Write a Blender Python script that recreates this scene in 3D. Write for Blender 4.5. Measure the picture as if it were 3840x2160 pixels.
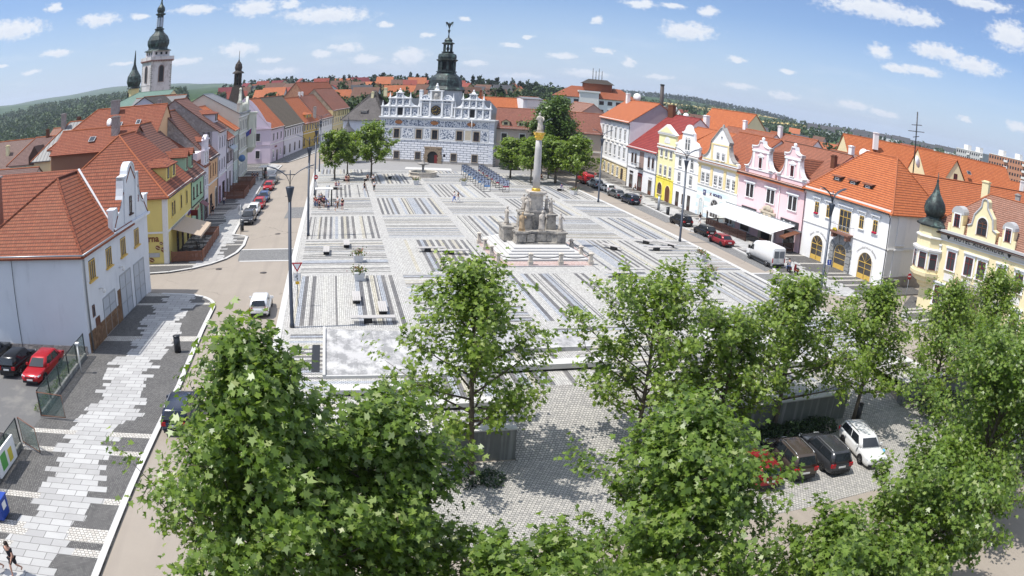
import bpy, bmesh, math, random
import numpy as np
from mathutils import Matrix, Vector
for _o in list(bpy.data.objects): bpy.data.objects.remove(_o, do_unlink=True)
sc = bpy.context.scene; col = sc.collection
rad = math.radians
# ------------------------------------------------------------------ camera (wide surveillance lens, barrel distortion)
H = 17.7
CR = Vector((0.970081, -0.236536, 0.054713)); CU = Vector((0.013622, 0.278034, 0.960475)); CF = Vector((0.242399, 0.930993, -0.272938))
KP = (0.70337414, -0.0251513, 0.15146337, -0.0671229)
cd = bpy.data.cameras.new('Camera'); cam = bpy.data.objects.new('Camera', cd); col.objects.link(cam); sc.camera = cam
cd.type = 'PANO'; cd.panorama_type = 'FISHEYE_LENS_POLYNOMIAL'; cd.sensor_width = 36.0; cd.fisheye_fov = math.pi
cd.fisheye_polynomial_k0 = 0
for _i in range(4): setattr(cd, 'fisheye_polynomial_k%d' % (_i + 1), -KP[_i] / 18.0 ** (_i + 1))
cd.clip_start = 0.1; cd.clip_end = 30000
cam.matrix_world = Matrix(((CR.x, CU.x, -CF.x, 0), (CR.y, CU.y, -CF.y, 0), (CR.z, CU.z, -CF.z, H), (0, 0, 0, 1)))
# ------------------------------------------------------------------ sky, sun, exposure
SUN_EL, SUN_A = 62.5, 4.0
SKY_STR, SUN_STR, EXPO = 0.12, 4.2, 0.4
sc.view_settings.view_transform = 'Standard'; sc.view_settings.look = 'None'; sc.view_settings.gamma = 1.0
sc.view_settings.exposure = EXPO; sc.view_settings.use_curve_mapping = False
sl = bpy.data.lights.new('sun', 'SUN'); sl.energy = SUN_STR; sl.angle = rad(0.5); sl.color = (1.0, 0.96, 0.9)
so = bpy.data.objects.new('sun', sl); col.objects.link(so)
_s = Vector((-math.cos(rad(SUN_EL)) * math.cos(rad(SUN_A)), -math.cos(rad(SUN_EL)) * math.sin(rad(SUN_A)), math.sin(rad(SUN_EL))))
so.rotation_euler = _s.to_track_quat('Z', 'Y').to_euler(); so.location = (-40, 60, 90)
CLOUDS = [(-28.9,6.46,3.18,.83),(-25.1,7.89,.86,.45),(-21.1,6.61,1.86,.56),(-24.6,4.23,1.66,.32),(-17.5,6.67,.92,.26),(-12.7,6.86,1.9,.44),(-7.6,6.76,2.09,.81),(-4.6,6.92,1.,.41),(-1.6,5.96,3.85,.74),(-8.7,3.42,1.76,.66),(3.3,5.11,.58,.3),(-18.8,2.86,1.21,.2),(-5.9,2.36,1.34,.26),(-13.7,2.63,2.08,.33),(-1.7,2.72,.79,.4),(.2,3.25,1.46,.47),(1.9,2.24,1.29,.46),(5.4,2.44,1.46,.8),(6.7,4.2,.57,.24),(9.7,5.7,.63,.24),(10.7,2.08,.94,.3),(13.3,3.66,.82,.2),(17.4,3.03,1.32,.33),(20.1,6.18,.54,.37),(23.5,7.98,1.35,.44),(22.8,2.94,.64,.46),(27.5,6.13,2.35,.81),(29.1,7.95,1.18,.51),(19.6,1.71,2.02,.36),(31.5,4.3,1.19,.3),(31.9,2.14,1.32,.3),(35.6,1.87,1.52,.36),(43.3,10.34,5.23,.94),(47.1,10.22,2.13,.73),(43.8,6.85,1.05,.66),(48.9,7.74,2.68,.72),(52.2,7.19,2.7,.77),(45.4,5.65,1.41,.39),(55.5,10.19,2.38,1.28),(52.5,12.32,3.42,.52),(47.6,5.93,1.96,.45),(41.7,2.06,1.67,.45),(51.7,2.75,.86,.29),(56.4,3.04,1.09,.44),(44.5,1.91,1.41,.32),(20.8,3.82,.95,.23),(35.8,3.88,.84,.23),(26.1,8.1,.97,.27),(-15.3,.4,2.1,.26),(14.8,4.36,.63,.2),(25.4,1.96,1.29,.26),(14.3,1.16,1.88,.3),(-5.2,1.35,1.99,.3),(-26.9,2.95,1.09,.22),(-29.6,3.69,.73,.19)]
sc.cycles.max_bounces = 8; sc.cycles.diffuse_bounces = 3; sc.cycles.volume_bounces = 0
world = bpy.data.worlds.new('World'); sc.world = world; world.use_nodes = True

class NT:
    """small helper for building node trees"""
    def __init__(s, tree): s.t = tree; tree.nodes.clear()
    def n(s, typ, **kw):
        nd = s.t.nodes.new(typ)
        for k, v in kw.items(): setattr(nd, k, v)
        return nd
    def set(s, sock, v):
        if v is None: return
        if isinstance(v, bpy.types.NodeSocket): s.t.links.new(v, sock)
        else:
            if isinstance(v, (tuple, list)) and sock.type == 'RGBA' and len(v) == 3: v = (*v, 1)
            sock.default_value = v
    def math(s, op, a, b=None, c=None, clamp=False):
        nd = s.n('ShaderNodeMath', operation=op, use_clamp=clamp)
        for i, v in enumerate((a, b, c)):
            if v is not None: s.set(nd.inputs[i], v)
        return nd.outputs[0]
    def vec(s, op, a, b=None):
        nd = s.n('ShaderNodeVectorMath', operation=op); s.set(nd.inputs[0], a)
        if b is not None: s.set(nd.inputs[1], b)
        return nd.outputs['Value'] if op in ('LENGTH', 'DOT_PRODUCT') else nd.outputs[0]
    def xyz(s, v):
        nd = s.n('ShaderNodeSeparateXYZ'); s.set(nd.inputs[0], v); return nd.outputs
    def comb(s, x, y, z=0.0):
        nd = s.n('ShaderNodeCombineXYZ')
        for i, v in enumerate((x, y, z)): s.set(nd.inputs[i], v)
        return nd.outputs[0]
    def noise(s, v, scale, detail=3, rough=.55, out='Fac'):
        nd = s.n('ShaderNodeTexNoise'); s.set(nd.inputs['Vector'], v); nd.inputs['Scale'].default_value = scale
        nd.inputs['Detail'].default_value = detail; nd.inputs['Roughness'].default_value = rough
        return nd.outputs[out]
    def white(s, v, dim='3D', out='Value'):
        nd = s.n('ShaderNodeTexWhiteNoise', noise_dimensions=dim)
        s.set(nd.inputs['W' if dim == '1D' else 'Vector'], v); return nd.outputs[out]
    def mix(s, f, a, b, mode='MIX'):
        nd = s.n('ShaderNodeMix', data_type='RGBA', blend_type=mode, clamp_factor=True)
        s.set(nd.inputs[0], f); s.set(nd.inputs[6], a); s.set(nd.inputs[7], b); return nd.outputs[2]
    def ramp(s, f, stops, interp='LINEAR'):
        nd = s.n('ShaderNodeValToRGB'); s.set(nd.inputs[0], f); r = nd.color_ramp; r.interpolation = interp
        while len(r.elements) > 1: r.elements.remove(r.elements[-1])
        r.elements[0].position = stops[0][0]; r.elements[0].color = (*stops[0][1], 1)
        for p, c in stops[1:]:
            e = r.elements.new(p); e.color = (*c, 1)
        return nd.outputs[0]
    def mrange(s, v, a, b, c=0.0, d=1.0, smooth=False):
        nd = s.n('ShaderNodeMapRange', interpolation_type='SMOOTHSTEP' if smooth else 'LINEAR')
        for i, q in enumerate((v, a, b, c, d)): s.set(nd.inputs[i], q)
        return nd.outputs[0]
    def brick(s, v, c1, c2, mortar, w, h, msize=.02, off=.5, bias=0.0):
        nd = s.n('ShaderNodeTexBrick', offset=off); s.set(nd.inputs['Vector'], v)
        s.set(nd.inputs['Color1'], c1); s.set(nd.inputs['Color2'], c2); s.set(nd.inputs['Mortar'], mortar)
        nd.inputs['Scale'].default_value = 1; nd.inputs['Mortar Size'].default_value = msize; nd.inputs['Bias'].default_value = bias
        nd.inputs['Brick Width'].default_value = w; nd.inputs['Row Height'].default_value = h; nd.inputs['Mortar Smooth'].default_value = .1
        return nd.outputs

def build_sky():
    s = NT(world.node_tree)
    out = s.n('ShaderNodeOutputWorld'); bg = s.n('ShaderNodeBackground')
    sky = s.n('ShaderNodeTexSky', sky_type='NISHITA', sun_disc=False)
    sky.sun_elevation = rad(SUN_EL); sky.sun_rotation = rad(270 - SUN_A); sky.altitude = 400; sky.air_density = 1.0; sky.dust_density = 0.6; sky.ozone_density = 1.4
    d = s.vec('NORMALIZE', s.n('ShaderNodeTexCoord').outputs['Generated'])
    x, y, z = s.xyz(d)
    az = s.math('DEGREES', s.math('ARCTAN2', x, y)); el = s.math('DEGREES', s.math('ARCSINE', z))
    p = s.comb(az, s.math('MULTIPLY', el, 1.5), 0.0)
    n1 = s.noise(p, .55, 5, .62, 'Color'); n2 = s.noise(p, 1.6, 5, .6)
    p2 = s.vec('ADD', s.comb(az, el, 0.0), s.vec('MULTIPLY', s.vec('SUBTRACT', n1, (.5, .5, .5)), (2.2, .7, 0)))
    m = None; lo = None
    for a, e, w, h in CLOUDS:
        q = s.vec('MULTIPLY', s.vec('SUBTRACT', p2, (a, e, 0)), (1 / (w * 1.05), 1 / (h * 1.05), 0))
        l = s.vec('LENGTH', q)
        m = l if m is None else s.math('MINIMUM', m, l)
        if w > 1.4:                                   # shaded base of the larger clouds
            g = s.math('ADD', s.math('MULTIPLY', s.xyz(q)[1], -1.0), s.math('MULTIPLY', l, -1.4))
            lo = g if lo is None else s.math('MAXIMUM', lo, g)
    den = s.math('ADD', s.math('SUBTRACT', 1.15, m), s.math('MULTIPLY', s.math('SUBTRACT', n2, .5), 1.5))
    mask = s.mrange(den, 0.0, .75, 0, .97, True)
    wis = s.mrange(s.noise(s.comb(s.math('MULTIPLY', az, .35), s.math('MULTIPLY', el, 1.6), 3.0), .5, 5, .6), .5, .75, 0, .3, True)
    wis = s.math('MULTIPLY', wis, s.mrange(el, 6, 2, 0, 1))
    mask = s.math('MAXIMUM', mask, wis)
    mask = s.math('MULTIPLY', mask, s.mrange(el, 0.0, .8, .35, 1))
    cc = s.ramp(s.math('ADD', s.math('MULTIPLY', n2, .55), s.math('MULTIPLY', lo, .35)), [(.1, (5.5, 5.75, 6.2)), (.55, (4.4, 4.8, 5.6))])
    up = s.mrange(el, 13, 24, 0, 1, True)                 # overhead, out of view: brighter sky and added clouds to lift the shaded sides
    base = s.mix(1.0, sky.outputs[0], s.mix(up, (.60, .68, .86), (.95, 1.0, 1.1)), 'MULTIPLY')
    hz = s.mix(s.mrange(el, -1, 8, .78, 0), base, (3.7, 4.5, 5.9))
    c = s.mix(mask, hz, cc)
    over = s.math('MULTIPLY', up, s.mrange(s.noise(s.vec('MULTIPLY', d, (3, 3, 3)), 1.3, 4, .6), .42, .6, 0, .85))
    s.set(bg.inputs['Color'], s.mix(over, c, (10.5, 11.0, 12.0))); bg.inputs['Strength'].default_value = SKY_STR
    s.t.links.new(bg.outputs[0], out.inputs[0])
build_sky()

# ------------------------------------------------------------------ survey helpers: the photograph's pixels (3840 wide) to points in the square
def _ray(px, py):
    x = (px - 1920) / 1920; y = -(py - 1080) / 1920; r = math.hypot(x, y)
    th = KP[0] * r + KP[1] * r * r + KP[2] * r ** 3 + KP[3] * r ** 4
    return CF * math.cos(th) + (CR * (x / r) + CU * (y / r)) * math.sin(th)
def at(px, py, z=0.0):
    d = _ray(px, py); t = (z - H) / d.z; return Vector((d.x * t, d.y * t, z))
def atY(px, py, Y):
    d = _ray(px, py); t = Y / d.y; return Vector((d.x * t, Y, H + d.z * t))
def zoomed(x0, y0, s): return lambda x, y: (x0 + x / s, y0 + y / s)
ZA = zoomed(1100, 640, 4.83); ZB = zoomed(1500, 640, 4.83); ZC = zoomed(2100, 640, 3.6233); ZD = zoomed(1050, 940, 2.0467)
ZE = zoomed(1650, 940, 2.0467); ZF = zoomed(2250, 900, 2.0467); ZG = zoomed(2700, 850, 2.0467); Z4 = zoomed(1850, 300, 2.898)
ZL = zoomed(860, 640, 2.73); ZS = zoomed(2500, 780, 2.73); Z3 = zoomed(700, 550, 2.634); Z5 = zoomed(2150, 350, 2.415); ZN = zoomed(0, 1050, 2.415); ZM = zoomed(1700, 400, 2.23)

# ------------------------------------------------------------------ object helpers
class MB:
    """collects faces; build() links them as ONE mesh object with metric UVs"""
    def __init__(s): s.v = []; s.f = []; s.m = []; s.sm = []
    def add(s, vs, fs, mi=0, smooth=False, M=None):
        b = len(s.v)
        s.v += [tuple(M @ Vector(p)) if M else tuple(p) for p in vs]
        for f in fs: s.f.append(tuple(b + i for i in f)); s.m.append(mi); s.sm.append(smooth)
        return s
    def box(s, x0, x1, y0, y1, z0, z1, mi=0, M=None):
        vs = [(x, y, z) for z in (z0, z1) for y in (y0, y1) for x in (x0, x1)]
        return s.add(vs, [(0, 2, 3, 1), (4, 5, 7, 6), (0, 1, 5, 4), (2, 6, 7, 3), (0, 4, 6, 2), (1, 3, 7, 5)], mi, False, M)
    def taper(s, x0, x1, y0, y1, z0, z1, k, mi=0, M=None):   # box whose top is scaled by k
        cx, cy = (x0 + x1) / 2, (y0 + y1) / 2; vs = []
        for z, q in ((z0, 1), (z1, k)):
            for y in (y0, y1):
                for x in (x0, x1): vs.append((cx + (x - cx) * q, cy + (y - cy) * q, z))
        return s.add(vs, [(0, 2, 3, 1), (4, 5, 7, 6), (0, 1, 5, 4), (2, 6, 7, 3), (0, 4, 6, 2), (1, 3, 7, 5)], mi, False, M)
    def prism(s, poly, f0, f1, mi=0, M=None):               # poly -> two caps by f0(p), f1(p)
        n = len(poly); a = [f0(*p) for p in poly]; b = [f1(*p) for p in poly]
        fs = [tuple(range(n - 1, -1, -1)), tuple(range(n, 2 * n))] + [(i, (i + 1) % n, n + (i + 1) % n, n + i) for i in range(n)]
        return s.add(a + b, fs, mi, False, M)
    def slab(s, poly, z0, z1, mi=0): return s.prism(poly, lambda x, y: (x, y, z0), lambda x, y: (x, y, z1), mi)
    def xz(s, poly, y0, y1, mi=0, M=None): return s.prism(poly, lambda x, z: (x, y0, z), lambda x, z: (x, y1, z), mi, M)
    def yz(s, poly, x0, x1, mi=0, M=None): return s.prism(poly, lambda y, z: (x0, y, z), lambda y, z: (x1, y, z), mi, M)
    def sheet(s, pts, t, mi=0):                             # polygon thickened downwards
        n = len(pts); b = [(p[0], p[1], p[2] - t) for p in pts]
        fs = [tuple(range(n)), tuple(range(2 * n - 1, n - 1, -1))] + [(i, n + i, n + (i + 1) % n, (i + 1) % n) for i in range(n)]
        return s.add([tuple(p) for p in pts] + b, fs, mi)
    def tube(s, pts, rs, n=8, mi=0, smooth=True, cap=True):
        pts = [Vector(p) for p in pts]; rs = rs if isinstance(rs, (list, tuple)) else [rs] * len(pts)
        vs = []; fs = []
        for i, p in enumerate(pts):
            t = (pts[min(i + 1, len(pts) - 1)] - pts[max(i - 1, 0)]).normalized()
            u = t.cross(Vector((0, 0, 1)) if abs(t.z) < .9 else Vector((1, 0, 0))).normalized(); w = t.cross(u)
            for k in range(n):
                a = 2 * math.pi * k / n; vs.append(tuple(p + (u * math.cos(a) + w * math.sin(a)) * rs[i]))
        for i in range(len(pts) - 1):
            for k in range(n): fs.append((i * n + k, (i + 1) * n + k, (i + 1) * n + (k + 1) % n, i * n + (k + 1) % n))
        if cap: fs += [tuple(range(n)), tuple(range(len(pts) * n - 1, (len(pts) - 1) * n - 1, -1))]
        return s.add(vs, fs, mi, smooth)
    def lathe(s, prof, n=16, c=(0, 0, 0), mi=0, smooth=True, a0=0.0, sx=1, sy=1):
        vs = []; fs = []
        for r, z in prof:
            for k in range(n):
                a = a0 + 2 * math.pi * k / n; vs.append((c[0] + r * math.cos(a) * sx, c[1] + r * math.sin(a) * sy, c[2] + z))
        for i in range(len(prof) - 1):
            for k in range(n): fs.append((i * n + k, i * n + (k + 1) % n, (i + 1) * n + (k + 1) % n, (i + 1) * n + k))
        fs += [tuple(range(n - 1, -1, -1)), tuple(range((len(prof) - 1) * n, len(prof) * n))]
        return s.add(vs, fs, mi, smooth)
    def ball(s, c, r, n=10, mi=0, sc=(1, 1, 1), smooth=True):
        m = max(4, n // 2 + 1)
        prof = [(math.sin(math.pi * i / m) * r * sc[0] + 1e-4, -math.cos(math.pi * i / m) * r * sc[2]) for i in range(m + 1)]
        return s.lathe(prof, n, c, mi, smooth, 0, 1, sc[1] / sc[0])
    def loft(s, secs, mi=0, smooth=True, cap=True):         # list of equal-length rings
        n = len(secs[0]); vs = [p for q in secs for p in q]; fs = []
        for i in range(len(secs) - 1):
            for k in range(n): fs.append((i * n + k, i * n + (k + 1) % n, (i + 1) * n + (k + 1) % n, (i + 1) * n + k))
        if cap: fs += [tuple(range(n - 1, -1, -1)), tuple(range((len(secs) - 1) * n, len(secs) * n))]
        return s.add(vs, fs, mi, smooth)
    def mesh(s, name, mats):
        me = bpy.data.meshes.new(name); me.from_pydata(s.v, [], s.f)
        for m in (mats if isinstance(mats, (list, tuple)) else [mats]): me.materials.append(m)
        me.polygons.foreach_set('material_index', s.m); me.polygons.foreach_set('use_smooth', s.sm)
        nl = len(me.loops)
        co = np.empty(len(me.vertices) * 3, np.float32); me.vertices.foreach_get('co', co); co = co.reshape(-1, 3)
        li = np.empty(nl, np.int32); me.loops.foreach_get('vertex_index', li)
        nr = np.empty(len(me.polygons) * 3, np.float32); me.polygons.foreach_get('normal', nr); nr = nr.reshape(-1, 3)
        lt = np.empty(len(me.polygons), np.int32); me.polygons.foreach_get('loop_total', lt); nr = np.repeat(nr, lt, axis=0)
        u = np.stack([-nr[:, 1], nr[:, 0], np.zeros(nl)], 1); ln = np.linalg.norm(u, axis=1); fl = ln < .05
        u[fl] = (1, 0, 0); ln[fl] = 1; u /= ln[:, None]; w = np.cross(nr, u); p = co[li]
        uv = np.stack([(p * u).sum(1), (p * w).sum(1)], 1).astype(np.float32)
        me.uv_layers.new(name='UVMap').data.foreach_set('uv', uv.ravel()); me.update()
        return me
    def build(s, name, mats, parent=None, loc=None, rz=None):
        return link(name, s.mesh(name, mats), parent, loc, rz)
def link(name, me, parent=None, loc=None, rz=None):
    o = bpy.data.objects.new(name, me); col.objects.link(o)
    if parent: o.parent = parent
    if loc is not None: o.location = loc
    if rz is not None: o.rotation_euler = (0, 0, rz)
    return o
def tag(o, label, cat, group=None, kind=None):
    o['label'] = label; o['category'] = cat
    if group: o['group'] = group
    if kind: o['kind'] = kind
    return o
def struct(o): o['kind'] = 'structure'; return o
def thing(name, label, cat, loc=(0, 0, 0), rz=0.0, group=None):
    o = link(name, None, None, loc, rz); o.empty_display_size = .2; return tag(o, label, cat, group)
def copy_tree(o, parent=None):
    c = o.copy(); col.objects.link(c)
    if parent: c.parent = parent
    for ch in list(o.children): copy_tree(ch, c)
    return c
def dup(o, loc, rz=0.0, label=None, scale=None, cat=None, group=None):
    c = copy_tree(o); c.location = loc; c.rotation_euler = (0, 0, rz)
    if label: c['label'] = label
    if cat: c['category'] = cat
    if group: c['group'] = group
    if scale: c.scale = (scale,) * 3 if not isinstance(scale, tuple) else scale
    return c
def text_mesh(txt, size, mat, name='lettering', ext=.01, bold=0.0, arc=None, space=1.0):
    cu = bpy.data.curves.new(name, 'FONT'); cu.body = txt; cu.size = size; cu.extrude = ext; cu.offset = bold; cu.space_character = space
    cu.align_x = 'CENTER'; cu.align_y = 'CENTER'; cu.resolution_u = 2
    o = bpy.data.objects.new(name, cu); col.objects.link(o)
    dg = bpy.context.evaluated_depsgraph_get(); me = bpy.data.meshes.new_from_object(o.evaluated_get(dg)); bpy.data.objects.remove(o); bpy.data.curves.remove(cu)
    if arc:                                                  # bend upwards round a circle of radius arc
        for v in me.vertices:
            a = v.co.x / arc; r = arc + v.co.y; v.co.x = r * math.sin(a); v.co.y = r * math.cos(a) - arc
    me.materials.clear(); me.materials.append(mat); return me
# ------------------------------------------------------------------ materials (all procedural)
_mc = {}
def material(name, fn, rough=.8, spec=.3, metal=0.0):
    if name in _mc: return _mc[name]
    m = bpy.data.materials.new(name); m.use_nodes = True; s = NT(m.node_tree)
    out = s.n('ShaderNodeOutputMaterial'); b = s.n('ShaderNodeBsdfPrincipled')
    b.inputs['Roughness'].default_value = rough; b.inputs['Specular IOR Level'].default_value = spec; b.inputs['Metallic'].default_value = metal
    s.t.links.new(b.outputs[0], out.inputs[0]); s.b = b; s.out = out
    tc = s.n('ShaderNodeTexCoord'); s.uv = tc.outputs['UV']; s.obj = tc.outputs['Object']; s.pos = s.n('ShaderNodeNewGeometry').outputs['Position']
    c = fn(s)
    if c is not None: s.set(b.inputs['Base Color'], c)
    _mc[name] = m; return m
def bump(s, h, dist=.02, strength=.6):
    nd = s.n('ShaderNodeBump'); nd.inputs['Strength'].default_value = strength; nd.inputs['Distance'].default_value = dist
    s.set(nd.inputs['Height'], h); s.t.links.new(nd.outputs[0], s.b.inputs['Normal'])
def sc3(c, k): return tuple(min(1, v * k) for v in c)
def plain(name, c, rough=.6, spec=.4, metal=0.0, var=.12, scale=3.0):
    return material(name, lambda s: s.mix(s.noise(s.pos, scale, 4), sc3(c, 1 - var), sc3(c, 1 + var)), rough, spec, metal)
def plaster(name, c, dirt=.25):
    def f(s):
        n = s.noise(s.pos, .45, 5, .65); n2 = s.noise(s.vec('MULTIPLY', s.pos, (1, 1, .25)), 1.6, 4, .6)
        a = s.mix(n, sc3(c, 1.06), sc3(c, .9))
        bump(s, s.noise(s.pos, 30, 3), .01, .25)
        return s.mix(s.mrange(n2, .55, .8, 0, dirt), a, sc3(c, .55))
    return material('plaster_' + name, f, .9, .15)
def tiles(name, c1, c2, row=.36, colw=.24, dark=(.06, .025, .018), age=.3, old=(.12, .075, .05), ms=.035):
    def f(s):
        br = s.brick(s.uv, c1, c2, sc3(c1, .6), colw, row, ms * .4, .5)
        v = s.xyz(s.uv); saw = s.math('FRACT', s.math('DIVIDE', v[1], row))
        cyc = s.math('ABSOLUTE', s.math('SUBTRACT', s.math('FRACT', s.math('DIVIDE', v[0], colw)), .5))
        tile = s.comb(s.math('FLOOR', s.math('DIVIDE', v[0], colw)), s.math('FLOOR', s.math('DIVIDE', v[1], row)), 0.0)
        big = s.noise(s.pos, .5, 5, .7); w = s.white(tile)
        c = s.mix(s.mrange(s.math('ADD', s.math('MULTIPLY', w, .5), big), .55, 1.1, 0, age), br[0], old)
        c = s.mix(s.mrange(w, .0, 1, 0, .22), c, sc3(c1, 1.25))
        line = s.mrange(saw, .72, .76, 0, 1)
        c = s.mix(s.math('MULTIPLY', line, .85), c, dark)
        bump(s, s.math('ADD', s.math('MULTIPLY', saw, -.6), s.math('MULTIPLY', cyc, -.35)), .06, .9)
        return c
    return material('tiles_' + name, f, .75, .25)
def sheetroof(name, c, seam=.6):
    def f(s):
        v = s.xyz(s.uv); q = s.math('FRACT', s.math('DIVIDE', v[0], seam)); n = s.noise(s.pos, .6, 5, .7)
        ridge = s.mrange(s.math('ABSOLUTE', s.math('SUBTRACT', q, .5)), .42, .5, 0, 1)
        bump(s, ridge, .05, .8)
        return s.mix(s.math('MULTIPLY', ridge, .5), s.mix(n, sc3(c, .7), sc3(c, 1.3)), sc3(c, .45))
    return material('roof_' + name, f, .5, .4)
def glassy(name, c, rough=.06, spec=.6):
    return material('glass_' + name, lambda s: s.mix(s.noise(s.pos, .9, 2), c, sc3(c, 1.7)), rough, spec)
def slate(name, c):
    def f(s):
        br = s.brick(s.uv, sc3(c, .8), sc3(c, 1.25), sc3(c, .4), .3, .22, .02, .5); bump(s, br[1], .02, -.4)
        return s.mix(s.mrange(s.noise(s.pos, .5, 5, .7), .4, .7, 0, .5), br[0], sc3(c, 1.4))
    return material('slate_' + name, f, .8, .25)
def stonewall(name, c1, c2, sc_=2.2):
    def f(s):
        nd = s.n('ShaderNodeTexVoronoi', feature='F1'); s.set(nd.inputs['Vector'], s.pos); nd.inputs['Scale'].default_value = sc_
        ed = s.n('ShaderNodeTexVoronoi', feature='DISTANCE_TO_EDGE'); s.set(ed.inputs['Vector'], s.pos); ed.inputs['Scale'].default_value = sc_
        bump(s, s.mrange(ed.outputs[0], 0, .12), .05, .8)
        c = s.mix(s.white(nd.outputs['Position']), c1, c2)
        return s.mix(s.mrange(ed.outputs[0], 0, .08, .75, 0), c, s.mix(s.noise(s.pos, 1.2), sc3(c1, .45), sc3(c2, 1.1)))
    return material('stone_' + name, f, .95, .1)
WHITE = plaster('white', (.80, .79, .77)); 
M_glass = glassy('window', (.022, .025, .03)); M_glasslit = glassy('shop', (.05, .045, .04), .1)
M_white = plain('white_paint', (.78, .78, .77), .5, .4, 0, .05); M_brown = plain('brown_wood', (.13, .05, .025), .55); M_darkwood = plain('dark_stained_wood', (.05, .022, .016), .6)
M_ochre = plain('ochre_painted_wood', (.62, .40, .09), .5); M_red = plain('oxblood_frame', (.16, .02, .02), .5)
M_stone = plain('pale_stone', (.52, .47, .40), .9, .2, 0, .3, 2.5); M_greystone = plain('grey_stone', (.33, .31, .29), .9, .2, 0, .35, 3)
M_grey = plain('grey_trim', (.42, .42, .42), .8, .2); M_cream = plaster('cream', (.76, .68, .42)); M_sill = plain('pale_trim', (.72, .70, .66), .8, .2, 0, .08)
M_metal = plain('dark_metal', (.03, .032, .036), .4, .5, .4); M_zinc = plain('zinc', (.34, .36, .38), .45, .5, .6); M_black = plain('black', (.012, .012, .013), .5)
M_copper = material('aged_copper', lambda s: s.ramp(s.math('ADD', s.noise(s.pos, .9, 5, .7), s.math('MULTIPLY', s.noise(s.vec('MULTIPLY', s.pos, (3, 3, .4)), 1.4, 3), .25)), [(.48, (.014, .017, .018)), (.66, (.035, .048, .046)), (.82, (.12, .19, .165))]), .55, .4, .2)
M_gold = material('gilding', lambda s: s.mix(s.noise(s.pos, 9, 3), (.72, .42, .05), (.95, .66, .14)), .35, .5, .7)
M_terracotta = plain('terracotta_ridge', (.36, .12, .055), .8, .2, 0, .3, 2)
# ------------------------------------------------------------------ paving and ground
def f_road(s):
    n = s.noise(s.pos, .25, 5, .65); n2 = s.noise(s.pos, 14, 3, .7); tr = s.noise(s.vec('MULTIPLY', s.pos, (1.2, .06, 1)), 1.0, 3)
    c = s.mix(n, (.27, .235, .195), (.36, .315, .265)); c = s.mix(s.math('MULTIPLY', n2, .35), c, (.19, .165, .14))
    nd = s.n('ShaderNodeTexVoronoi', feature='DISTANCE_TO_EDGE'); s.set(nd.inputs['Vector'], s.vec('ADD', s.pos, s.vec('MULTIPLY', s.noise(s.pos, .5, 3, .6, 'Color'), (3, 3, 0)))); nd.inputs['Scale'].default_value = .055
    crack = s.math('MULTIPLY', s.mrange(nd.outputs[0], 0, .0035, .8, 0), s.mrange(s.noise(s.pos, .08, 2), .5, .6))
    c = s.mix(crack, c, (.06, .05, .045))
    bump(s, n2, .01, .4)
    return s.mix(s.mrange(tr, .5, .75, 0, .35), c, (.22, .19, .165))
M_road = material('asphalt_road', f_road, .9, .2)
def f_lot(s):
    n = s.noise(s.pos, .3, 6, .7); n2 = s.noise(s.pos, 10, 4, .7)
    return s.mix(s.mrange(n, .5, .62, 0, .6), s.mix(n2, (.10, .10, .10), (.17, .165, .16)), (.22, .21, .19))
M_lot = material('worn_asphalt', f_lot, .95, .2)
def setts(s, c1, c2, mort, w=.16, h=.13, ms=.018):
    p = s.xyz(s.pos); n = s.noise(s.pos, 3, 2, .5, 'Color')
    v = s.vec('ADD', s.comb(p[0], p[1], 0.0), s.vec('MULTIPLY', n, (.05, .05, 0)))
    return s.brick(v, c1, c2, mort, w, h, ms, .5)
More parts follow.
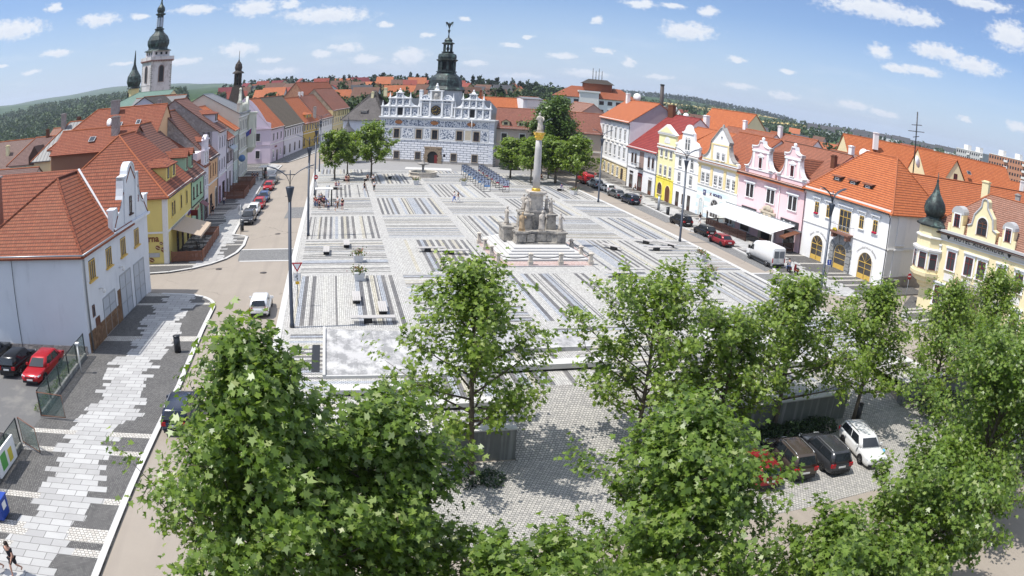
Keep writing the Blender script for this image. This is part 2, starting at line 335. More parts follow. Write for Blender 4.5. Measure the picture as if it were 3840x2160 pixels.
def f_plaza(s):
    p = s.xyz(s.pos); X0, Y0, WX, WY = -3.95, 50.6, 9.87, 15.12
    gx = s.math('DIVIDE', s.math('SUBTRACT', p[0], X0), WX); gy = s.math('DIVIDE', s.math('SUBTRACT', p[1], Y0), WY)
    ix = s.math('FLOOR', gx); iy = s.math('FLOOR', gy); fx = s.math('FRACT', gx); fy = s.math('FRACT', gy)
    par = s.math('ABSOLUTE', s.math('MODULO', s.math('ADD', s.math('ADD', ix, iy), 20.0), 2.0))     # 0: stripes run away from the viewer
    S = s.mix(par, s.comb(p[0], p[0], p[0]), s.comb(p[1], p[1], p[1])); S = s.xyz(S)[0]
    T = s.mix(par, s.comb(p[1], p[1], p[1]), s.comb(p[0], p[0], p[0])); T = s.xyz(T)[0]
    per = .36
    idx = s.math('FLOOR', s.math('DIVIDE', S, per)); fld = s.math('ADD', s.math('MULTIPLY', ix, 7.13), s.math('MULTIPLY', iy, 3.7))
    jit = s.math('MULTIPLY', s.math('SUBTRACT', s.white(s.comb(idx, fld, 2.0)), .5), .35)
    idx2 = idx
    w1 = s.white(s.comb(idx2, fld, 0.0)); w2 = s.white(s.comb(idx2, fld, 5.0))
    half = s.math('FLOOR', s.math('DIVIDE', S, per * .4)); w3 = s.white(s.comb(half, fld, 9.0))
    base = s.ramp(w1, [(0, (.47, .46, .43)), (.42, (.35, .37, .40)), (.56, (.51, .50, .46)), (.72, (.47, .44, .36)), (.82, (.38, .40, .43)), (.9, (.49, .48, .45))], 'CONSTANT')
    dark = s.math('MULTIPLY', s.math('MULTIPLY', s.math('GREATER_THAN', w2, .30), s.math('GREATER_THAN', w3, .15)), s.math('LESS_THAN', s.math('ABSOLUTE', s.math('MODULO', idx, 2.0)), .5))
    edge = s.math('MAXIMUM', s.math('MAXIMUM', s.math('LESS_THAN', fx, .05), s.math('GREATER_THAN', fx, .95)), s.math('MAXIMUM', s.math('LESS_THAN', fy, .035), s.math('GREATER_THAN', fy, .965)))
    dark = s.math('MULTIPLY', dark, s.math('SUBTRACT', 1.0, edge))
    c = s.mix(edge, base, (.47, .46, .435))
    c = s.mix(s.math('MULTIPLY', dark, .9), c, (.125, .122, .125))
    v = s.vec('ADD', s.comb(T, S, 0.0), s.vec('MULTIPLY', s.noise(s.pos, 2.5, 2, .5, 'Color'), (.06, .03, 0)))
    br = s.brick(v, (.78, .78, .78), (1.12, 1.12, 1.12), (.34, .33, .32), .24, .158, .017, .5)
    c = s.mix(1.0, c, br[0], 'MULTIPLY')
    st = s.noise(s.pos, .18, 5, .65)
    bump(s, br[1], .012, -.5)
    return s.mix(s.mrange(st, .5, .75, 0, .28), c, (.40, .37, .33))
M_plaza = material('striped_sett_paving', f_plaza, .85, .25)
def f_walk(c0):
    def f(s):
        p = s.xyz(s.pos); row = s.math('FLOOR', s.math('DIVIDE', p[1], .52)); row2 = s.math('FLOOR', s.math('DIVIDE', p[1], 1.56))
        o1 = s.math('MULTIPLY', s.white(s.comb(row, 1.0, c0)), 1.25); o2 = s.math('MULTIPLY', s.white(s.comb(row, 2.0, c0)), 1.25)
        o3 = s.math('MULTIPLY', s.math('SINE', s.math('MULTIPLY', p[1], .55)), .35)
        xx = s.math('SUBTRACT', s.math('SUBTRACT', p[0], c0), o3)
        ins = s.math('MULTIPLY', s.math('GREATER_THAN', s.math('ADD', xx, o1), -.95), s.math('LESS_THAN', s.math('SUBTRACT', xx, o2), .95))
        sl_ = s.brick(s.comb(p[0], p[1], 0.0), (.33, .325, .315), (.43, .425, .41), (.16, .155, .15), 1.15, .52, .02, .5)
        dk = setts(s, (.10, .098, .095), (.19, .185, .175), (.055, .052, .05), .12, .1)
        lt = setts(s, (.44, .41, .36), (.55, .53, .48), (.16, .15, .14), .2, .17)
        wr = s.math('GREATER_THAN', s.white(s.comb(row, 3.0, c0)), .82)
        c = s.mix(wr, dk[0], lt[0]); c = s.mix(ins, c, sl_[0])
        return s.mix(s.mrange(s.noise(s.pos, .5, 5, .7), .5, .75, 0, .3), c, (.2, .19, .18))
    return f
M_walkL = material('left_pavement', f_walk(-14.4), .85, .3); M_walkR = material('right_pavement', f_walk(52.3), .85, .3)
M_setts = material('grey_sett_paving', lambda s: setts(s, (.30, .29, .27), (.44, .42, .38), (.12, .115, .11), .2, .17)[0], .85, .25)
M_darksetts = material('dark_setts', lambda s: setts(s, (.17, .17, .17), (.29, .285, .28), (.09, .09, .085), .14, .12)[0], .85, .25)
M_kerb = material('granite_kerb', lambda s: s.mix(s.noise(s.pos, 8, 3), *[s.brick(s.comb(*s.xyz(s.pos)[:2]), (.42, .41, .39), (.50, .49, .47), (.2, .2, .19), 1.0, 1.0, .015, 0)[0], (.55, .54, .52)]), .8, .3)
def f_slab(s):
    n = s.noise(s.vec('MULTIPLY', s.pos, (.9, .5, 1)), 1.1, 6, .7); ln = s.brick(s.comb(*s.xyz(s.pos)[:2]), (1, 1, 1), (.9, .9, .9), (.5, .5, .5), 1.3, .09, .02, 0)
    blk = s.brick(s.comb(*s.xyz(s.pos)[:2]), (.5, .49, .47), (.40, .39, .385), (.3, .3, .3), 2.2, 1.5, .01, .5)
    return s.mix(s.mrange(n, .44, .56, 0, .85), blk[0], s.mix(1.0, (.27, .268, .265), ln[0], 'MULTIPLY'))
M_slab = material('ribbed_concrete_basin', f_slab, .7, .3)
def f_conc(s):
    st = s.noise(s.vec('MULTIPLY', s.pos, (2.2, 2.2, .12)), 1.3, 4, .6); n = s.noise(s.pos, 1.5, 4, .6)
    return s.mix(s.mrange(st, .5, .68, 0, .85), s.mix(n, (.13, .135, .12), (.21, .21, .195)), (.34, .34, .32))
M_conc = material('weathered_concrete', f_conc, .9, .2)
M_light = plain('light_granite', (.50, .49, .47), .8, .25, 0, .12, 6)
M_earth = plain('planting_soil', (.07, .055, .035), .95, .1, 0, .4, 4)

# terrain: one sheet to the horizon
_TAB = {-180: [(150, -2.4), (9000, -20)], -60: [(130, -2.4), (300, -15), (900, -25), (3000, 10), (9000, 60)],
 -30: [(150, -2.4), (260, -12), (420, -27), (900, -27), (1250, -12), (1700, 2), (2100, -6), (3300, 30), (6000, 74), (9000, 40)],
 -24: [(150, -2.4), (260, -10), (420, -26), (800, -26), (1200, -4), (1700, 14), (2100, 4), (3300, 32), (6000, 92), (9000, 40)],
 -19: [(150, -2.4), (260, -8), (420, -22), (760, -20), (1150, 6), (1700, 19), (2100, 10), (3300, 36), (6000, 118), (9000, 40)],
 -14: [(200, -2.4), (280, -4), (420, -12), (760, -8), (1150, 12), (1700, 21), (3300, 40), (6000, 102), (9000, 40)],
 -10: [(230, -2.4), (280, 0), (420, 6), (640, 12), (900, 16), (1700, 21), (6000, 80), (9000, 40)],
 -6: [(230, -2.4), (300, 5), (420, 10), (640, 16), (900, 14), (9000, 0)], 8: [(230, -2.4), (300, 6), (420, 11), (640, 16.5), (900, 14), (9000, 0)],
 16: [(230, -2.4), (300, 3), (420, 7), (640, 13), (900, 14), (2600, 20), (9000, 0)],
 22: [(230, -2.4), (320, 0), (500, 3), (900, 8), (1500, 12), (2700, 34), (9000, 0)],
 27: [(230, -2.4), (400, 0), (900, 3), (1300, 8), (1900, 14), (2100, 19), (2700, 38), (9000, 0)],
 33: [(230, -2.4), (400, -2), (900, 0), (1300, 3), (1900, 9), (2200, 15), (2700, 20), (9000, -40)],
 37: [(230, -2.4), (400, -3), (900, 2), (1500, 10), (2200, 8), (9000, -60)], 45: [(200, -2.4), (400, -3), (900, 4), (1500, 12), (9000, -60)],
 60: [(180, -2.4), (400, -4), (900, 6), (1500, 12), (9000, -60)], 90: [(150, -2.4), (9000, -60)], 180: [(150, -2.4), (9000, -20)]}
_AZ = sorted(_TAB)
def _prof(t, r):
    if r <= t[0][0]: return t[0][1]
    for (a, za), (b, zb) in zip(t, t[1:]):
        if r <= b:
            k = (r - a) / (b - a); k = k * k * (3 - 2 * k) if b < 2600 else k
            return za + (zb - za) * k
    return t[-1][1]
def terrain(x, y):
    a = math.degrees(math.atan2(x, y)); r = math.hypot(x, y)
    i = max(j for j in range(len(_AZ)) if _AZ[j] <= a); i = min(i, len(_AZ) - 2)
    k = (a - _AZ[i]) / (_AZ[i + 1] - _AZ[i]); k = k * k * (3 - 2 * k)
    z = _prof(_TAB[_AZ[i]], r) * (1 - k) + _prof(_TAB[_AZ[i + 1]], r) * k
    if r > 1000: z += (math.sin(x * .0031 + 1) * math.cos(y * .0023) + .5 * math.sin(x * .0078) * math.cos(y * .0061 + 2)) * min(9, (r - 1000) / 330)
    return z
def f_terr(s):
    n = s.noise(s.pos, .012, 6, .65); n2 = s.noise(s.pos, .11, 4, .7)
    c = s.mix(s.mrange(n2, .35, .65), (.018, .036, .014), (.045, .085, .028))
    return s.mix(s.mrange(n, .54, .6, 0, .8), c, (.10, .15, .045))
m = MB(); azs = list(range(-180, -75, 15)) + [a * .75 for a in range(-100, 101)] + list(range(90, 181, 15))
rs = [0, 60, 120, 150, 190, 215, 240, 265, 290, 320, 360, 400, 450, 500, 560, 620, 680, 760, 850, 950, 1050, 1200, 1350, 1500, 1700, 1900, 2100, 2350, 2700, 3100, 3600, 4200, 5000, 6000, 7200, 9000]
vs = [(r * math.sin(rad(a)), r * math.cos(rad(a)), terrain(r * math.sin(rad(a)), r * math.cos(rad(a)) + 1e-6)) for r in rs for a in azs]; na = len(azs)
m.add(vs, [(i * na + k, i * na + k + 1, (i + 1) * na + k + 1, (i + 1) * na + k) for i in range(len(rs) - 1) for k in range(na - 1)], 0, True)
struct(m.build('terrain', material('hillside_green', f_terr, .95, .1)))
# yellow fields on the far slope
m = MB()
def patch(a0, a1, r0, r1, n=14, up=1.2):
    b = len(m.v); vv = [(r * math.sin(rad(a)), r * math.cos(rad(a)), 0) for r in np.linspace(r0, r1, 6) for a in np.linspace(a0, a1, n)]
    vv = [(x, y, terrain(x, y) + up) for x, y, z in vv]
    m.add(vv, [(i * n + k, i * n + k + 1, (i + 1) * n + k + 1, (i + 1) * n + k) for i in range(5) for k in range(n - 1)], 0, True)
patch(25.6, 33.6, 1500, 1880); patch(29.5, 36.6, 1950, 2130); patch(31.5, 38.5, 1250, 1420)
struct(m.build('field', plain('ripe_field', (.42, .33, .13), .95, .1, 0, .2, .02)))
# carriageway, lower car park, yards
m = MB(); m.slab([(-75, -20), (-3.6, -20), (-3.6, 33.8), (9.4, 33.8), (9.4, 39), (21.0, 39), (21.0, 33.8), (33, 33.8), (33, 39.5), (39.5, 39.5), (39.5, 33.8), (54, 33.8), (54, 27), (110, 20), (110, 262), (-75, 262)], -2.35, -.12)
struct(m.build('road', M_road))
m = MB(); m.slab([(-3.58, -20), (110, -20), (110, 35), (-3.58, 35)], -2.36, -1.82); struct(m.build('car_park_road', M_road))
m = MB(); m.slab([(2, 25.2), (6, 24.9), (22, 24.2), (53, 23.4), (53, 33.2), (2, 33.2)], -1.9, -1.8); struct(m.build('car_park_pavement', M_setts))
m = MB(); m.slab([(-60, 10), (-19.15, 10), (-19.15, 45.0), (-60, 46.0)], -.2, -.1); struct(m.build('yard', M_lot))
# the square
XR = lambda y: 44.47 - .0137 * y
m = MB(); m.slab([(-4.2, 33.8), (9.4, 33.8), (9.4, 39), (21.0, 39), (21.0, 33.8), (33, 33.8), (33, 39.5), (39.5, 39.5), (39.5, 33.8), (XR(31), 33.8), (XR(142), 142), (-4.2, 150)], -1.0, 0.0)
struct(m.build('plaza_pavement', M_plaza))
m = MB(); m.slab([(-4.7, 33.0), (-4.2, 33.0), (-4.2, 150), (-4.7, 150)], -.5, .012); m.slab([(XR(31), 33.6), (XR(31) + .55, 33.6), (XR(142) + .55, 142), (XR(142), 142)], -.5, .012)
struct(m.build('kerb_strip', M_light))
m = MB(); m.slab([(-4.2, 150), (XR(142), 142), (41, 172), (8, 172), (-4.2, 160)], -.5, -.02); struct(m.build('town_hall_forecourt', plain('grey_forecourt', (.26, .255, .25), .9, .2, 0, .15, .8)))
m = MB(); m.prism([(39, 0), (33.0, -1.79), (33.0, -2.3), (39, -2.3)], lambda y, z: (9.42, y, z), lambda y, z: (20.98, y, z)); m.prism([(39.5, 0), (33.0, -1.79), (33.0, -2.3), (39.5, -2.3)], lambda y, z: (33.02, y, z), lambda y, z: (39.48, y, z)); struct(m.build('path', M_setts))
# retaining walls in front of the square
def retaining(name, x0, x1, y0, y1, lab):
    m = MB(); m.slab([(x0, y0), (x1, y1), (x1, y1 + .45), (x0, y0 + .45)], -1.9, .06)
    o = m.build(name, M_conc); tag(o, lab, 'wall', 'concrete retaining walls below the square'); c = MB(); c.slab([(x0 - .05, y0 - .06), (x1 + .05, y1 - .06), (x1 + .05, y1 + .5), (x0 - .05, y0 + .5)], .06, .14); c.build('coping', M_light, o); return o
retaining('retaining_wall', -3.5, 9.4, 33.35, 33.35, 'stained concrete retaining wall behind the tree trunk left of the sett steps')
retaining('retaining_wall', 21.0, 33.0, 33.35, 33.2, 'long streaked concrete retaining wall behind the parked cars')
retaining('retaining_wall', 39.5, 48.5, 33.3, 33.3, 'short concrete retaining wall above the bike racks and dark shrubs')
# pale ribbed basins and low terraces near the front of the square
def terrace(name, pts, z, mt, lab, cat='basin', grp=None):
    m = MB(); m.slab(pts, 0.002, z); o = m.build(name, mt); tag(o, lab, cat, grp); return o
o = terrace('water_basin', [(-.8, 41.2), (9.4, 41.2), (9.4, 48.6), (-.8, 50.0)], .14, M_slab, 'large pale ribbed stone basin slab beside the bench at the front of the square')
m = MB(); m.slab([(-.98, 41.05), (-.8, 41.05), (-.8, 50.05), (-.98, 50.15)], .002, .3); m.slab([(-.8, 41.05), (9.5, 41.05), (9.5, 41.2), (-.8, 41.2)], .002, .2); m.build('rim', M_light, o)
m = MB(); m.box(-1.75, -1.2, 42.2, 47.0, .0, .04); tag(m.build('drain_slot', M_black), 'narrow dark sunken slot beside the pale basin slab', 'slot')
terrace('terrace_slab', [(9.9, 44.6), (17.6, 44.6), (17.6, 47.6), (9.9, 48.4)], .32, M_slab, 'low pale terrace slab with dark bands behind the middle tree', 'terrace')
terrace('terrace_slab', [(26.6, 42.6), (37.8, 43.4), (37.8, 46.6), (26.6, 46.9)], .42, M_light, 'raised pale granite terrace right of the planters between two tree crowns', 'terrace')
for i, (x0, x1, y0, y1, z) in enumerate([(-.6, 5.8, 38.4, 39.2, .42), (2.5, 9.0, 36.2, 37.0, .42), (9.6, 17.8, 41.2, 42.1, .5), (20, 27.5, 37.6, 38.4, .45), (29, 36, 38.6, 39.4, .45), (40, 43, 36.2, 37, .45)]):
    m = MB(); m.box(x0, x1, y0, y1, .16, z); m.box(x0 + .2, x1 - .2, y0 + .12, y1 - .1, 0, .16, 1)
    tag(m.build('stone_bench', [M_light, M_black]), ['long stone bench block just below the pale basin', 'stone bench block close to the front wall left of the steps', 'wide stone bench block above the sett steps', 'stone bench block behind the third front tree', 'stone bench block behind the fourth front tree', 'stone bench block near the wall by the right hand trees'][i], 'stone bench', 'stone bench blocks along the front of the square')
# pavements
def arcpts(c, r, a0, a1, n=8): return [(c[0] + r * math.cos(rad(a0 + (a1 - a0) * i / n)), c[1] + r * math.sin(rad(a0 + (a1 - a0) * i / n))) for i in range(n + 1)]
def pavement(name, pts, mt, kerb_from, kerb_to, z=.02):
    m = MB(); m.slab(pts, -.4, z); struct(m.build(name, mt))
    k = MB(); q = pts[kerb_from:kerb_to + 1]
    for (x0, y0), (x1, y1) in zip(q, q[1:]):
        d = Vector((x1 - x0, y1 - y0, 0)).normalized(); n = Vector((d.y, -d.x, 0)) * .34
        k.slab([(x0, y0), (x1, y1), (x1 - n.x, y1 - n.y), (x0 - n.x, y0 - n.y)][::1], -.39, z + .018)
    return struct(k.build(name + '_kerb', M_light))
pavement('pavement', [(-19.1, 5), (-11.1, 5), (-10.7, 28), (-10.35, 40), (-10.5, 50)] + arcpts((-14.6, 55.9), 4.1, 0, 80, 8) + [(-16.5, 60.3), (-19.1, 60.6)], M_walkL, 1, 14)
pavement('pavement', [(-40, 66.9), (-20, 67.2)] + [(-17.6, 67.6), (-15.2, 68.9), (-13.4, 70.6), (-12, 72.7), (-11.1, 75.4), (-10.7, 79), (-10.9, 84)] + [(-12.9, 85.2), (-13.6, 114), (-14.3, 141), (-12.9, 143.5), (-13, 150), (-12.6, 160), (-16.3, 164.6), (-24, 166), (-24, 71), (-40, 71)], M_walkL, 1, 15)
pavement('pavement', [(-11.6, 166), (-8, 178), (-3.6, 200), (2.5, 240), (-2, 240), (-6, 216), (-10, 200), (-14.5, 178), (-17, 165.6)], M_darksetts, 0, 3)
pavement('pavement', [(66, 55.3), (54.0, 55.3), (51.0, 56.0), (49, 58.2), (48.3, 61.5), (48.5, 66), (49.2, 67.4), (49.5, 85.5), (48.2, 87.5), (48.1, 92), (49.7, 94), (50.3, 128), (49.6, 152), (52, 166), (60, 166), (60, 60), (66, 60)], M_walkR, 1, 12)
pavement('pavement', [(53, 47.8), (57.5, 51.6), (62.5, 55.0), (63.2, 52), (80, 48), (88, 47), (88, 43.5), (62, 44.5), (55, 40), (54, 43)], M_walkR, 8, 9)
# sett crossings in the carriageway
m = MB(); m.slab([(-10.6, 72.0), (-4.75, 71.8), (-4.75, 77.0), (-11, 77.2)], -.3, -.1); m.slab([(-13.2, 94.5), (-10.9, 94.5), (-11.6, 141), (-13.9, 141)], -.3, -.098); m.slab([(-7.2, 95.5), (-4.75, 95.5), (-4.75, 104), (-7.0, 104)], -.3, -.1); m.slab([(43.9, 60.4), (48.2, 60.6), (48.2, 64.6), (43.85, 65.6)], -.3, -.1); m.slab([(46.9, 66), (49.1, 67.5), (49.4, 85.5), (46.9, 86.5)], -.3, -.098); m.slab([(46.9, 93.5), (49.6, 94), (50.1, 140), (47.2, 140)], -.3, -.098)
struct(m.build('road_setts', M_darksetts))
m = MB()
for x0, x1, y in [(-10.4, -4.8, 71.7), (-10.9, -4.8, 77.0), (43.95, 48.0, 60.2), (43.9, 48.3, 65.0)]: m.box(x0, x1, y, y + .35, -.3, -.092)
struct(m.build('road_marking', M_light))
def disc(name, x, y, r, z, lab, grp):
    m = MB(); m.lathe([(r, -.05), (r, 0)], 16, (x, y, z)); return tag(m.build(name, plain('cast_iron', (.06, .05, .045), .6, .4, .3)), lab, 'manhole', grp)
for (a, b), l in zip([Z3(318, 1210), Z3(757, 1246), Z3(900, 862), Z3(992, 490), ZG(940, 557)], ['manhole cover near the curved kerb corner of the left road', 'manhole cover in the middle of the left junction', 'manhole cover just beyond the sett crossing on the left road', 'manhole cover far up the left road beside the parked cars', 'manhole cover on the road beside the white corner house']):
    p = at(a, b, -.12); disc('manhole_cover', p.x, p.y, .36, -.105, l, 'round iron manhole covers')
# monument apron (red setts), light strips in the square
# ------------------------------------------------------------------ facades: openings, walls, roofs
_wc = {}
def ring(m, w, h, t, y0, y1, mi=0, arch=False, bottom=True):
    """frame of width t round an opening w x h whose foot is at z=0"""
    if not arch:
        m.box(-w / 2 - t, -w / 2, y0, y1, 0, h, mi); m.box(w / 2, w / 2 + t, y0, y1, 0, h, mi); m.box(-w / 2 - t, w / 2 + t, y0, y1, h, h + t, mi)
    else:
        hs = h - w / 2; m.box(-w / 2 - t, -w / 2, y0, y1, 0, hs, mi); m.box(w / 2, w / 2 + t, y0, y1, 0, hs, mi)
        a = arcpts((0, hs), w / 2, 0, 180, 10); b = arcpts((0, hs), w / 2 + t, 0, 180, 10)
        for i in range(10): m.xz([a[i], b[i], b[i + 1], a[i + 1]], y0, y1, mi)
    if bottom: m.box(-w / 2 - t, w / 2 + t, y0, y1, -t * .8, 0, mi)
def outline(w, h, arch):
    return [(-w / 2, 0), (w / 2, 0), (w / 2, h - w / 2)] + arcpts((0, h - w / 2), w / 2, 0, 180, 10)[1:-1] + [(-w / 2, h - w / 2)] if arch else [(-w / 2, 0), (w / 2, 0), (w / 2, h), (-w / 2, h)]
def opening(root, x, z, w, h, fr=None, sur=None, sw=.12, sill=True, hood=None, arch=False, cols=2, rows=2, glass=None, kind='window', side='front', W=0, y=0.0, out=.09, solid=None):
    fr = fr or M_white; glass = glass or M_glass
    key = (round(w, 2), round(h, 2), fr.name, sur.name if sur else 0, sw, sill, hood, arch, cols, rows, glass.name, kind, out, solid.name if solid else 0)
    if key not in _wc:
        m = MB(); mats = [fr] + ([sur] if sur else [])
        if sur: ring(m, w, h, sw, -out, .02, 1, arch, False)
        if sill: m.box(-w / 2 - sw - .04, w / 2 + sw + .04, -out - .09, .02, -.11, -.002, len(mats) - 1)
        if hood == 'flat': m.box(-w / 2 - sw - .12, w / 2 + sw + .12, -out - .14, .02, h + sw + .1, h + sw + .26, len(mats) - 1); m.box(-w / 2 - sw, w / 2 + sw, -out + .02, .02, h + sw, h + sw + .1, len(mats) - 1)
        if hood == 'tri':
            m.xz([(-w / 2 - sw - .15, h + sw + .02), (w / 2 + sw + .15, h + sw + .02), (w / 2 + sw + .15, h + sw + .14), (0, h + sw + .62), (-w / 2 - sw - .15, h + sw + .14)], -out - .12, .02, len(mats) - 1)
        f = .065
        ring(m, w - 2 * f, h - (f if arch else 2 * f), f, -.055, .01, 0, arch, False) if not arch else ring(m, w - 2 * f, h - f, f, -.055, .01, 0, True, False)
        hh = h - w / 2 if arch else h
        m.box(-w / 2 + f, w / 2 - f, -.054, .01, 0, f)
        for i in range(1, cols): m.box(-w / 2 + w * i / cols - .035, -w / 2 + w * i / cols + .035, -.052, .01, f, hh - f)
        for i in range(1, rows):
            zz = hh * (i / rows if rows > 2 else .66); m.box(-w / 2 + f, w / 2 - f, -.05, .01, zz - .03, zz + .03)
        if arch:
            m.box(-w / 2 + f, w / 2 - f, -.053, .01, hh - .04, hh + .04)
            for a in (45, 90, 135): m.tube([(0, -.03, hh), (math.cos(rad(a)) * (w / 2 - f), -.03, hh + math.sin(rad(a)) * (w / 2 - f))], .025, 4, 0, False)
        if solid: 
            for i in range(max(1, cols)): 
                a, b = -w / 2 + w * i / max(1, cols) + f + .02, -w / 2 + w * (i + 1) / max(1, cols) - f - .02
                if b - a > .1: m.box(a, b, -.045, .01, f, min(hh * .3, .7))
        p = MB(); p.xz(outline(w - .02, h - .01, arch), -.022, .015)
        _wc[key] = (m.mesh(kind, mats), p.mesh('pane', solid if (solid and kind == 'gate') else glass))
    me, pm = _wc[key]
    loc, rz = ((x, y, z), 0) if side == 'front' else ((W - y, x, z), math.pi / 2) if side == 'right' else ((y, x, z), -math.pi / 2) if side == 'left' else ((x, y, z), math.pi)
    o = link(kind, me, root, loc, rz); link('pane', pm, o); return o
class Frame:
    """facade frame: x along the front from p0 to p1, -y out of the facade"""
    def __init__(s, p0, p1): s.p0 = Vector((*p0, 0)); s.p1 = Vector((*p1, 0)); d = s.p1 - s.p0; s.W = d.length; s.rz = math.atan2(d.y, d.x)
def roofplanes(m, W, D, eave, ridge, ry, ov, hl, hr, t, mi=0, ove=.12):
    kf = (ridge - eave) / ry; kb = (ridge - eave) / (D - ry)
    ef = (-ov, eave - kf * ov); eb = (D + ov, eave - kb * ov)
    xl = -ov if hl else -ove; xr = W + ov if hr else W + ove
    rl = hl if hl else -ove; rr = W - hr if hr else W + ove
    m.sheet([(xl, ef[0], ef[1]), (xr, ef[0], ef[1]), (rr, ry, ridge), (rl, ry, ridge)], t, mi)
    m.sheet([(xr, eb[0], eb[1]), (xl, eb[0], eb[1]), (rl, ry, ridge), (rr, ry, ridge)], t, mi)
    if hl: m.sheet([(xl, eb[0], eb[1]), (xl, ef[0], ef[1]), (rl, ry, ridge)], t, mi)
    if hr: m.sheet([(xr, ef[0], ef[1]), (xr, eb[0], eb[1]), (rr, ry, ridge)], t, mi)
    # ridge and hip caps
    cap = [((rl, ry, ridge), (rr, ry, ridge))]
    if hl: cap += [((rl, ry, ridge), (xl, ef[0], ef[1])), ((rl, ry, ridge), (xl, eb[0], eb[1]))]
    if hr: cap += [((rr, ry, ridge), (xr, ef[0], ef[1])), ((rr, ry, ridge), (xr, eb[0], eb[1]))]
    return cap
def house(name, label, p0, p1, D, eave, ridge, wm, rm, hl=0, hr=0, ov=.35, ry=None, ridge_m=None, cornice=.22, cat='house', group=None, gable_m=None, plinth=None, gutter=True, base=-.3):
    F = Frame(p0, p1); W = F.W; ry = ry or D / 2
    r = thing(name, label, cat, F.p0, F.rz, group)
    m = MB(); pr = [(0, base), (D, base), (D, eave - .08), (0, eave - .08)]
    m.yz(pr, 0.02, W - .02, 0)
    kf = (ridge - eave) / ry
    tri = [(0.0, eave - .1), (D, eave - .1), (ry, ridge - .16)]
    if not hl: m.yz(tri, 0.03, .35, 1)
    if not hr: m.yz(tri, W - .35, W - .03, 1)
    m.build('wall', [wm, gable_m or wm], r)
    m = MB(); cap = roofplanes(m, W, D, eave, ridge, ry, ov, hl, hr, .13)
    ro = m.build('roof', rm, r)
    c = MB()
    for a, b in cap: c.tube([(a[0], a[1], a[2] + .02), (b[0], b[1], b[2] + .02)], .1, 6, 0, False)
    c.build('ridge_tiles', ridge_m or M_terracotta, ro)
    if cornice:
        m = MB(); m.box(0, W, -cornice, .0, eave - .32, eave - .13); m.box(.0, W, -cornice * .55, .0, eave - .5, eave - .32); m.build('cornice', M_sill, r)
    if gutter:
        m = MB(); z = eave - kf * ov - .06; m.tube([(0, -ov - .06, z), (W, -ov - .06, z)], .07, 6); m.tube([(W - .12, -ov - .05, z), (W - .12, -.1, z - .5), (W - .12, -.1, 0.05)], .05, 6); m.build('gutter', M_metal, r)
    if plinth: m = MB(); m.box(.03, W - .03, -.05, 0, -.2, plinth[0]); m.build('plinth', plinth[1], r)
    r['W'] = W; return r
def chimney(r, x, y, z0, z1, w=.7, d=.5, mt=None):
    m = MB(); m.box(x - w / 2, x + w / 2, y - d / 2, y + d / 2, z0, z1); m.box(x - w / 2 - .08, x + w / 2 + .08, y - d / 2 - .08, y + d / 2 + .08, z1, z1 + .12); m.box(x - w / 2 + .1, x + w / 2 - .1, y - d / 2 + .1, y + d / 2 - .1, z1 + .12, z1 + .22)
    return m.build('chimney', mt or M_greystone, r)
def row(r, z, w, h, xs, **k):
    for x in xs: opening(r, x, z, w, h, **k)
def band(r, z, h=.14, out=.07, W=None, mt=None, x0=0.02, name='string_course'):
    m = MB(); m.box(x0, (W or r['W']) - .02, -out, 0.01, z, z + h); return m.build(name, mt or M_sill, r)
def dormer(r, x, y0, w, z0, h, depth, wm, rm, n=1, kind='gable', fr=None, rise=.9):
    """dormer whose front stands at local y0"""
    m = MB(); m.box(x - w / 2, x + w / 2, y0, y0 + depth, z0, z0 + h); d = m.build('dormer', wm, r)
    q = MB(); o = .25
    if kind == 'gable':
        q.sheet([(x - w / 2 - o, y0 - o, z0 + h - .1), (x, y0 - o, z0 + h + rise), (x, y0 + depth + 1.5, z0 + h + rise), (x - w / 2 - o, y0 + depth + .5, z0 + h - .1)][::-1], .1)
        q.sheet([(x + w / 2 + o, y0 - o, z0 + h - .1), (x + w / 2 + o, y0 + depth + .5, z0 + h - .1), (x, y0 + depth + 1.5, z0 + h + rise), (x, y0 - o, z0 + h + rise)][::-1], .1)
        q.xz([(x - w / 2, z0 + h - .02), (x + w / 2, z0 + h - .02), (x, z0 + h + rise - .12)], y0 + .02, y0 + .2, 1)
    elif kind == 'hip':
        a = [(x - w / 2 - o, y0 - o, z0 + h - .05), (x + w / 2 + o, y0 - o, z0 + h - .05), (x + w / 2 + o, y0 + depth + .4, z0 + h - .05), (x - w / 2 - o, y0 + depth + .4, z0 + h - .05)]
        p, e = (x, y0 + w * .45, z0 + h + rise), (x, y0 + depth + 1.6, z0 + h + rise)
        q.sheet([a[0], a[1], p], .1); q.sheet([a[1], a[2], e, p], .1); q.sheet([a[3], a[0], p, e], .1)
    else:                                                   # shed roof falling to the front
        q.sheet([(x - w / 2 - o, y0 - o, z0 + h), (x + w / 2 + o, y0 - o, z0 + h), (x + w / 2 + o, y0 + depth + 1.2, z0 + h + rise), (x - w / 2 - o, y0 + depth + 1.2, z0 + h + rise)], .1)
    q.build('roof', [rm, wm], d)
    for i in range(n):
        ww = min(.8, w / n - .35); g = opening(d, x - w / 2 + w * (i + .5) / n, z0 + .25, ww, h - .4, fr=fr, sill=False, cols=1, rows=1); g.location.y = y0 - .005
        g.children[0].parent = d if False else g
    return d
def skylight(r, x, y, z, slope, w=.7, l=1.0, mt=None):
    m = MB(); m.box(-w / 2, w / 2, -l / 2, l / 2, .0, .09); o = m.build('skylight', M_zinc, r, (x, y, z)); o.rotation_euler = (slope, 0, 0)
    m = MB(); m.box(-w / 2 + .08, w / 2 - .08, -l / 2 + .08, l / 2 - .08, .09, .11); m.build('pane', mt or M_glass, o); return o
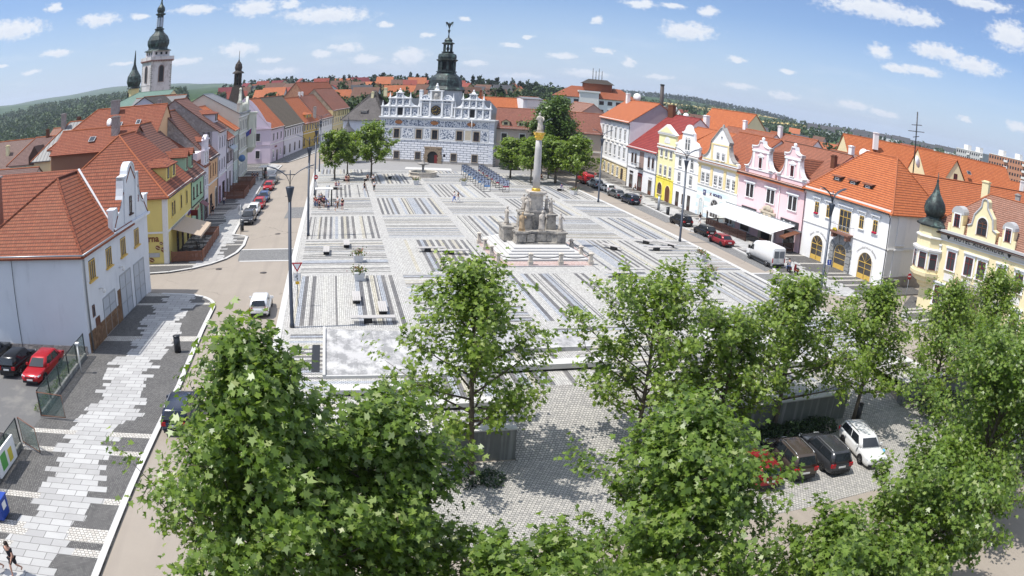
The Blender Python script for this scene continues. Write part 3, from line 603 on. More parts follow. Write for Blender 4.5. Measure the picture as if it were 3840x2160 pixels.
def volute(pts, top, n=6):
    """concave curve from pts[0] up to pts[1]"""
    (x0, z0), (x1, z1) = pts; r = []
    for i in range(n + 1):
        a = math.pi / 2 * i / n; r.append((x0 + (x1 - x0) * math.sin(a), z1 - (z1 - z0) * math.cos(a)) if top else (x0 + (x1 - x0) * (1 - math.cos(a)), z0 + (z1 - z0) * math.sin(a)))
    return r
def obelisk(m, x, y, z, h=.9, w=.3, mi=0):
    m.box(x - w / 2, x + w / 2, y - w / 2, y + w / 2, z, z + h * .3, mi); m.taper(x - w * .35, x + w * .35, y - w * .35, y + w * .35, z + h * .3, z + h * .85, .3, mi); m.ball((x, y, z + h * .92), w * .28, 6, mi)

# ------------------------------------------------------------------ town hall
def f_sgraf(s):
    v = s.vec('MULTIPLY', s.pos, (1, 1, 1)); n = s.noise(v, 2.6, 5, .7); w = s.noise(v, 6.0, 3, .6)
    nd = s.n('ShaderNodeTexVoronoi', feature='SMOOTH_F1'); s.set(nd.inputs['Vector'], s.vec('ADD', v, s.vec('MULTIPLY', s.noise(v, 1.5, 3, .6, 'Color'), (.7, .7, .7)))); nd.inputs['Scale'].default_value = 3.2
    k = s.math('ADD', s.math('MULTIPLY', nd.outputs['Distance'], .9), s.math('MULTIPLY', w, .5))
    return s.ramp(k, [(.30, (.045, .06, .10)), (.52, (.10, .125, .18)), (.60, (.40, .43, .48)), (.74, (.60, .61, .62))])
M_sgraf = material('sgraffito_figures', f_sgraf, .9, .15)
M_sbrick = material('sgraffito_blocks', lambda s: s.mix(s.mrange(s.noise(s.pos, .6, 5, .7), .5, .8, 0, .25), s.brick(s.uv, (.74, .74, .75), (.66, .67, .70), (.13, .15, .20), 1.55, .52, .055, .5)[0], (.5, .5, .5)), .9, .15)
M_quoin = material('sgraffito_quoins', lambda s: s.brick(s.uv, (.22, .26, .34), (.62, .63, .66), (.70, .70, .71), 1.0, .36, .05, .5, .1)[0], .9, .15)
M_orange = plain('ochre_sgraffito', (.45, .20, .09), .9, .1, 0, .5, 3)
M_palegrey = plaster('pale_grey', (.50, .51, .52))
def town_hall():
    F = Frame((10.0, 166.0), (34.2, 154.4)); W = F.W
    r = thing('town_hall', 'white sgraffito town hall with three scrolled gables, a clock and a dark onion domed tower', 'town hall', F.p0, F.rz)
    m = MB(); m.box(0, W, 0, 15, -1, 10.3); m.build('wall', M_palegrey, r)
    m = MB(); m.box(-.02, W + .02, -.03, .02, .55, 5.12); m.box(-.03, -.0, -.0, 15, .55, 5.1); m.box(W, W + .03, 0, 15, .55, 5.1); m.build('block_facing', M_sbrick, r)
    m = MB(); m.box(-.1, W + .1, -.12, .01, -.6, .55); m.build('plinth', M_greystone, r)
    m = MB(); m.box(-.02, .8, -.04, .02, 5.35, 10.0); m.box(W - 1.1, W + .02, -.04, .02, 5.35, 10.0); m.box(W - 1.0, W + .025, -.05, .02, .6, 5.1); m.build('quoins', M_quoin, r)
    m = MB(); m.box(-.1, W + .1, -.16, .02, 5.12, 5.34); m.box(.82, W - 1.12, -.10, .02, 8.05, 8.22); m.box(-.2, W + .2, -.42, .05, 10.05, 10.3); m.box(-.3, W + .3, -.62, .05, 10.3, 10.52); m.build('cornice', M_white, r)
    fr = plain('stone_jamb', (.36, .31, .25), .85, .2)
    for x in (4.1, 9.5, 13.3, 19.05, 22.9): opening(r, x, 5.5, 1.25, 2.05, fr=M_darkwood, sur=fr, sw=.2, hood=None, cols=2, rows=2, out=.13)
    for x in (4.3, 9.5, 17.95, 22.75): opening(r, x, .75, 1.2, 1.6, y=-.03, fr=M_darkwood, sur=fr, sw=.16, cols=2, rows=2, out=.1)
    def panel(x0, x1, z0, z1, mt=None, nm='sgraffito_panel', arch=False):
        m = MB(); w, h = x1 - x0, z1 - z0
        m.xz(outline(w, h, arch), -.06, .0, 0); b = m.build(nm, [mt or M_sgraf], r, ((x0 + x1) / 2, 0, z0))
        q = MB(); ring(q, w, h, .09, -.09, .0, 0, arch); q.build('border', M_white, b); return b
    for a, b in ((1.0, 2.9), (5.5, 8.2), (10.9, 12.1), (14.5, 17.9), (24.0, 25.5)): panel(a, b, 5.55, 7.8)
    panel(20.3, 21.7, 5.6, 7.8, plain('tan_panel', (.45, .40, .31), .9, .1, 0, .3, 4))
    for i, (a, b) in enumerate(((1.0, 1.9), (2.2, 6.8), (7.1, 10.6), (10.9, 15.3), (15.6, 19.1), (19.4, 23.8), (24.1, 25.5))):
        p = panel(a, b, 8.4, 9.85, None, 'frieze_panel')
        if i in (1, 3, 5): q = MB(); q.lathe([(.01, -.01), (.95, 0), (.95, .02), (.01, .03)], 14, (0, 0, 0)); e = q.build('medallion', M_orange, p, (0, -.075, .8)); e.rotation_euler = (rad(90), 0, 0); e.scale = (1, .5, 1)
    # portal
    m = MB()
    for i in range(11):
        a0, a1 = 180 * i / 11, 180 * (i + 1) / 11; p = arcpts((13.1, 1.45), 1.28, a0 + 1, a1 - 1, 1); q = arcpts((13.1, 1.45), 2.0 if i % 2 else 2.15, a0 + 1, a1 - 1, 1); m.xz([p[0], q[0], q[1], p[1]], -.3, 0)
    for i in range(4):
        for sx in (-1, 1): m.box(13.1 + sx * 1.65 - .45 - .1 * (i % 2), 13.1 + sx * 1.65 + .4 + .1 * (i % 2), -.28 - .03 * (i % 2), 0, -.3 + i * .44, .1 + i * .44)
    m.box(11.0, 15.2, -.22, 0, 3.4, 3.75); m.xz([(11.1, 1.5), (11.1, 3.4), (15.1, 3.4), (15.1, 1.5)], -.12, 0); p = m.build('portal', plain('brown_sandstone', (.27, .21, .15), .9, .15, 0, .3, 3), r)
    m = MB(); m.xz([(x + 13.1, z - .2) for x, z in outline(2.5, 2.9, True)], -.14, -.1); m.build('opening', M_black, p)
    m = MB(); m.box(13.5, 14.2, -.17, -.14, .0, 1.9); m.build('door_panel', M_red, p)
    # gables
    def tier(m, x0, x1, z0, z1, n, y=.05, blank=()):
        m.box(x0, x1, y, y + .5, z0, z1 - .2, 0); m.box(x0 - .2, x1 + .2, y - .38, y + .55, z1 - .22, z1, 1); m.box(x0, x1, y - .12, y + .5, z0, z0 + .16, 1)
        w = (x1 - x0) / n
        for i in range(n + 1):
            xc = x0 + .16 + (x1 - x0 - .32) * i / n; m.box(xc - .16, xc + .16, y - .28, y + .02, z0 + .16, z1 - .22, 1); m.box(xc - .22, xc + .22, y - .33, y + .02, z0 + .16, z0 + .4, 1); m.box(xc - .21, xc + .21, y - .32, y + .02, z1 - .45, z1 - .3, 1)
        for i in range(n):
            a = x0 + .16 + (x1 - x0 - .32) * i / n + .3; b = a + (x1 - x0 - .32) / n - .6; mi = 3 if i in blank else 2
            h = (z1 - z0 - .8); m.xz([((a + b) / 2 + px_ * 1.0, z0 + .34 + pz_) for px_, pz_ in outline(b - a, h, mi == 2 and n > 3)], y - .07, y, mi)
    def small_gable(x0, x1, xa, xb, xc0, xc1, lab):
        m = MB(); tier(m, x0, x1, 10.52, 13.0, 5, .05, (2,)); tier(m, xa, xb, 13.0, 14.95, 3)
        xm = (xc0 + xc1) / 2
        m.box(xc0, xc1, .05, .5, 14.95, 16.15, 0); m.box(xc0 - .2, xc1 + .2, -.25, .55, 16.0, 16.2, 1); m.xz(outline(1.0, .8, False), -.02, .05, 2, Matrix.Translation((xm, 0, 15.1)))
        for sx in (-1, 1): m.box(xm + sx * .72 - .12, xm + sx * .72 + .12, -.12, .06, 14.95, 16.0, 1)
        m.taper(xm - .5, xm + .5, -.1, .5, 16.2, 16.75, .35, 1); m.ball((xm, .2, 16.95), .2, 8, 1)
        for (p, q) in (((x0 + .2, 13.0), (xa, 14.5)), ((x1 - .2, 13.0), (xb, 14.5)), ((xa + .1, 14.95), (xc0, 15.9)), ((xb - .1, 14.95), (xc1, 15.9))):
            m.xz(volute((p, q), True) + [(q[0], p[1])], .1, .45, 1)
        for x, z in ((x0 + .15, 13.0), (x1 - .15, 13.0), (xa + .1, 14.95), (xb - .1, 14.95)): obelisk(m, x, .15, z, 1.25, .34, 1)
        return m.build('gable', [M_palegrey, M_white, M_sgraf, M_black], r)
    small_gable(0.1, 9.3, 1.9, 7.1, 3.7, 5.1, ''); small_gable(17.5, 25.9, 19.3, 24.2, 21.0, 22.5, '')
    m = MB(); x0, x1 = 9.5, 17.3
    m.box(x0, x1, -.05, .5, 10.52, 14.4, 0); m.box(x0 - .15, x1 + .15, -.5, .55, 14.35, 14.62, 1); m.box(x0, x1, -.3, .5, 13.75, 13.9, 1); m.box(x0, x1, -.2, .5, 10.52, 10.7, 1)
    for x in (9.75, 11.9, 14.75, 17.05): m.box(x - .2, x + .2, -.36, 0, 10.7, 14.35, 1); m.box(x - .28, x + .28, -.42, 0, 10.7, 11.0, 1)
    for x in (10.82, 15.9): m.xz([(x + a, 10.95 + b) for a, b in outline(1.45, 2.5, True)], -.12, -.03, 2)
    for i in range(6): m.box(10 + i * 1.2, 10.9 + i * 1.2, -.1, 0, 13.95, 14.3, 2)
    m.box(11.8, 14.7, -.05, .5, 14.62, 16.6, 3); m.box(11.6, 14.9, -.35, .55, 16.55, 16.8, 1)
    for x in (12.0, 14.5): m.box(x - .2, x + .2, -.3, 0, 14.62, 16.55, 1)
    m.ball((13.2, -.1, 15.5), .55, 8, 3, (1, .5, 1.3)); m.taper(12.7, 13.8, -.2, .5, 16.8, 17.4, .5, 1); m.ball((13.25, .1, 17.75), .38, 8, 1); m.ball((13.25, .1, 18.25), .2, 8, 1)
    for sx, xx in ((1, 10.7), (-1, 15.85)):
        m.xz([(xx + a, 14.62 + b) for a, b in arcpts((0, 0), .95, 0, 180, 8)], .05, .4, 2); m.xz([(xx + a, 14.62 + b) for a, b in arcpts((0, 0), 1.12, 0, 180, 8)], .12, .36, 1)
    for x in (9.6, 17.2): obelisk(m, x, .1, 14.62, 1.5, .36, 1)
    g = m.build('gable', [M_palegrey, M_white, M_sgraf, plain('relief_stone', (.42, .40, .37), .9, .1, 0, .5, 5)], r)
    m = MB(); m.lathe([(.01, 0), (1.16, 0), (1.16, .12), (1.0, .14), (.01, .14)], 28); c = m.build('clock', [M_black], r, (13.3, -.06, 12.12)); c.rotation_euler = (rad(90), 0, 0)
    m = MB()
    for k in range(12):
        a = rad(30 * k); m.add([(math.sin(a) * .72 + math.cos(a) * s1, math.cos(a) * .72 - math.sin(a) * s1, .15) for s1 in (-.04, .04)] + [(math.sin(a) * .95 + math.cos(a) * s1, math.cos(a) * .95 - math.sin(a) * s1, .15) for s1 in (.04, -.04)], [(0, 1, 2, 3)])
    for a, l, w in ((rad(21), .5, .06), (rad(252), .85, .045)): m.add([(math.sin(a) * k + math.cos(a) * s1, math.cos(a) * k - math.sin(a) * s1, .17) for k, s1 in ((-.12, -w), (-.12, w), (l, w * .4), (l, -w * .4))], [(0, 1, 2, 3)])
    m.build('clock_hands', M_gold, c)
    # roofs behind the gables
    for a, b, z in ((0.2, 9.0, 16.0), (17.6, 26.0, 16.0), (9.4, 17.4, 16.2)):
        m = MB(); xm = (a + b) / 2
        for sx in (-1, 1):
            e = a if sx < 0 else b; m.sheet([(e, .5, 10.4), (xm, .5, z - 1.4), (xm, 15, z - 1.4), (e, 15, 10.4)][::sx], .12)
        m.build('roof', sheetroof('dark_metal', (.07, .075, .08)), r)
    chimney(r, 8.6, 3.0, 12, 16.6, .8, .8, M_white)
    # tower with onion dome
    t = MB(); cx, cy = 13.35, 6.0; a0 = rad(22.5)
    L = lambda pr, n=8, **k: t.lathe(pr, n, (cx, cy, 0), a0=a0, smooth=False, **k)
    L([(4.0, 10), (4.0, 16.9)], mi=1)
    L([(4.45, 16.8), (4.5, 17.0), (4.15, 17.35), (3.85, 17.8), (3.78, 18.6), (3.7, 19.2), (3.35, 19.9), (2.75, 20.4), (2.3, 20.8), (2.15, 21.2)])
    L([(2.45, 21.15), (2.45, 21.35), (2.1, 21.4)]); L([(2.1, 21.4), (2.1, 21.75)]); L([(1.3, 21.7), (1.3, 24.0)], mi=2)
    for k in range(8):
        a = a0 + math.pi * k / 4; t.box(-.24, .24, -.24, .24, 21.4, 24.1, 0, Matrix.Translation((cx + 1.85 * math.cos(a), cy + 1.85 * math.sin(a), 0)) @ Matrix.Rotation(a, 4, 'Z'))
    L([(2.15, 23.75), (2.5, 24.05), (2.55, 24.2), (2.1, 24.35), (2.2, 24.9), (2.05, 25.5), (1.4, 25.8), (1.2, 26.0)]); L([(1.45, 26.0), (1.45, 26.15), (1.1, 26.2)])
    for k in range(8):
        a = a0 + math.pi * k / 4; t.box(-.11, .11, -.11, .11, 26.15, 28.1, 0, Matrix.Translation((cx + .98 * math.cos(a), cy + .98 * math.sin(a), 0)) @ Matrix.Rotation(a, 4, 'Z'))
    t.ball((cx, cy, 26.9), .42, 8, 2, (1, 1, 1.3))
    L([(1.05, 27.9), (1.5, 28.15), (1.5, 28.3), (.9, 28.6), (.95, 29.0), (.6, 29.45), (.2, 29.7), (.1, 30.6), (.25, 31.2), (.3, 31.5), (.08, 31.8), (.05, 33.2)])
    t.xz([(cx - .1, 31.9), (cx + .1, 31.9), (cx + .35, 32.6), (cx + .75, 33.2), (cx + .75, 32.4), (cx + .95, 33.6), (cx + .5, 33.55), (cx + .1, 33.1), (cx, 33.6), (cx - .1, 33.1), (cx - .5, 33.55), (cx - .95, 33.6), (cx - .75, 32.4), (cx - .75, 33.2), (cx - .35, 32.6)], cy - .05, cy + .05)
    t.build('tower', [M_copper, M_palegrey, M_black], r)
    # flagpole on the facade
    m = MB(); m.tube([(22.0, -.1, 8.6), (22.0, -1.2, 10.4)], .05, 6); m.tube([(21.9, -.9, 6.8), (21.95, -1.0, 10.2)], .06, 6); m.build('flagpole', M_white, r)
    m = MB(); m.box(15.55, 16.0, -.06, -.03, 1.6, 2.2); m.build('plaque', M_black, r)
    return r
town_hall()
# small grey roofed house left of the hall, round kiosk tower, pink house right of the hall
r = house('gabled_house', 'plain white house with a grey slate hipped roof left of the town hall', (1.2, 172), (10.6, 168.5), 13, 9.9, 16.4, plaster('greywhite', (.62, .64, .68)), slate('grey', (.105, .095, .09)), 6.2, 5.0, .5, 6.5, slate('grey', (.1, .1, .1)), .12)
row(r, 6.2, 1.0, 1.7, (5.0, 9.2), fr=M_white, sur=M_sill, cols=2, rows=2); row(r, 2.2, 1.0, 1.7, (5.0, 9.0), cols=2, rows=2)
dormer(r, 4.8, 1.0, 1.5, 11.2, .35, 2.2, M_sill, slate('grey', (.1, .1, .1)), 0, 'shed', rise=1.1); chimney(r, 5.6, 5.0, 13.5, 16.0, .6, .6, M_cream); chimney(r, 8.2, 7.2, 15.0, 17.0, .8, .6, M_cream)
o = thing('round_kiosk', 'little round white tower house with a two stage conical slate roof', 'kiosk', (2.3, 163, 0))
m = MB(); m.lathe([(2.5, -.3), (2.5, 5.3)], 20); m.build('wall', WHITE, o)
m = MB(); m.lathe([(3.05, 5.1), (3.0, 5.25), (1.45, 6.9), (1.3, 7.1)], 12, smooth=False); m.lathe([(1.75, 7.1), (1.7, 7.2), (.55, 8.3), (.2, 9.3), (.06, 10.2), (.03, 10.6)], 12, smooth=False); m.build('roof', slate('dark', (.10, .10, .105)), o)
m = MB(); m.box(-.3, .3, -2.55, -2.4, 3.4, 4.5); m.build('window', M_glass, o)
m = MB()
for i in range(12): m.box(-1.8 + i * .33, -1.75 + i * .33, -2.75, -2.7, 1.8, 2.6)
m.box(-1.9, 1.9, -2.77, -2.68, 2.6, 2.66); m.build('railing', M_metal, o)
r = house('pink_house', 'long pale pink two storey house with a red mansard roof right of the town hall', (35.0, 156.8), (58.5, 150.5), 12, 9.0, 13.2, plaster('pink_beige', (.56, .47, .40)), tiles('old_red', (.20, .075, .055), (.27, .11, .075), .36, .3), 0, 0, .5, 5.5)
row(r, 5.6, 1.15, 1.9, (2.0, 6.0, 9.6, 13.2, 16.8, 20.4), fr=M_darkwood, sur=M_sill, sw=.2); row(r, 1.6, 1.2, 1.9, (2.4, 6.2, 9.6, 13.2), fr=M_darkwood, sur=M_sill, sw=.2); band(r, 4.4, .25, .12)
for x in (2.2, 5.6, 8.0, 11.5, 15): dormer(r, x, .4, 1.7, 9.2, 1.0, 2.0, M_cream, tiles('old_red', (.20, .075, .055), (.27, .11, .075), .36, .3), 1, 'gable', M_darkwood, .5)
# ------------------------------------------------------------------ houses along the right side of the square
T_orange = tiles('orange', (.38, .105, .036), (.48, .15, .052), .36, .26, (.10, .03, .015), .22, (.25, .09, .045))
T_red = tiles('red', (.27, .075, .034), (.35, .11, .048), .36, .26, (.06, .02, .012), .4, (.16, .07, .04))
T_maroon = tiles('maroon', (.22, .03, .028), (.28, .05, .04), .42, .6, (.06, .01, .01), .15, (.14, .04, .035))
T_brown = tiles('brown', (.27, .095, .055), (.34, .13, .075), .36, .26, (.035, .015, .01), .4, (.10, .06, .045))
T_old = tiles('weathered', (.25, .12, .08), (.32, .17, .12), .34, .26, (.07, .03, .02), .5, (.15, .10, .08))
S_grey = sheetroof('grey', (.15, .15, .15)); S_green = sheetroof('green', (.10, .17, .13)); S_dark = slate('brownblack', (.06, .05, .042))
RA = [(58.3, 153.4), (56.0, 130.7), (56.1, 117.3), (56.1, 110.2), (56.2, 101.6), (57.05, 90.1), (58.5, 74.5), (59.9, 58.2)]
P_w2 = plaster('white2', (.76, .76, .76)); P_yel = plaster('pale_yellow', (.80, .74, .42)); P_byel = plaster('bright_yellow', (.80, .68, .10)); P_pink = plaster('pink', (.80, .56, .57)); P_och = plaster('soft_ochre', (.76, .62, .33))
def shopdoor(r, x, w=1.1, h=2.5, fr=None, **k): return opening(r, x, .02, w, h, fr=fr or M_darkwood, glass=k.pop('glass', M_glasslit), kind='door', sill=False, cols=k.pop('cols', 1), rows=2, solid=fr or M_darkwood, **k)
def sign(r, x, z, w, h, txt, mt, tm, size, out=.1, bold=0.0):
    m = MB(); m.box(-w / 2, w / 2, -out, -.0, 0, h); o = m.build('sign', mt, r, (x, -.01, z))
    if txt: t = link('lettering', text_mesh(txt, size, tm, bold=bold), o, (0, -out - .012, h / 2)); t.rotation_euler = (rad(90), 0, 0)
    return o
def lettering(r, x, y, z, txt, size, mt, bold=0.0, arc=None, name='lettering', space=1.0):
    t = link(name, text_mesh(txt, size, mt, bold=bold, arc=arc, space=space), r, (x, y, z)); t.rotation_euler = (rad(90), 0, 0); return t
# tall white house with the yellow rusticated ground floor
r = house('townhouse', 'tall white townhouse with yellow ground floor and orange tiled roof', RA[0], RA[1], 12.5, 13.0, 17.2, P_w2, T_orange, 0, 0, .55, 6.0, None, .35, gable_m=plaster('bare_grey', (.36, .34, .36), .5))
m = MB(); m.box(0.02, 22.7, -.04, 0, .0, 3.55); m.build('rusticated_base', material('yellow_rustication', lambda s: s.brick(s.uv, (.74, .60, .33), (.78, .66, .40), (.40, .33, .2), .9, .38, .04, .5)[0], .9, .15), r)
m = MB(); m.box(0, 22.8, -.09, 0, -.2, .75); m.build('plinth', M_greystone, r)
xs = [2.9, 6.3, 9.7, 13.1, 16.5, 19.9]
row(r, 8.75, 1.0, 2.05, xs, sur=M_sill, sw=.18, hood='flat'); row(r, 5.15, 1.0, 2.0, xs, sur=M_sill, sw=.18, hood='tri'); row(r, 1.05, 1.05, 1.9, [2.6, 6.0, 9.4, 12.8, 16.2], y=-.04, sur=M_sill, sw=.14)
shopdoor(r, 19.3, 1.5, 3.0, M_brown, y=-.04); band(r, 3.6, .3, .22); band(r, 7.95, .3, .18); band(r, 12.0, .08, .1); m = MB()
for i in range(22): m.box(.6 + i * 1.02, .95 + i * 1.02, -.1, 0, 12.12, 12.55)
m.build('frieze_blocks', M_grey, r); chimney(r, 3.5, 5.2, 16, 18.6, 1.3, .7, WHITE); chimney(r, 21.0, 8, 14, 16.6, .8, .6)
# lower white house with maroon roof
r = house('townhouse', 'two storey white house with a steep maroon roof and a recessed balcony', RA[1], RA[2], 17, 8.3, 15.3, P_w2, T_maroon, 0, 0, .5, 8.5, plain('maroon_ridge', (.18, .03, .03)), .3)
row(r, 5.0, .85, 1.9, [2.2, 3.75, 9.9, 11.7], fr=M_brown, sur=M_grey, sw=.12, rows=2); band(r, 4.1, .12, .14, mt=M_grey)
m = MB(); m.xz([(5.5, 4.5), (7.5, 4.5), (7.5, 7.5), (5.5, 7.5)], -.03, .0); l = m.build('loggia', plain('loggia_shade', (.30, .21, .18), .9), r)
m = MB(); m.box(5.4, 7.6, -.7, 0, 4.28, 4.45); m.tube([(5.45, -.65, 5.4), (7.55, -.65, 5.4)], .03, 5); [m.tube([(5.45 + i * .3, -.65, 4.45), (5.45 + i * .3, -.65, 5.4)], .018, 4) for i in range(8)]; m.build('balcony', M_metal, r)
shopdoor(r, 2.2, 1.5, 2.6, sur=M_grey); shopdoor(r, 6.3, 1.7, 2.8, sur=M_red, sw=.16); shopdoor(r, 11.0, 1.5, 2.7, M_brown, sur=M_sill)
sign(r, 6.3, 3.05, 2.0, .35, '', M_red, M_white, .3); sign(r, 2.2, 3.0, 1.6, .35, '', M_black, M_white, .3); sign(r, 11.0, 3.05, 1.4, .22, '', M_grey, M_white, .2)
chimney(r, 2.2, 8, 14.5, 17, 2.2, .7, M_brown); skylight(r, 9.2, 2.6, 10.9, rad(40)); chimney(r, 12.2, 10.5, 13, 15.9, 1.3, .8, WHITE)
# narrow yellow house with triangular pediment
r = house('townhouse', 'narrow pale yellow house with a bright yellow arched ground floor and a triangular pediment', RA[2], RA[3], 15, 9.6, 13.7, P_yel, T_orange, 0, 0, .1, 8.0, None, .3, gutter=False)
m = MB(); m.box(0.1, 7.0, .0, .4, 9.4, 12.0, 0); m.xz([(-.2, 12.0), (7.3, 12.0), (3.6, 13.7)], -.3, .45, 1); m.xz([(.9, 12.2), (6.2, 12.2), (3.6, 13.3)], -.34, -.3, 0); m.box(-.1, 7.2, -.22, .1, 11.75, 12.0, 1); m.box(-.1, 7.2, -.2, .02, 9.75, 9.95, 1); m.xz([(3.6 + a, 10.3 + b) for a, b in arcpts((0, 0), 1.2, 0, 180, 8)], -.06, 0, 1); m.build('pediment', [P_yel, M_sill], r)
row(r, 7.8, .85, 1.8, [1.6, 3.55, 5.5], sur=M_sill); row(r, 4.45, .85, 1.75, [1.6, 3.55, 5.5], sur=M_sill); band(r, 3.85, .14, .12, mt=P_byel)
m = MB(); m.box(.03, 7.05, -.05, 0, 0, 3.8); m.build('painted_base', P_byel, r)
opening(r, 1.9, .9, 1.8, 2.1, fr=M_brown, sur=P_och, arch=True, y=-.05, glass=M_glasslit, kind='shop_window'); opening(r, 5.2, .05, 1.8, 2.8, fr=M_brown, sur=P_och, arch=True, y=-.05, glass=M_brown, kind='door', sill=False, solid=M_brown)
for x in (1.2, 3.4, 5.6): m = MB(); m.tube([(x, 0, 4.1), (x, -.6, 4.3), (x, -.7, 4.0)], .04, 5); m.build('wall_lamp', M_metal, r)
# narrow white house with a small scrolled gable
r = house('townhouse', 'narrow white house with a small rounded gable holding two slim arched windows', RA[3], RA[4], 15, 9.2, 13.7, WHITE, T_orange, 0, 0, .1, 8.0, None, .3, gutter=False)
m = MB(); m.xz([(.2, 9.2), (8.4, 9.2), (8.4, 10.6), (7.6, 11.4), (6.6, 11.6), (6.3, 12.9), (5.6, 13.3)] + arcpts((4.3, 13.0), 1.3, 20, 160, 6) + [(3.0, 13.3), (2.4, 12.9), (2.1, 11.6), (1.2, 11.4), (.2, 10.6)], -.02, .4); m.box(2.3, 6.3, -.2, .45, 12.75, 12.95); m.box(-.05, .75, -.12, .4, 10.5, 10.9); m.box(7.7, 8.55, -.12, .4, 10.5, 10.9); m.box(-.05, 8.65, -.25, .02, 9.2, 9.4); m.build('gable', [WHITE], r)
row(r, 9.9, .62, 2.2, [3.85, 4.8], arch=True, y=-.03, sur=M_sill, cols=1); row(r, 6.9, .95, 1.8, [2.0, 6.3], sur=M_sill, sw=.16); row(r, 4.25, .9, 1.65, [2.0, 6.2], sur=M_sill); band(r, 3.7, .12, .1); band(r, 6.3, .1, .08)
shopdoor(r, 1.8, 1.1, 2.5); shopdoor(r, 6.0, 1.0, 2.5); opening(r, 4.1, .6, 1.0, 1.8, fr=M_brown, sur=M_sill, glass=M_glasslit, kind='shop_window')
lettering(r, 3.5, -.03, 2.9, 'X', .3, M_grey)
# white baroque house with yellow pilasters, bank on the ground floor
r = house('townhouse', 'white baroque house with curved gable, yellow pilasters and pale blue ground floor', RA[4], RA[5], 16, 8.9, 14.2, WHITE, T_red, 0, 0, .1, 8.0, None, .3, gutter=False)
m = MB(); W = r['W']; g = [(.9, 9.0), (1.0, 9.6)] + volute(((1.0, 9.7), (3.4, 12.2)), True, 6) + [(3.5, 12.4), (6.1, 14.7), (6.5, 14.7), (8.7, 12.5)] + [(W - x, z) for x, z in volute(((1.0, 9.7), (3.0, 12.2)), True, 6)][::-1] + [(W - .4, 9.6), (W - .3, 9.0)]
m.xz(g, -.05, .45, 0)
for i in range(2, len(g) - 3): 
    (a, b), (c, d) = g[i], g[i + 1]; m.add([(a, -.25, b), (c, -.25, d), (c, .6, d), (a, .6, b), (a, -.25, b + .14), (c, -.25, d + .14), (c, .6, d + .14), (a, .6, b + .14)], [(0, 1, 2, 3), (7, 6, 5, 4), (0, 4, 5, 1), (2, 6, 7, 3), (1, 5, 6, 2), (0, 3, 7, 4)], 2)
m.box(3.4, 8.7, -.13, 0, 11.9, 12.1, 1); m.box(1.2, W - .6, -.13, 0, 9.3, 9.5, 1)
for x in (3.7, 8.3): m.box(x - .28, x + .28, -.12, 0, 9.5, 11.9, 1)
m.lathe([(.01, -.03), (.22, -.03), (.22, .03), (.01, .03)], 12, (6.2, -.06, 13.3), 3); m.box(-.1, W + .0, -.5, .0, 8.6, 8.85, 2); m.box(-.05, W, -.2, 0, 8.2, 8.6, 1)
m.taper(6.05, 6.6, -.1, .3, 14.7, 15.3, .4, 2); m.build('gable', [WHITE, P_och, M_greystone, M_black], r)
for x in (.45, 4.0, 7.75, W - .5): m = MB(); m.box(x - .32, x + .32, -.1, 0, 5.2, 8.2); m.build('pilaster', P_och, r)
row(r, 9.6, .75, 1.15, [5.5, 7.0], y=-.05, sur=M_sill, cols=2, rows=2); row(r, 5.55, .85, 1.55, [1.5, 2.9, 5.2, 6.6, 8.8, 10.3], sur=M_sill, cols=2, rows=3); band(r, 5.0, .2, .14)
m = MB(); m.box(.03, W - .03, -.03, 0, 0, 4.95); m.build('striped_base', material('pale_blue_bands', lambda s: s.mix(s.math('GREATER_THAN', s.math('FRACT', s.math('DIVIDE', s.xyz(s.pos)[2], 1.3)), .5), (.60, .70, .74), (.80, .80, .72)), .9, .1), r)
opening(r, 1.6, .1, 1.0, 2.7, arch=True, y=-.03, fr=M_sill, sur=M_sill, sw=.3, glass=plain('pale_door', (.55, .64, .64)), kind='door', sill=False); opening(r, 5.6, .4, 2.3, 2.9, arch=True, y=-.03, fr=M_white, sur=M_sill, sw=.35, cols=3, rows=2, kind='shop_window', glass=M_glasslit); opening(r, 9.8, .4, 2.0, 2.8, arch=True, y=-.03, fr=M_white, sur=M_sill, sw=.3, cols=3, kind='shop_window', glass=M_glasslit)
navy = plain('navy_letters', (.05, .05, .14)); sign(r, 2.4, 3.55, .75, .8, 'M', navy, M_white, .55); lettering(r, 6.2, -.06, 3.95, 'MONETA', .62, navy, .02)
m = MB(); m.xz([(0, 0), (.2, .25), (0, .5), (.14, .5), (.3, .3), (.46, .5), (.6, .5), (.4, .25), (.6, 0), (.46, 0), (.3, .2), (.14, 0)], -.07, -.04); m.build('emblem', M_red, r, (3.9, 0, 3.7))
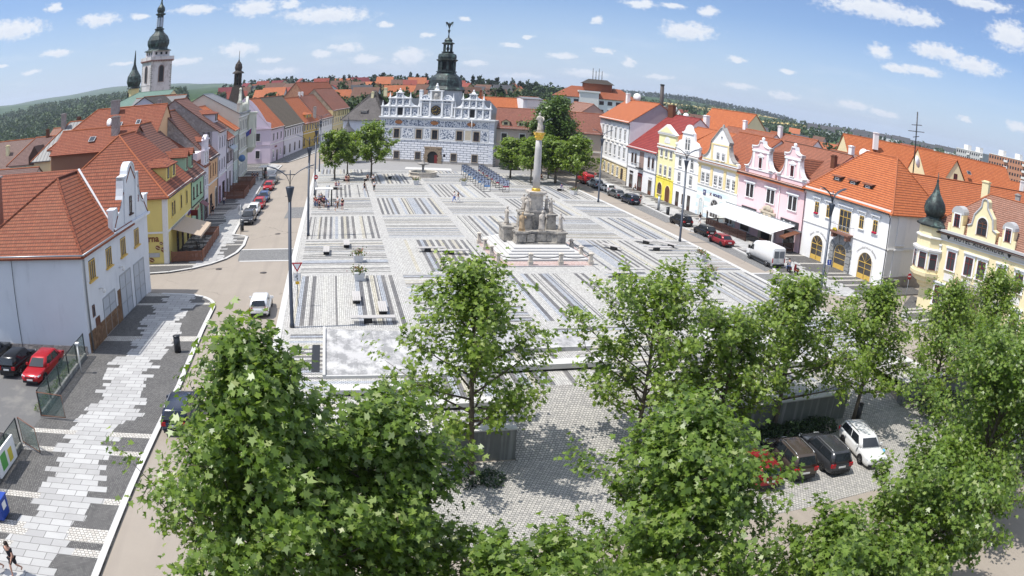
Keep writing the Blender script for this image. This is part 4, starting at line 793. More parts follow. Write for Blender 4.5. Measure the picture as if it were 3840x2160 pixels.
# pink house with two scrolled gables
r = house('townhouse', 'pink house with twin scrolled white gables above a restaurant terrace', RA[5], RA[6], 16, 9.0, 14.1, P_pink, T_brown, 0, 0, .45, 9.0, M_brown, .3)
W = r['W']
def scroll_gable(xl, xr, nl, nr, xm, zt):
    m = MB(); g = [(xl, 8.6), (xl, 9.7)] + volute(((xl + .1, 9.8), (nl, 12.0)), True, 7) + [(nl, 12.6), (nl - .25, 12.7), (nl - .25, 12.95)] + volute(((nl + .2, 12.95), (xm - .5, zt - .7)), True, 5) + [(xm - .35, zt - .3)]
    g += [(2 * xm - a, b) for a, b in g[::-1]]; m.xz(g, -.05, .45, 0)
    for i in range(2, len(g) - 3):
        (a, b), (c, d) = g[i], g[i + 1]; m.add([(a, -.2, b), (c, -.2, d), (c, .6, d), (a, .6, b), (a, -.2, b + .16), (c, -.2, d + .16), (c, .6, d + .16), (a, .6, b + .16)], [(0, 1, 2, 3), (7, 6, 5, 4), (0, 4, 5, 1), (2, 6, 7, 3), (1, 5, 6, 2), (0, 3, 7, 4)], 1)
    m.box(nl - .1, nr + .1, -.22, 0, 12.25, 12.5, 1); m.box(xl, xr, -.16, 0, 9.55, 9.75, 1)
    for x in (nl + .3, nr - .3): m.box(x - .22, x + .22, -.14, 0, 9.75, 12.25, 1)
    for x in (xl + .5, xr - .5): m.lathe([(.01, -.0), (.45, .0), (.45, .12), (.01, .12)], 12, (x, -.2, 9.9), 1)
    m.ball((xm, .2, zt + .1), .28, 8, 1); m.xz([(xm - .75, 11.6), (xm + .75, 11.6), (xm + .75, 11.75), (xm, 12.15), (xm - .75, 11.75)], -.18, 0, 1); g_ = m.build('gable', [P_pink, M_white], r)
    # the roof saddle behind the gable
    q = MB(); q.sheet([(nl - .2, .45, 9.0), (xm, .45, 12.6), (xm, 6.2, 12.6), (nl - .2, 1.5, 9.4)][::-1], .1); q.sheet([(nr + .2, .45, 9.0), (nr + .2, 1.5, 9.4), (xm, 6.2, 12.6), (xm, .45, 12.6)][::-1], .1); q.build('saddle_roof', T_brown, g_)
    opening(r, xm, 9.95, .72, 1.5, fr=M_red, sur=M_white, y=-.05, cols=2)
scroll_gable(1.5, 8.1, 3.1, 7.0, 5.05, 14.1); scroll_gable(9.1, 15.6, 10.7, 14.0, 12.35, 14.2)
m = MB(); m.sheet([(.0, -.62, 8.45), (W, -.62, 8.45), (W, -.02, 8.95), (.0, -.02, 8.95)], .06); m.build('tile_ledge', T_orange, r)
for x in (3.0, 8.0, 13.0): row(r, 5.4, .8, 1.9, [x - .48, x + .48], fr=M_darkwood, sur=M_white, sw=.14); m = MB(); m.box(x - 1.4, x + 1.4, -.25, 0, 7.5, 7.72); m.build('hood', M_white, r)
char = plain('charcoal_sign', (.035, .032, .036)); sign(r, 3.2, 2.95, 3.6, .95, 'restaurace', char, M_white, .62, bold=.008); sign(r, 12.8, 2.95, 4.0, 1.05, 'Excellent', char, M_white, .75, bold=.008)
m = MB()
for i in range(9):
    p = arcpts((7.8, 2.0), 1.05, 20 * i + 1, 20 * i + 19, 1); q = arcpts((7.8, 2.0), 2.0, 20 * i + 1, 20 * i + 19, 1); m.xz([p[0], q[0], q[1], p[1]], -.2 - .04 * (i % 2), 0)
m.box(6.0, 9.6, -.3, 0, 3.95, 4.2); m.box(6.1, 6.75, -.2, 0, 0, 2.0); m.box(8.85, 9.5, -.2, 0, 0, 2.0); m.xz([(6.1, 2.0), (6.1, 3.95), (9.5, 3.95), (9.5, 2.0)], -.1, 0); m.ball((7.8, -.1, 4.65), .5, 8, 0, (1.5, .4, .9)); m.ball((6.9, -.1, 4.5), .3, 6); m.ball((8.7, -.1, 4.5), .3, 6); p = m.build('portal', plain('sandstone', (.46, .40, .31), .9, .15, 0, .3, 3), r)
m = MB(); m.xz([(7.8 + a, b) for a, b in outline(2.0, 3.0, True)], -.13, -.1); m.build('opening', M_black, p)
row(r, .3, 2.2, 2.2, [2.6, 13.0], fr=M_darkwood, glass=M_glasslit, kind='shop_window', sur=M_white); m = MB(); m.tube([(10.0, -.12, .1), (10.0, -.12, 8.4)], .06, 6); m.build('downpipe', M_white, r)
skylight(r, .6, 3.0, 10.75, rad(28)); skylight(r, 2.0, 2.4, 10.4, rad(28)); chimney(r, 15.2, 5.5, 11, 13.6, .8, .6, M_brown); chimney(r, 14.6, 9.8, 13, 15.3, .7, .7, WHITE)
# white corner house with the big orange hipped roof
r = house('corner_house', 'white corner house with three arched shop fronts under a big bright orange hipped roof', RA[6], RA[7], 11.5, 9.4, 15.3, WHITE, T_orange, 6.0, 4.6, .5, 5.6, None, .3)
W = r['W']; row(r, 6.0, .85, 1.6, [2.5, 4.9, 11.3, 13.8], fr=M_ochre, sur=M_white, sw=.1, cols=2, rows=2); opening(r, 8.2, 4.95, 2.2, 2.7, fr=M_ochre, sur=M_white, sw=.1, cols=3, rows=2, sill=False, kind='balcony_door')
for x in (2.5, 4.9, 8.2, 11.3, 13.8): m = MB(); w = 1.5 if x == 8.2 else .85; m.box(x - w, x + w, -.28, 0, 8.05, 8.25); m.box(x - w + .1, x - w + .28, -.2, 0, 7.85, 8.05); m.box(x + w - .28, x + w - .1, -.2, 0, 7.85, 8.05); m.build('hood', M_white, r)
band(r, 4.6, .14, .1, x0=.02); b = band(r, 8.5, .1, .08)
m = MB(); m.box(6.3, 10.1, -1.1, .0, 4.6, 4.82); [m.taper(x - .18, x + .18, -.95, 0, 4.0, 4.6, 1.0) for x in (6.9, 9.5)]; bl = m.build('balcony', plain('brown_slab', (.22, .11, .08)), r)
m = MB(); [m.tube([(6.35 + i * .37, -1.05, 4.82), (6.35 + i * .37, -1.05, 5.75)], .02, 4) for i in range(11)]; m.tube([(6.35, 0, 5.75), (6.35, -1.05, 5.75), (10.05, -1.05, 5.75), (10.05, 0, 5.75)], .03, 5); m.build('railing', M_zinc, bl)
m = MB(); [m.ball((7.1 + i * .22, -.9, 5.0 + .08 * (i % 2)), .2, 6) for i in range(3)]; m.build('flower_box', plain('yellow_flowers', (.5, .38, .04), .9, .1, 0, .6, 14), bl)
for x in (2.5, 13.8): m = MB(); [m.ball((x - .3 + i * .2, -.18, 6.05 + .05 * (i % 2)), .14, 6) for i in range(4)]; m.build('flower_box', plain('red_flowers', (.42, .02, .06), .9, .1, 0, .6, 14), r)
grst = plain('rusticated_grey', (.28, .28, .27), .9, .15, 0, .3, 3)
for x, w, h in ((3.4, 2.3, 3.2), (8.1, 2.2, 3.1), (12.9, 2.5, 3.3)):
    opening(r, x, .1, w, h, fr=M_ochre, sur=M_sill if x != 8.1 else grst, sw=.12, arch=True, cols=2 if x != 8.1 else 1, glass=M_glasslit, kind='shop_window', sill=False, solid=M_ochre)
m = MB()
for i in range(9):
    p = arcpts((8.1, 2.1), 1.3, 20 * i + 1, 20 * i + 19, 1); q = arcpts((8.1, 2.1), 2.15 + .12 * (i % 2), 20 * i + 1, 20 * i + 19, 1); m.xz([p[0], q[0], q[1], p[1]], -.2 - .05 * (i % 2), 0)
for i in range(5):
    for sx in (-1, 1): m.box(8.1 + sx * 1.65 - .38 - .08 * (i % 2), 8.1 + sx * 1.65 + .38 + .08 * (i % 2), -.2 - .05 * (i % 2), 0, i * .44 - .1, .3 + i * .44)
m.build('portal', grst, r)
lettering(r, 3.4, -.02, 3.75, 'ČESKÁ · 1677 · ZÁKLADNÍ', .3, M_greystone, 0, 2.1, space=1.1); lettering(r, 12.9, -.02, 3.95, 'CHRÁNĚNÉ DÍLNY ŘEMESEL', .3, M_greystone, 0, 2.2, space=1.1)
# turned back wing on the side street
m = MB(); m.box(W - .6, W - .02, 11.0, 52, -.3, 9.3); 
for x, z0, z1 in ((2.2, 1.0, 4.5), (2.4, 5.2, 8.6)): m2 = MB(); m2.box(W, W + .1, x - .9, x + .9, z0, z1); m2.box(W, W + .22, x - 1.0, x + 1.0, z1, z1 + .15); m2.box(W, W + .2, x - .95, x + .95, z0 - .12, z0); m2.build('blind_window', P_w2, r)
m2 = MB(); m2.box(W, W + .12, .0, 11, -.2, 1.3); m2.build('side_plinth', plain('patchy_stone', (.30, .27, .25), .95, .1, 0, .5, 1.5), r); m2 = MB(); m2.box(W, W + .14, 0, 11, 4.55, 4.72); m2.build('string_course', M_sill, r)
m.box(W - 9, W - .6, 11.0, 52, -.3, 9.3); m.build('wing_wall', P_w2, r)
m = MB(); m.sheet([(W + .5, 10.2, 9.35), (W + .5, 52.5, 9.35), (W - 4.6, 52.5, 13.6), (W - 4.6, 6.6, 13.6)], .13); m.sheet([(W - 9.5, 52.5, 9.35), (W - 9.5, 10.2, 9.35), (W - 4.6, 6.6, 13.6), (W - 4.6, 52.5, 13.6)], .13); wr = m.build('wing_roof', T_orange, r)
m = MB(); m.tube([(W - 4.6, 6.6, 13.64), (W - 4.6, 52, 13.64)], .1, 6); m.build('ridge_tiles', M_terracotta, wr)
for x, yy in ((4.6, 1.3), (7.6, 1.4), (10.4, 1.4)): dormer(r, x, yy, 1.4, 10.7, .75, 1.7, S_dark, T_brown, 1, 'shed', M_white, .35)
# Hotel with corner oriel
PH = plaster('hotel_yellow', (.80, .69, .43)); F = Frame((59.5, 51.3), (66.0, 30.0))
r = house('hotel', 'yellow hotel with a corner oriel under a dark onion cap and three rounded attic gables', (59.5, 51.3), (66.0, 30.0), 13, 9.1, 13.8, PH, T_old, 5.5, 0, .45, 6.2, None, .3); W = r['W']
for x in (1.4, 3.7, 6.1, 7.8, 10.4, 12.8, 15.2, 17.6): 
    opening(r, x, 5.0, 1.05, 2.0, fr=M_red, sur=M_white, sw=.2, hood='flat'); m = MB(); m.box(x - .62, x + .62, -.05, 0, 3.75, 4.55); m.build('apron', M_sill, r)
for x in (2.7, 10.8, 13.2, 15.6): opening(r, x, .9, 1.1, 2.1, fr=M_red, sur=M_white, sw=.2, hood='flat')
m = MB(); m.box(5.0, 9.2, -.45, 0, 3.3, 3.5); m.box(5.2, 5.6, -.35, 0, 0, 3.3); m.box(8.6, 9.0, -.35, 0, 0, 3.3); [m.box(5.2 + i * .38, 5.3 + i * .38, -.42, -.34, 3.5, 4.2) for i in range(11)]; m.box(5.0, 9.2, -.45, -.3, 4.2, 4.32); m.build('entrance_balcony', M_greystone, r); opening(r, 7.1, .05, 2.2, 3.0, fr=M_brown, sur=M_greystone, arch=True, sill=False, kind='door', glass=M_glasslit)
band(r, 8.15, .75, .04, mt=M_sill, name='frieze'); band(r, 7.95, .14, .16); lettering(r, 7.0, -.06, 8.5, '♦ HOTEL ALEXANDER ♦', .62, M_black, .012, space=1.25)
m = MB(); m.box(.0, W, -.5, .1, 8.9, 9.15); m.build('cornice', M_grey, r)
def attic(x, w, zt, sx=1):
    m = MB(); m.box(x - w / 2, x + w / 2, .05, 1.6, 9.1, zt - w * .35, 0); m.xz([(x + a, zt - w * .35 + b) for a, b in arcpts((0, 0), w / 2 + .1, 0, 180, 8)], .0, 1.8, 1); m.box(x - w / 2 - .35, x - w / 2, -.02, .5, 9.1, 10.0, 0); m.box(x + w / 2, x + w / 2 + .35, -.02, .5, 9.1, 10.0, 0); d = m.build('attic_dormer', [PH, M_grey], r)
    o = opening(d, x, 9.75, w * .5, 1.4, fr=M_red, sur=M_white, y=.05, sill=False)
attic(3.7, 1.5, 11.7); attic(10.5, 1.5, 11.5)
m = MB(); g = [(5.2, 9.1), (5.2, 10.3), (5.7, 10.5), (5.9, 11.6), (6.4, 12.2), (6.7, 12.6), (6.75, 13.2)] + arcpts((7.1, 13.1), .38, 160, 20, 4) + [(7.45, 13.2), (7.5, 12.6), (7.8, 12.2), (8.3, 11.6), (8.5, 10.5), (9.0, 10.3), (9.0, 9.1)]
m.xz(g, -.02, 1.5, 0)
for i in range(1, len(g) - 2): (a, b), (c, d) = g[i], g[i + 1]; m.tube([(a, -.03, b), (c, -.03, d)], .12, 6, 1, False)
gd = m.build('attic_gable', [PH, M_grey], r); opening(gd, 7.1, 9.6, 1.3, 1.9, fr=M_brown, sur=M_sill, arch=True, y=-.02, cols=2, sill=False)
m = MB(); m.sheet([(5.6, 1.4, 10.4), (7.1, 1.4, 12.2), (7.1, 4.6, 12.2), (5.6, 2.2, 10.4)][::-1], .1); m.sheet([(8.6, 1.4, 10.4), (8.6, 2.2, 10.4), (7.1, 4.6, 12.2), (7.1, 1.4, 12.2)][::-1], .1); m.build('saddle_roof', T_old, gd)
# oriel
t = MB(); c = (.35, .5, 0); L = lambda pr, mi, n=8, sm=False: t.lathe(pr, n, c, mi, sm, rad(22.5))
L([(.25, 1.7), (.4, 2.2), (.9, 2.5), (1.0, 2.8), (1.55, 3.1), (1.65, 3.4), (2.0, 3.7), (2.05, 4.1)], 0); L([(1.85, 4.1), (1.85, 6.5)], 0); L([(2.1, 6.45), (2.15, 6.7), (1.95, 6.8)], 1); L([(1.7, 6.75), (1.7, 8.0)], 0); L([(1.9, 7.9), (1.9, 8.05), (1.75, 8.1)], 1); L([(1.62, 8.05), (1.62, 9.2)], 0)
tr = t.build('oriel', [PH, M_sill], r)
t = MB(); L([(2.0, 9.1), (2.05, 9.3), (1.6, 9.6), (1.0, 9.9), (.95, 10.1)], 0); L([(.95, 10.1), (1.25, 10.45), (1.38, 11.0), (1.25, 11.6), (.85, 12.2), (.5, 12.7), (.28, 13.3), (.12, 13.9), (.16, 14.1), (.06, 14.3), (.04, 15.0)], 0, 12, True); t.build('onion_cap', M_copper, r)
for k in range(8):
    a = rad(45 * k); ca, sa = math.cos(a), math.sin(a); q = opening(tr, 0, 4.5, .95, 1.75, fr=M_red, sur=M_white, sw=.14, sill=False, cols=1); q.location = (c[0] + ca * 1.715, c[1] + sa * 1.715, 4.5); q.rotation_euler = (0, 0, a + math.pi / 2)
for x, col_ in ((4.6, (.25, .05, .25)), (5.0, (.5, .04, .05)), (8.7, (.55, .1, .15)), (9.2, (.5, .04, .05))):
    m = MB(); m.tube([(x, -.1, 3.9), (x, -.9, 4.9)], .025, 5, 1); m.add([(x, -.9, 4.85), (x + .02, -.35, 4.15), (x + .22, -.4, 3.6), (x + .12, -.8, 3.9)], [(0, 1, 2, 3)], 0); m.build('flag', [plain('flag%.2f' % sum(col_), col_, .8, .1, 0, .3, 6), M_white], r)
chimney(r, 4.8, 6.2, 13, 15, .9, .8, M_cream); chimney(r, 8.8, 8, 12.5, 14.4, .6, .6, M_greystone)
# roofs behind the right hand row
def backhouse(lab, p0, p1, D, eave, ridge, wm, rm, hl=0, hr=0, ry=None, cat='house', name='tiled_house', wins=(), **k):
    r = house(name, lab, p0, p1, D, eave, ridge, wm, rm, hl, hr, .4, ry, None, 0, cat, gutter=False, **k)
    for z, xs in wins: row(r, z, .9, 1.2, xs, rows=1, sill=False)
    return r
r = backhouse('long orange tiled roof rising just behind the white corner house', (83, 92), (103, 84), 15, 10.0, 16.8, M_cream, T_orange); chimney(r, 6, 5, 15, 18, 1.0, .7, WHITE)
r = backhouse('orange roofed house with a cream cross gable behind the corner house', (92, 80), (112, 72), 14, 10.0, 16.9, M_cream, T_orange)
m = MB(); m.sheet([(.8, -2.4, 11.6), (4.0, -2.4, 16.4), (4.0, 4.8, 16.4), (.8, .6, 11.9)][::-1], .1); m.sheet([(7.2, -2.4, 11.6), (7.2, .6, 11.9), (4.0, 4.8, 16.4), (4.0, -2.4, 16.4)][::-1], .1); d = m.build('cross_gable', T_orange, r); m = MB(); m.xz([(1.1, 8), (6.9, 8), (6.9, 11.8), (4.0, 16.1), (1.1, 11.8)], -2.2, -1.9); m.build('gable_wall', M_cream, d); opening(d, 4.0, 12.8, .8, 1.2, y=-2.21, fr=M_red); row(d, 10.2, .7, .9, [3.4, 5.2], y=-2.21, fr=M_darkwood); skylight(r, 10, 3.0, 14.45, rad(42), .9, .8)
r = backhouse('orange roofed end house with a plain gable at the far right of the back roofs', (112, 72), (124, 65), 15, 7.5, 14.6, M_cream, T_orange); chimney(r, 1.8, 3.5, 12, 15.0, .8, .6, WHITE)
r = backhouse('dark brown roofed house behind the maroon roofed white house', (66, 118), (68, 104), 12, 10, 14.6, WHITE, T_brown); chimney(r, 5, 6, 13, 16, .8, .6, WHITE)
r = backhouse('orange roofed house peeping over the tall white townhouse', (72, 134), (76, 122), 12, 12.5, 17.6, M_cream, T_orange)
r = backhouse('house with red brown roof and white firewall behind the narrow yellow house', (72, 112), (73, 98), 12, 9.5, 14.8, WHITE, T_brown); chimney(r, 4, 5, 13, 16, .9, .6, WHITE)
r = backhouse('low brown roofed house behind the pink house', (76, 96), (80, 82), 12, 8.5, 13.6, WHITE, T_old); chimney(r, 9, 5, 12, 14.6, .7, .6, WHITE)
# pale red tin roof with scrolled white gables
r = backhouse('house with a pale salmon tin roof between two rounded white gables', (94, 96), (108, 86), 12, 10.5, 17.0, WHITE, sheetroof('salmon', (.50, .20, .16), .8), 5, 5)
for x in (0.5, 14.5):
    m = MB(); m.xz([(x - 2.4, 9.5), (x + 2.4, 9.5), (x + 2.4, 11.6)] + arcpts((x, 11.8), 2.3, 10, 170, 8) + [(x - 2.4, 11.6)], -.6, -.1); m.build('gable', WHITE, r)
    m = MB(); m.lathe([(.01, 0), (.6, 0), (.6, .06), (.01, .06)], 12, (0, 0, 0)); q = m.build('round_window', M_glass, r, (x, -.6, 12.2)); q.rotation_euler = (rad(90), 0, 0)
# houses in the street leading away on the right of the far side
r = house('townhouse', 'pale pink house with a low orange roof at the street corner beyond the tall white house', (57.6, 172.5), (58.3, 153.6), 11, 8.4, 12.2, P_pink, T_orange, 3, 0, .4); row(r, 5.2, .9, 1.6, [2.5, 5, 7.5, 10, 12.5, 15], sur=M_sill); band(r, 4.0, .15, .1); row(r, 1.2, 1, 1.7, [3, 6.5, 10, 13.5], glass=M_glasslit)
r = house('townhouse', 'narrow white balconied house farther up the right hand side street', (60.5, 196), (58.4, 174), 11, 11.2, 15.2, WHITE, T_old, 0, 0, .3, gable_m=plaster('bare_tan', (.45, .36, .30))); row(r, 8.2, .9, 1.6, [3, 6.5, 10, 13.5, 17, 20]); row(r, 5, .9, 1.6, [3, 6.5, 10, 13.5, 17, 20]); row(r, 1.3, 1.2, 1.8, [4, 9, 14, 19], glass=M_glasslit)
for x in (17, 20): m = MB(); m.box(x - 1, x + 1, -1, 0, 4.4, 5.3); m.build('balcony', M_sill, r)
r = house('townhouse', 'long cream house closing the far end of the right hand side street', (66, 224), (61.2, 199), 12, 9.5, 13.6, M_cream, T_orange, 0, 0, .3); row(r, 6.2, .9, 1.6, [3, 7, 11, 15, 19, 23]); row(r, 2.2, .9, 1.6, [3, 7, 11, 15, 19, 23])
r = backhouse('white stair tower block with two slit windows left of the side street', (46.5, 178), (51.5, 177.5), 14, 15.4, 15.8, plaster('tower_white', (.70, .70, .70)), S_grey, 0, 0, wins=((10.6, [2.2, 3.6]), (7.6, [1.6, 2.6, 3.6]), (4.6, [1.4, 2.6, 3.8]), (1.4, [2, 3.4]))); m = MB(); m.box(1.0, 4.2, -.15, 0, 13.2, 15.4); m.build('blank_panel', M_sill, r)
r = backhouse('cream plastered building with a dark roof beside the white stair tower', (51.6, 182), (55.6, 181), 16, 12.2, 15.2, M_cream, S_grey, 0, 2)
r = backhouse('orange roofed long building behind the big plane tree', (36, 186), (46.3, 183), 13, 9.5, 15.2, M_cream, T_orange); chimney(r, .6, 5, 12, 16.8, .6, .6, T_red)
r = backhouse('flat topped grey building with a row of dormer windows right behind the town hall', (33, 196), (50, 191), 12, 9.4, 12.2, P_och, sheetroof('bluegrey', (.20, .24, .30)), 1.5, 1.5, wins=((7.2, [2, 5, 8, 11, 14]),)); row(r, 10.2, .9, .9, [3, 7, 11, 14], y=-.1, sill=False)
# ------------------------------------------------------------------ left side: white yard house, street row, church, back roofs
P_blue = plaster('cool_white', (.66, .68, .70), .35); P_lyel = plaster('house_yellow', (.72, .58, .20)); P_green = plaster('mint', (.36, .53, .36)); P_peach = plaster('peach', (.70, .45, .26)); P_lilac = plaster('lilac', (.62, .52, .60)); P_lw = plaster('lilac_white', (.66, .62, .66)); P_gw = plaster('greenish_white', (.58, .66, .60)); P_ow = plaster('ornate_cream', (.62, .62, .52))
M_rubble = stonewall('rubble', (.30, .27, .25), (.42, .38, .35), 2.6); M_base = stonewall('brown_rubble', (.17, .10, .06), (.28, .18, .11), 3.5)
T_left = tiles('left', (.20, .052, .026), (.27, .082, .04), .36, .24, (.07, .02, .012), .35, (.2, .09, .05)); T_dark = tiles('dark', (.15, .065, .048), (.20, .09, .06), .40, .26, (.03, .012, .01), .35, (.09, .055, .045))
r = thing('yard_house', 'white rendered house with hipped tile roof, scrolled gable and grey garage gates', 'house', (-18.9, 45.2, 0), math.atan2(14.4, .8)); F = Frame((-18.9, 45.2), (-18.1, 59.6))
m = MB(); m.box(0.02, 16.2, 0, 11, -.4, 7.3); m.box(7.3, 16.2, 11, 44, -.4, 7.2); m.build('wall', P_blue, r)
m = MB(); m.box(.0, 1.3, -.03, .0, -.3, 1.5); m.box(1.3, 7.2, -.05, 0, -.3, 1.45); m.box(7.0, 7.7, -.04, 0, -.3, 2.6); m.box(0, 10.9, 0, 0, 0, 0) if False else None; m.build('rubble_base', M_base, r)
m = MB(); m.box(-.05, 0.02, .3, 11, -.3, .55); m.build('plinth', M_rubble, r)
m = MB(); cap = roofplanes(m, 11.6, 11, 7.4, 11.8, 5.5, .35, 7.3, 0, .13); 
ro = m.build('roof', [tiles('yard', (.19, .053, .027), (.26, .083, .04), .36, .24, (.06, .02, .012), .45, (.2, .09, .05))], r); c = MB(); [c.tube([a, b], .13, 6, 0, False) for a, b in cap]; c.build('ridge_tiles', T_left, ro)
m = MB(); m.sheet([(7.0, -.1, 7.25), (7.0, 44, 7.25), (11.6, 44, 12.0), (11.6, -.1, 12.0)][::-1], .13); m.sheet([(16.4, -.1, 7.25), (11.6, -.1, 12.0), (11.6, 44, 12.0), (16.4, 44, 7.25)][::-1], .13); m.build('wing_roof', T_left, r)
m = MB(); m.sheet([(7.1, -.2, 7.5), (7.5, -.2, 7.5), (11.5, 5.2, 12.06), (11.1, 5.2, 12.06)][::-1], .06); m.build('valley_flashing', M_white, r)
m = MB(); g = [(7.0, 7.3), (7.0, 8.95), (7.9, 9.0), (8.15, 8.4)] + volute(((8.2, 8.5), (9.5, 10.9)), True, 6) + [(9.5, 11.2), (10.3, 11.25)] + [(11.5 + a, 11.2 + b) for a, b in arcpts((0, 0), 1.05, 175, 5, 10)] + [(12.7, 11.25), (13.5, 11.2)] + volute(((14.8, 8.5), (13.5, 10.9)), True, 6)[::-1] + [(14.85, 8.4), (15.1, 8.9), (16.2, 8.9), (16.2, 7.3)]
m.xz(g, -.05, .42, 0)
for i in range(1, len(g) - 2):
    (a, b), (c_, d_) = g[i], g[i + 1]; m.add([(a, -.16, b), (c_, -.16, d_), (c_, .55, d_), (a, .55, b), (a, -.16, b + .12), (c_, -.16, d_ + .12), (c_, .55, d_ + .12), (a, .55, b + .12)], [(0, 1, 2, 3), (7, 6, 5, 4), (0, 4, 5, 1), (2, 6, 7, 3), (1, 5, 6, 2), (0, 3, 7, 4)], 1)
for x in (10.0, 13.0): m.box(x - .25, x + .25, -.16, -.05, 7.5, 11.1, 1)
m.box(6.9, 16.3, -.3, 0.0, 7.1, 7.3, 1); gb = m.build('gable', [P_blue, P_blue], r)
opening(gb, 11.5, 8.0, .6, 1.5, y=-.05, fr=M_darkwood, sill=True, cols=1); lettering(gb, 13.6, -.07, 8.9, '8', .9, M_red)
for x in (2.0, 5.7, 9.2, 12.85): opening(r, x, 4.95, 1.25, 1.5, fr=M_ochre, sill=True, cols=3, rows=1)
gate = plain('grey_gate', (.42, .45, .48), .6, .4, 0, .1)
for x, w, h in ((5.0, 2.9, 3.0), (9.2, 2.9, 3.6), (13.0, 3.0, 3.55)): opening(r, x, .05, w, h, fr=M_zinc, sur=None, cols=2, rows=3, glass=gate, kind='gate', sill=False)
opening(r, 2.1, .1, .9, 2.0, fr=M_brown, glass=M_brown, kind='door', sill=False, cols=1, rows=1); opening(r, 1.5, 2.3, .5, .9, fr=M_brown, sill=False, cols=1, rows=1)
opening(r, 9.4, 4.9, 1.6, 1.5, side='left', fr=M_ochre, cols=3, rows=1)
m = MB(); m.tube([(.35, -.1, .1), (.35, -.12, 6.9), (.2, -.3, 7.25)], .07, 6); m.tube([(-.4, -.42, 7.28), (7, -.42, 7.28)], .07, 6); m.tube([(-.42, -.4, 7.28), (-.42, 11, 7.28)], .06, 6); m.build('gutter', M_zinc, r); m = MB(); m.tube([(-.06, 6.6, 0.2), (-.06, 6.6, 7.2)], .025, 5); m.build('cable', M_black, r)
for x, z in ((3.2, 3.9), (8.0, 4.3)): m = MB(); m.tube([(x, 0, z), (x, -.35, z + .05)], .05, 6); m.ball((x, -.4, z - .15), .17, 8); m.build('camera_dome', M_sill, r)
chimney(r, -3, 17.5, 0, 10.2, .9, .9, T_red) if False else None
o = thing('chimney_stack', 'red brick chimney stack at the left edge of the picture', 'chimney', (-29.3, 50.0, 0)); m = MB(); m.box(-.6, .6, -.5, .5, 6, 12.5); m.build('shaft', material('red_brick', lambda s: s.brick(s.uv, (.30, .09, .05), (.36, .13, .08), (.30, .24, .2), .3, .09, .015, .5)[0], .9, .1), o); m = MB(); m.box(-.7, .7, -.6, .6, 12.5, 12.65); m.build('cap', M_greystone, o)
# row along the left street
LP = lambda u: (-18.5 - 1.2 * u / 78.9, 71.1 + u)
def left(lab, u0, u1, D, e, rg, wm, rm, **k): return house('townhouse', lab, LP(u0), LP(u1), D, e, rg, wm, rm, **k)
r = left('yellow café corner house with hipped tile roof and two dormers', 0, 14.2, 15, 7.3, 13.5, P_lyel, T_left, hl=5.7, ry=7.5); W = r['W']
row(r, 4.55, .75, 1.5, [2.9, 4.0, 7.8, 11.2], fr=M_darkwood, sur=P_lyel, sw=.14, cols=1); band(r, 3.25, .2, .08, mt=M_sill); m = MB(); m.box(-.05, .0, .3, 15, 3.25, 3.45); m.box(-.05, 0, 0, .5, 0, 7); m.box(0, .5, -.05, 0, 0, 7); m.build('trim', M_sill, r)
opening(r, 3.2, 4.7, 1.05, 1.9, side='left', fr=M_darkwood, sur=M_sill)
cf = plain('coffee_brown', (.20, .07, .03))
t = link('lettering', text_mesh('kavárna', 1.0, cf, bold=.03), r, (-.03, 2.3, 3.0)); t.location = (-.03, 2.55, 2.72); t.rotation_euler = (rad(90), 0, rad(-90))
for y, z, s_ in ((1.2, 1.75, .32), (.5, 1.5, .38), (.75, 2.2, .24), (2.0, .45, .33)):
    m = MB(); m.lathe([(.01, 0), (s_, 0), (s_ * .9, .03), (.01, .04)], 12, sx=1, sy=.72); m.box(-s_, s_, -.025, .025, .035, .05, 1); b = m.build('bean_sign', [cf, M_cream], r, (-.01, y, z)); b.rotation_euler = (rad(90), rad(25), rad(-90))
m = MB(); m.box(-.08, 0, 2.3, 3.5, 1.3, 2.75); b = m.build('menu_board', M_white, r); m = MB(); [m.box(-.1, -.08, 2.42, 3.38, 1.45 + i * .26, 1.62 + i * .26) for i in range(4)]; m.build('photos', M_grey, b); m = MB(); m.box(-.06, 0, 1.0, 3.5, .75, 1.2); m.build('mailboxes', M_grey, r)
shopdoor(r, 5.4, 1.0, 2.4); shopdoor(r, 8.3, 1.0, 2.4); opening(r, 11.6, .1, 1.2, 2.5, fr=M_darkwood, arch=True, sill=False, kind='door', glass=M_glasslit); sign(r, 12.6, 2.9, 1.6, .45, '', plain('violet_sign', (.12, .05, .15)), M_white, .3); m = MB(); m.box(13.4, 13.5, -1.0, -.1, 2.6, 3.3); m.build('hanging_sign', M_red, r)
for x in (5.3, 8.3): dormer(r, x, 1.0, 2.1, 8.1, 1.7, 2.2, P_lyel, T_left, 1, 'hip', M_darkwood, .55)
skylight(r, 1.5, 9.5, 8.9, rad(0), 1.0, 1.3, M_zinc)
r = left('mint green house with two gabled dormers next to the yellow corner house', 14.2, 23.5, 16, 7.0, 14.1, P_green, T_dark, ry=8.2); row(r, 4.3, .7, 1.5, [1.9, 4.3, 6.9], fr=M_darkwood, cols=1); band(r, 3.3, .12, .1, mt=M_darkwood); opening(r, 4.0, .3, 1.4, 2.2, fr=M_darkwood, glass=M_glasslit, kind='shop_window'); shopdoor(r, 7.6, 1.2, 2.5, M_red); m = MB(); m.box(1.6, 5.4, -.1, 0, 2.55, 3.15); sgn = m.build('sign', P_cream if False else M_cream, r)
for i in range(3): m = MB(); m.box(2.0 + i * 1.15, 2.8 + i * 1.15, -.13, -.1, 2.65, 3.05); m.build('picture', M_red, sgn)
m = MB(); m.sheet([(6.3, -1.0, 2.5), (8.6, -1.0, 2.5), (8.6, 0, 3.1), (6.3, 0, 3.1)], .05); m.build('awning', M_red, r)
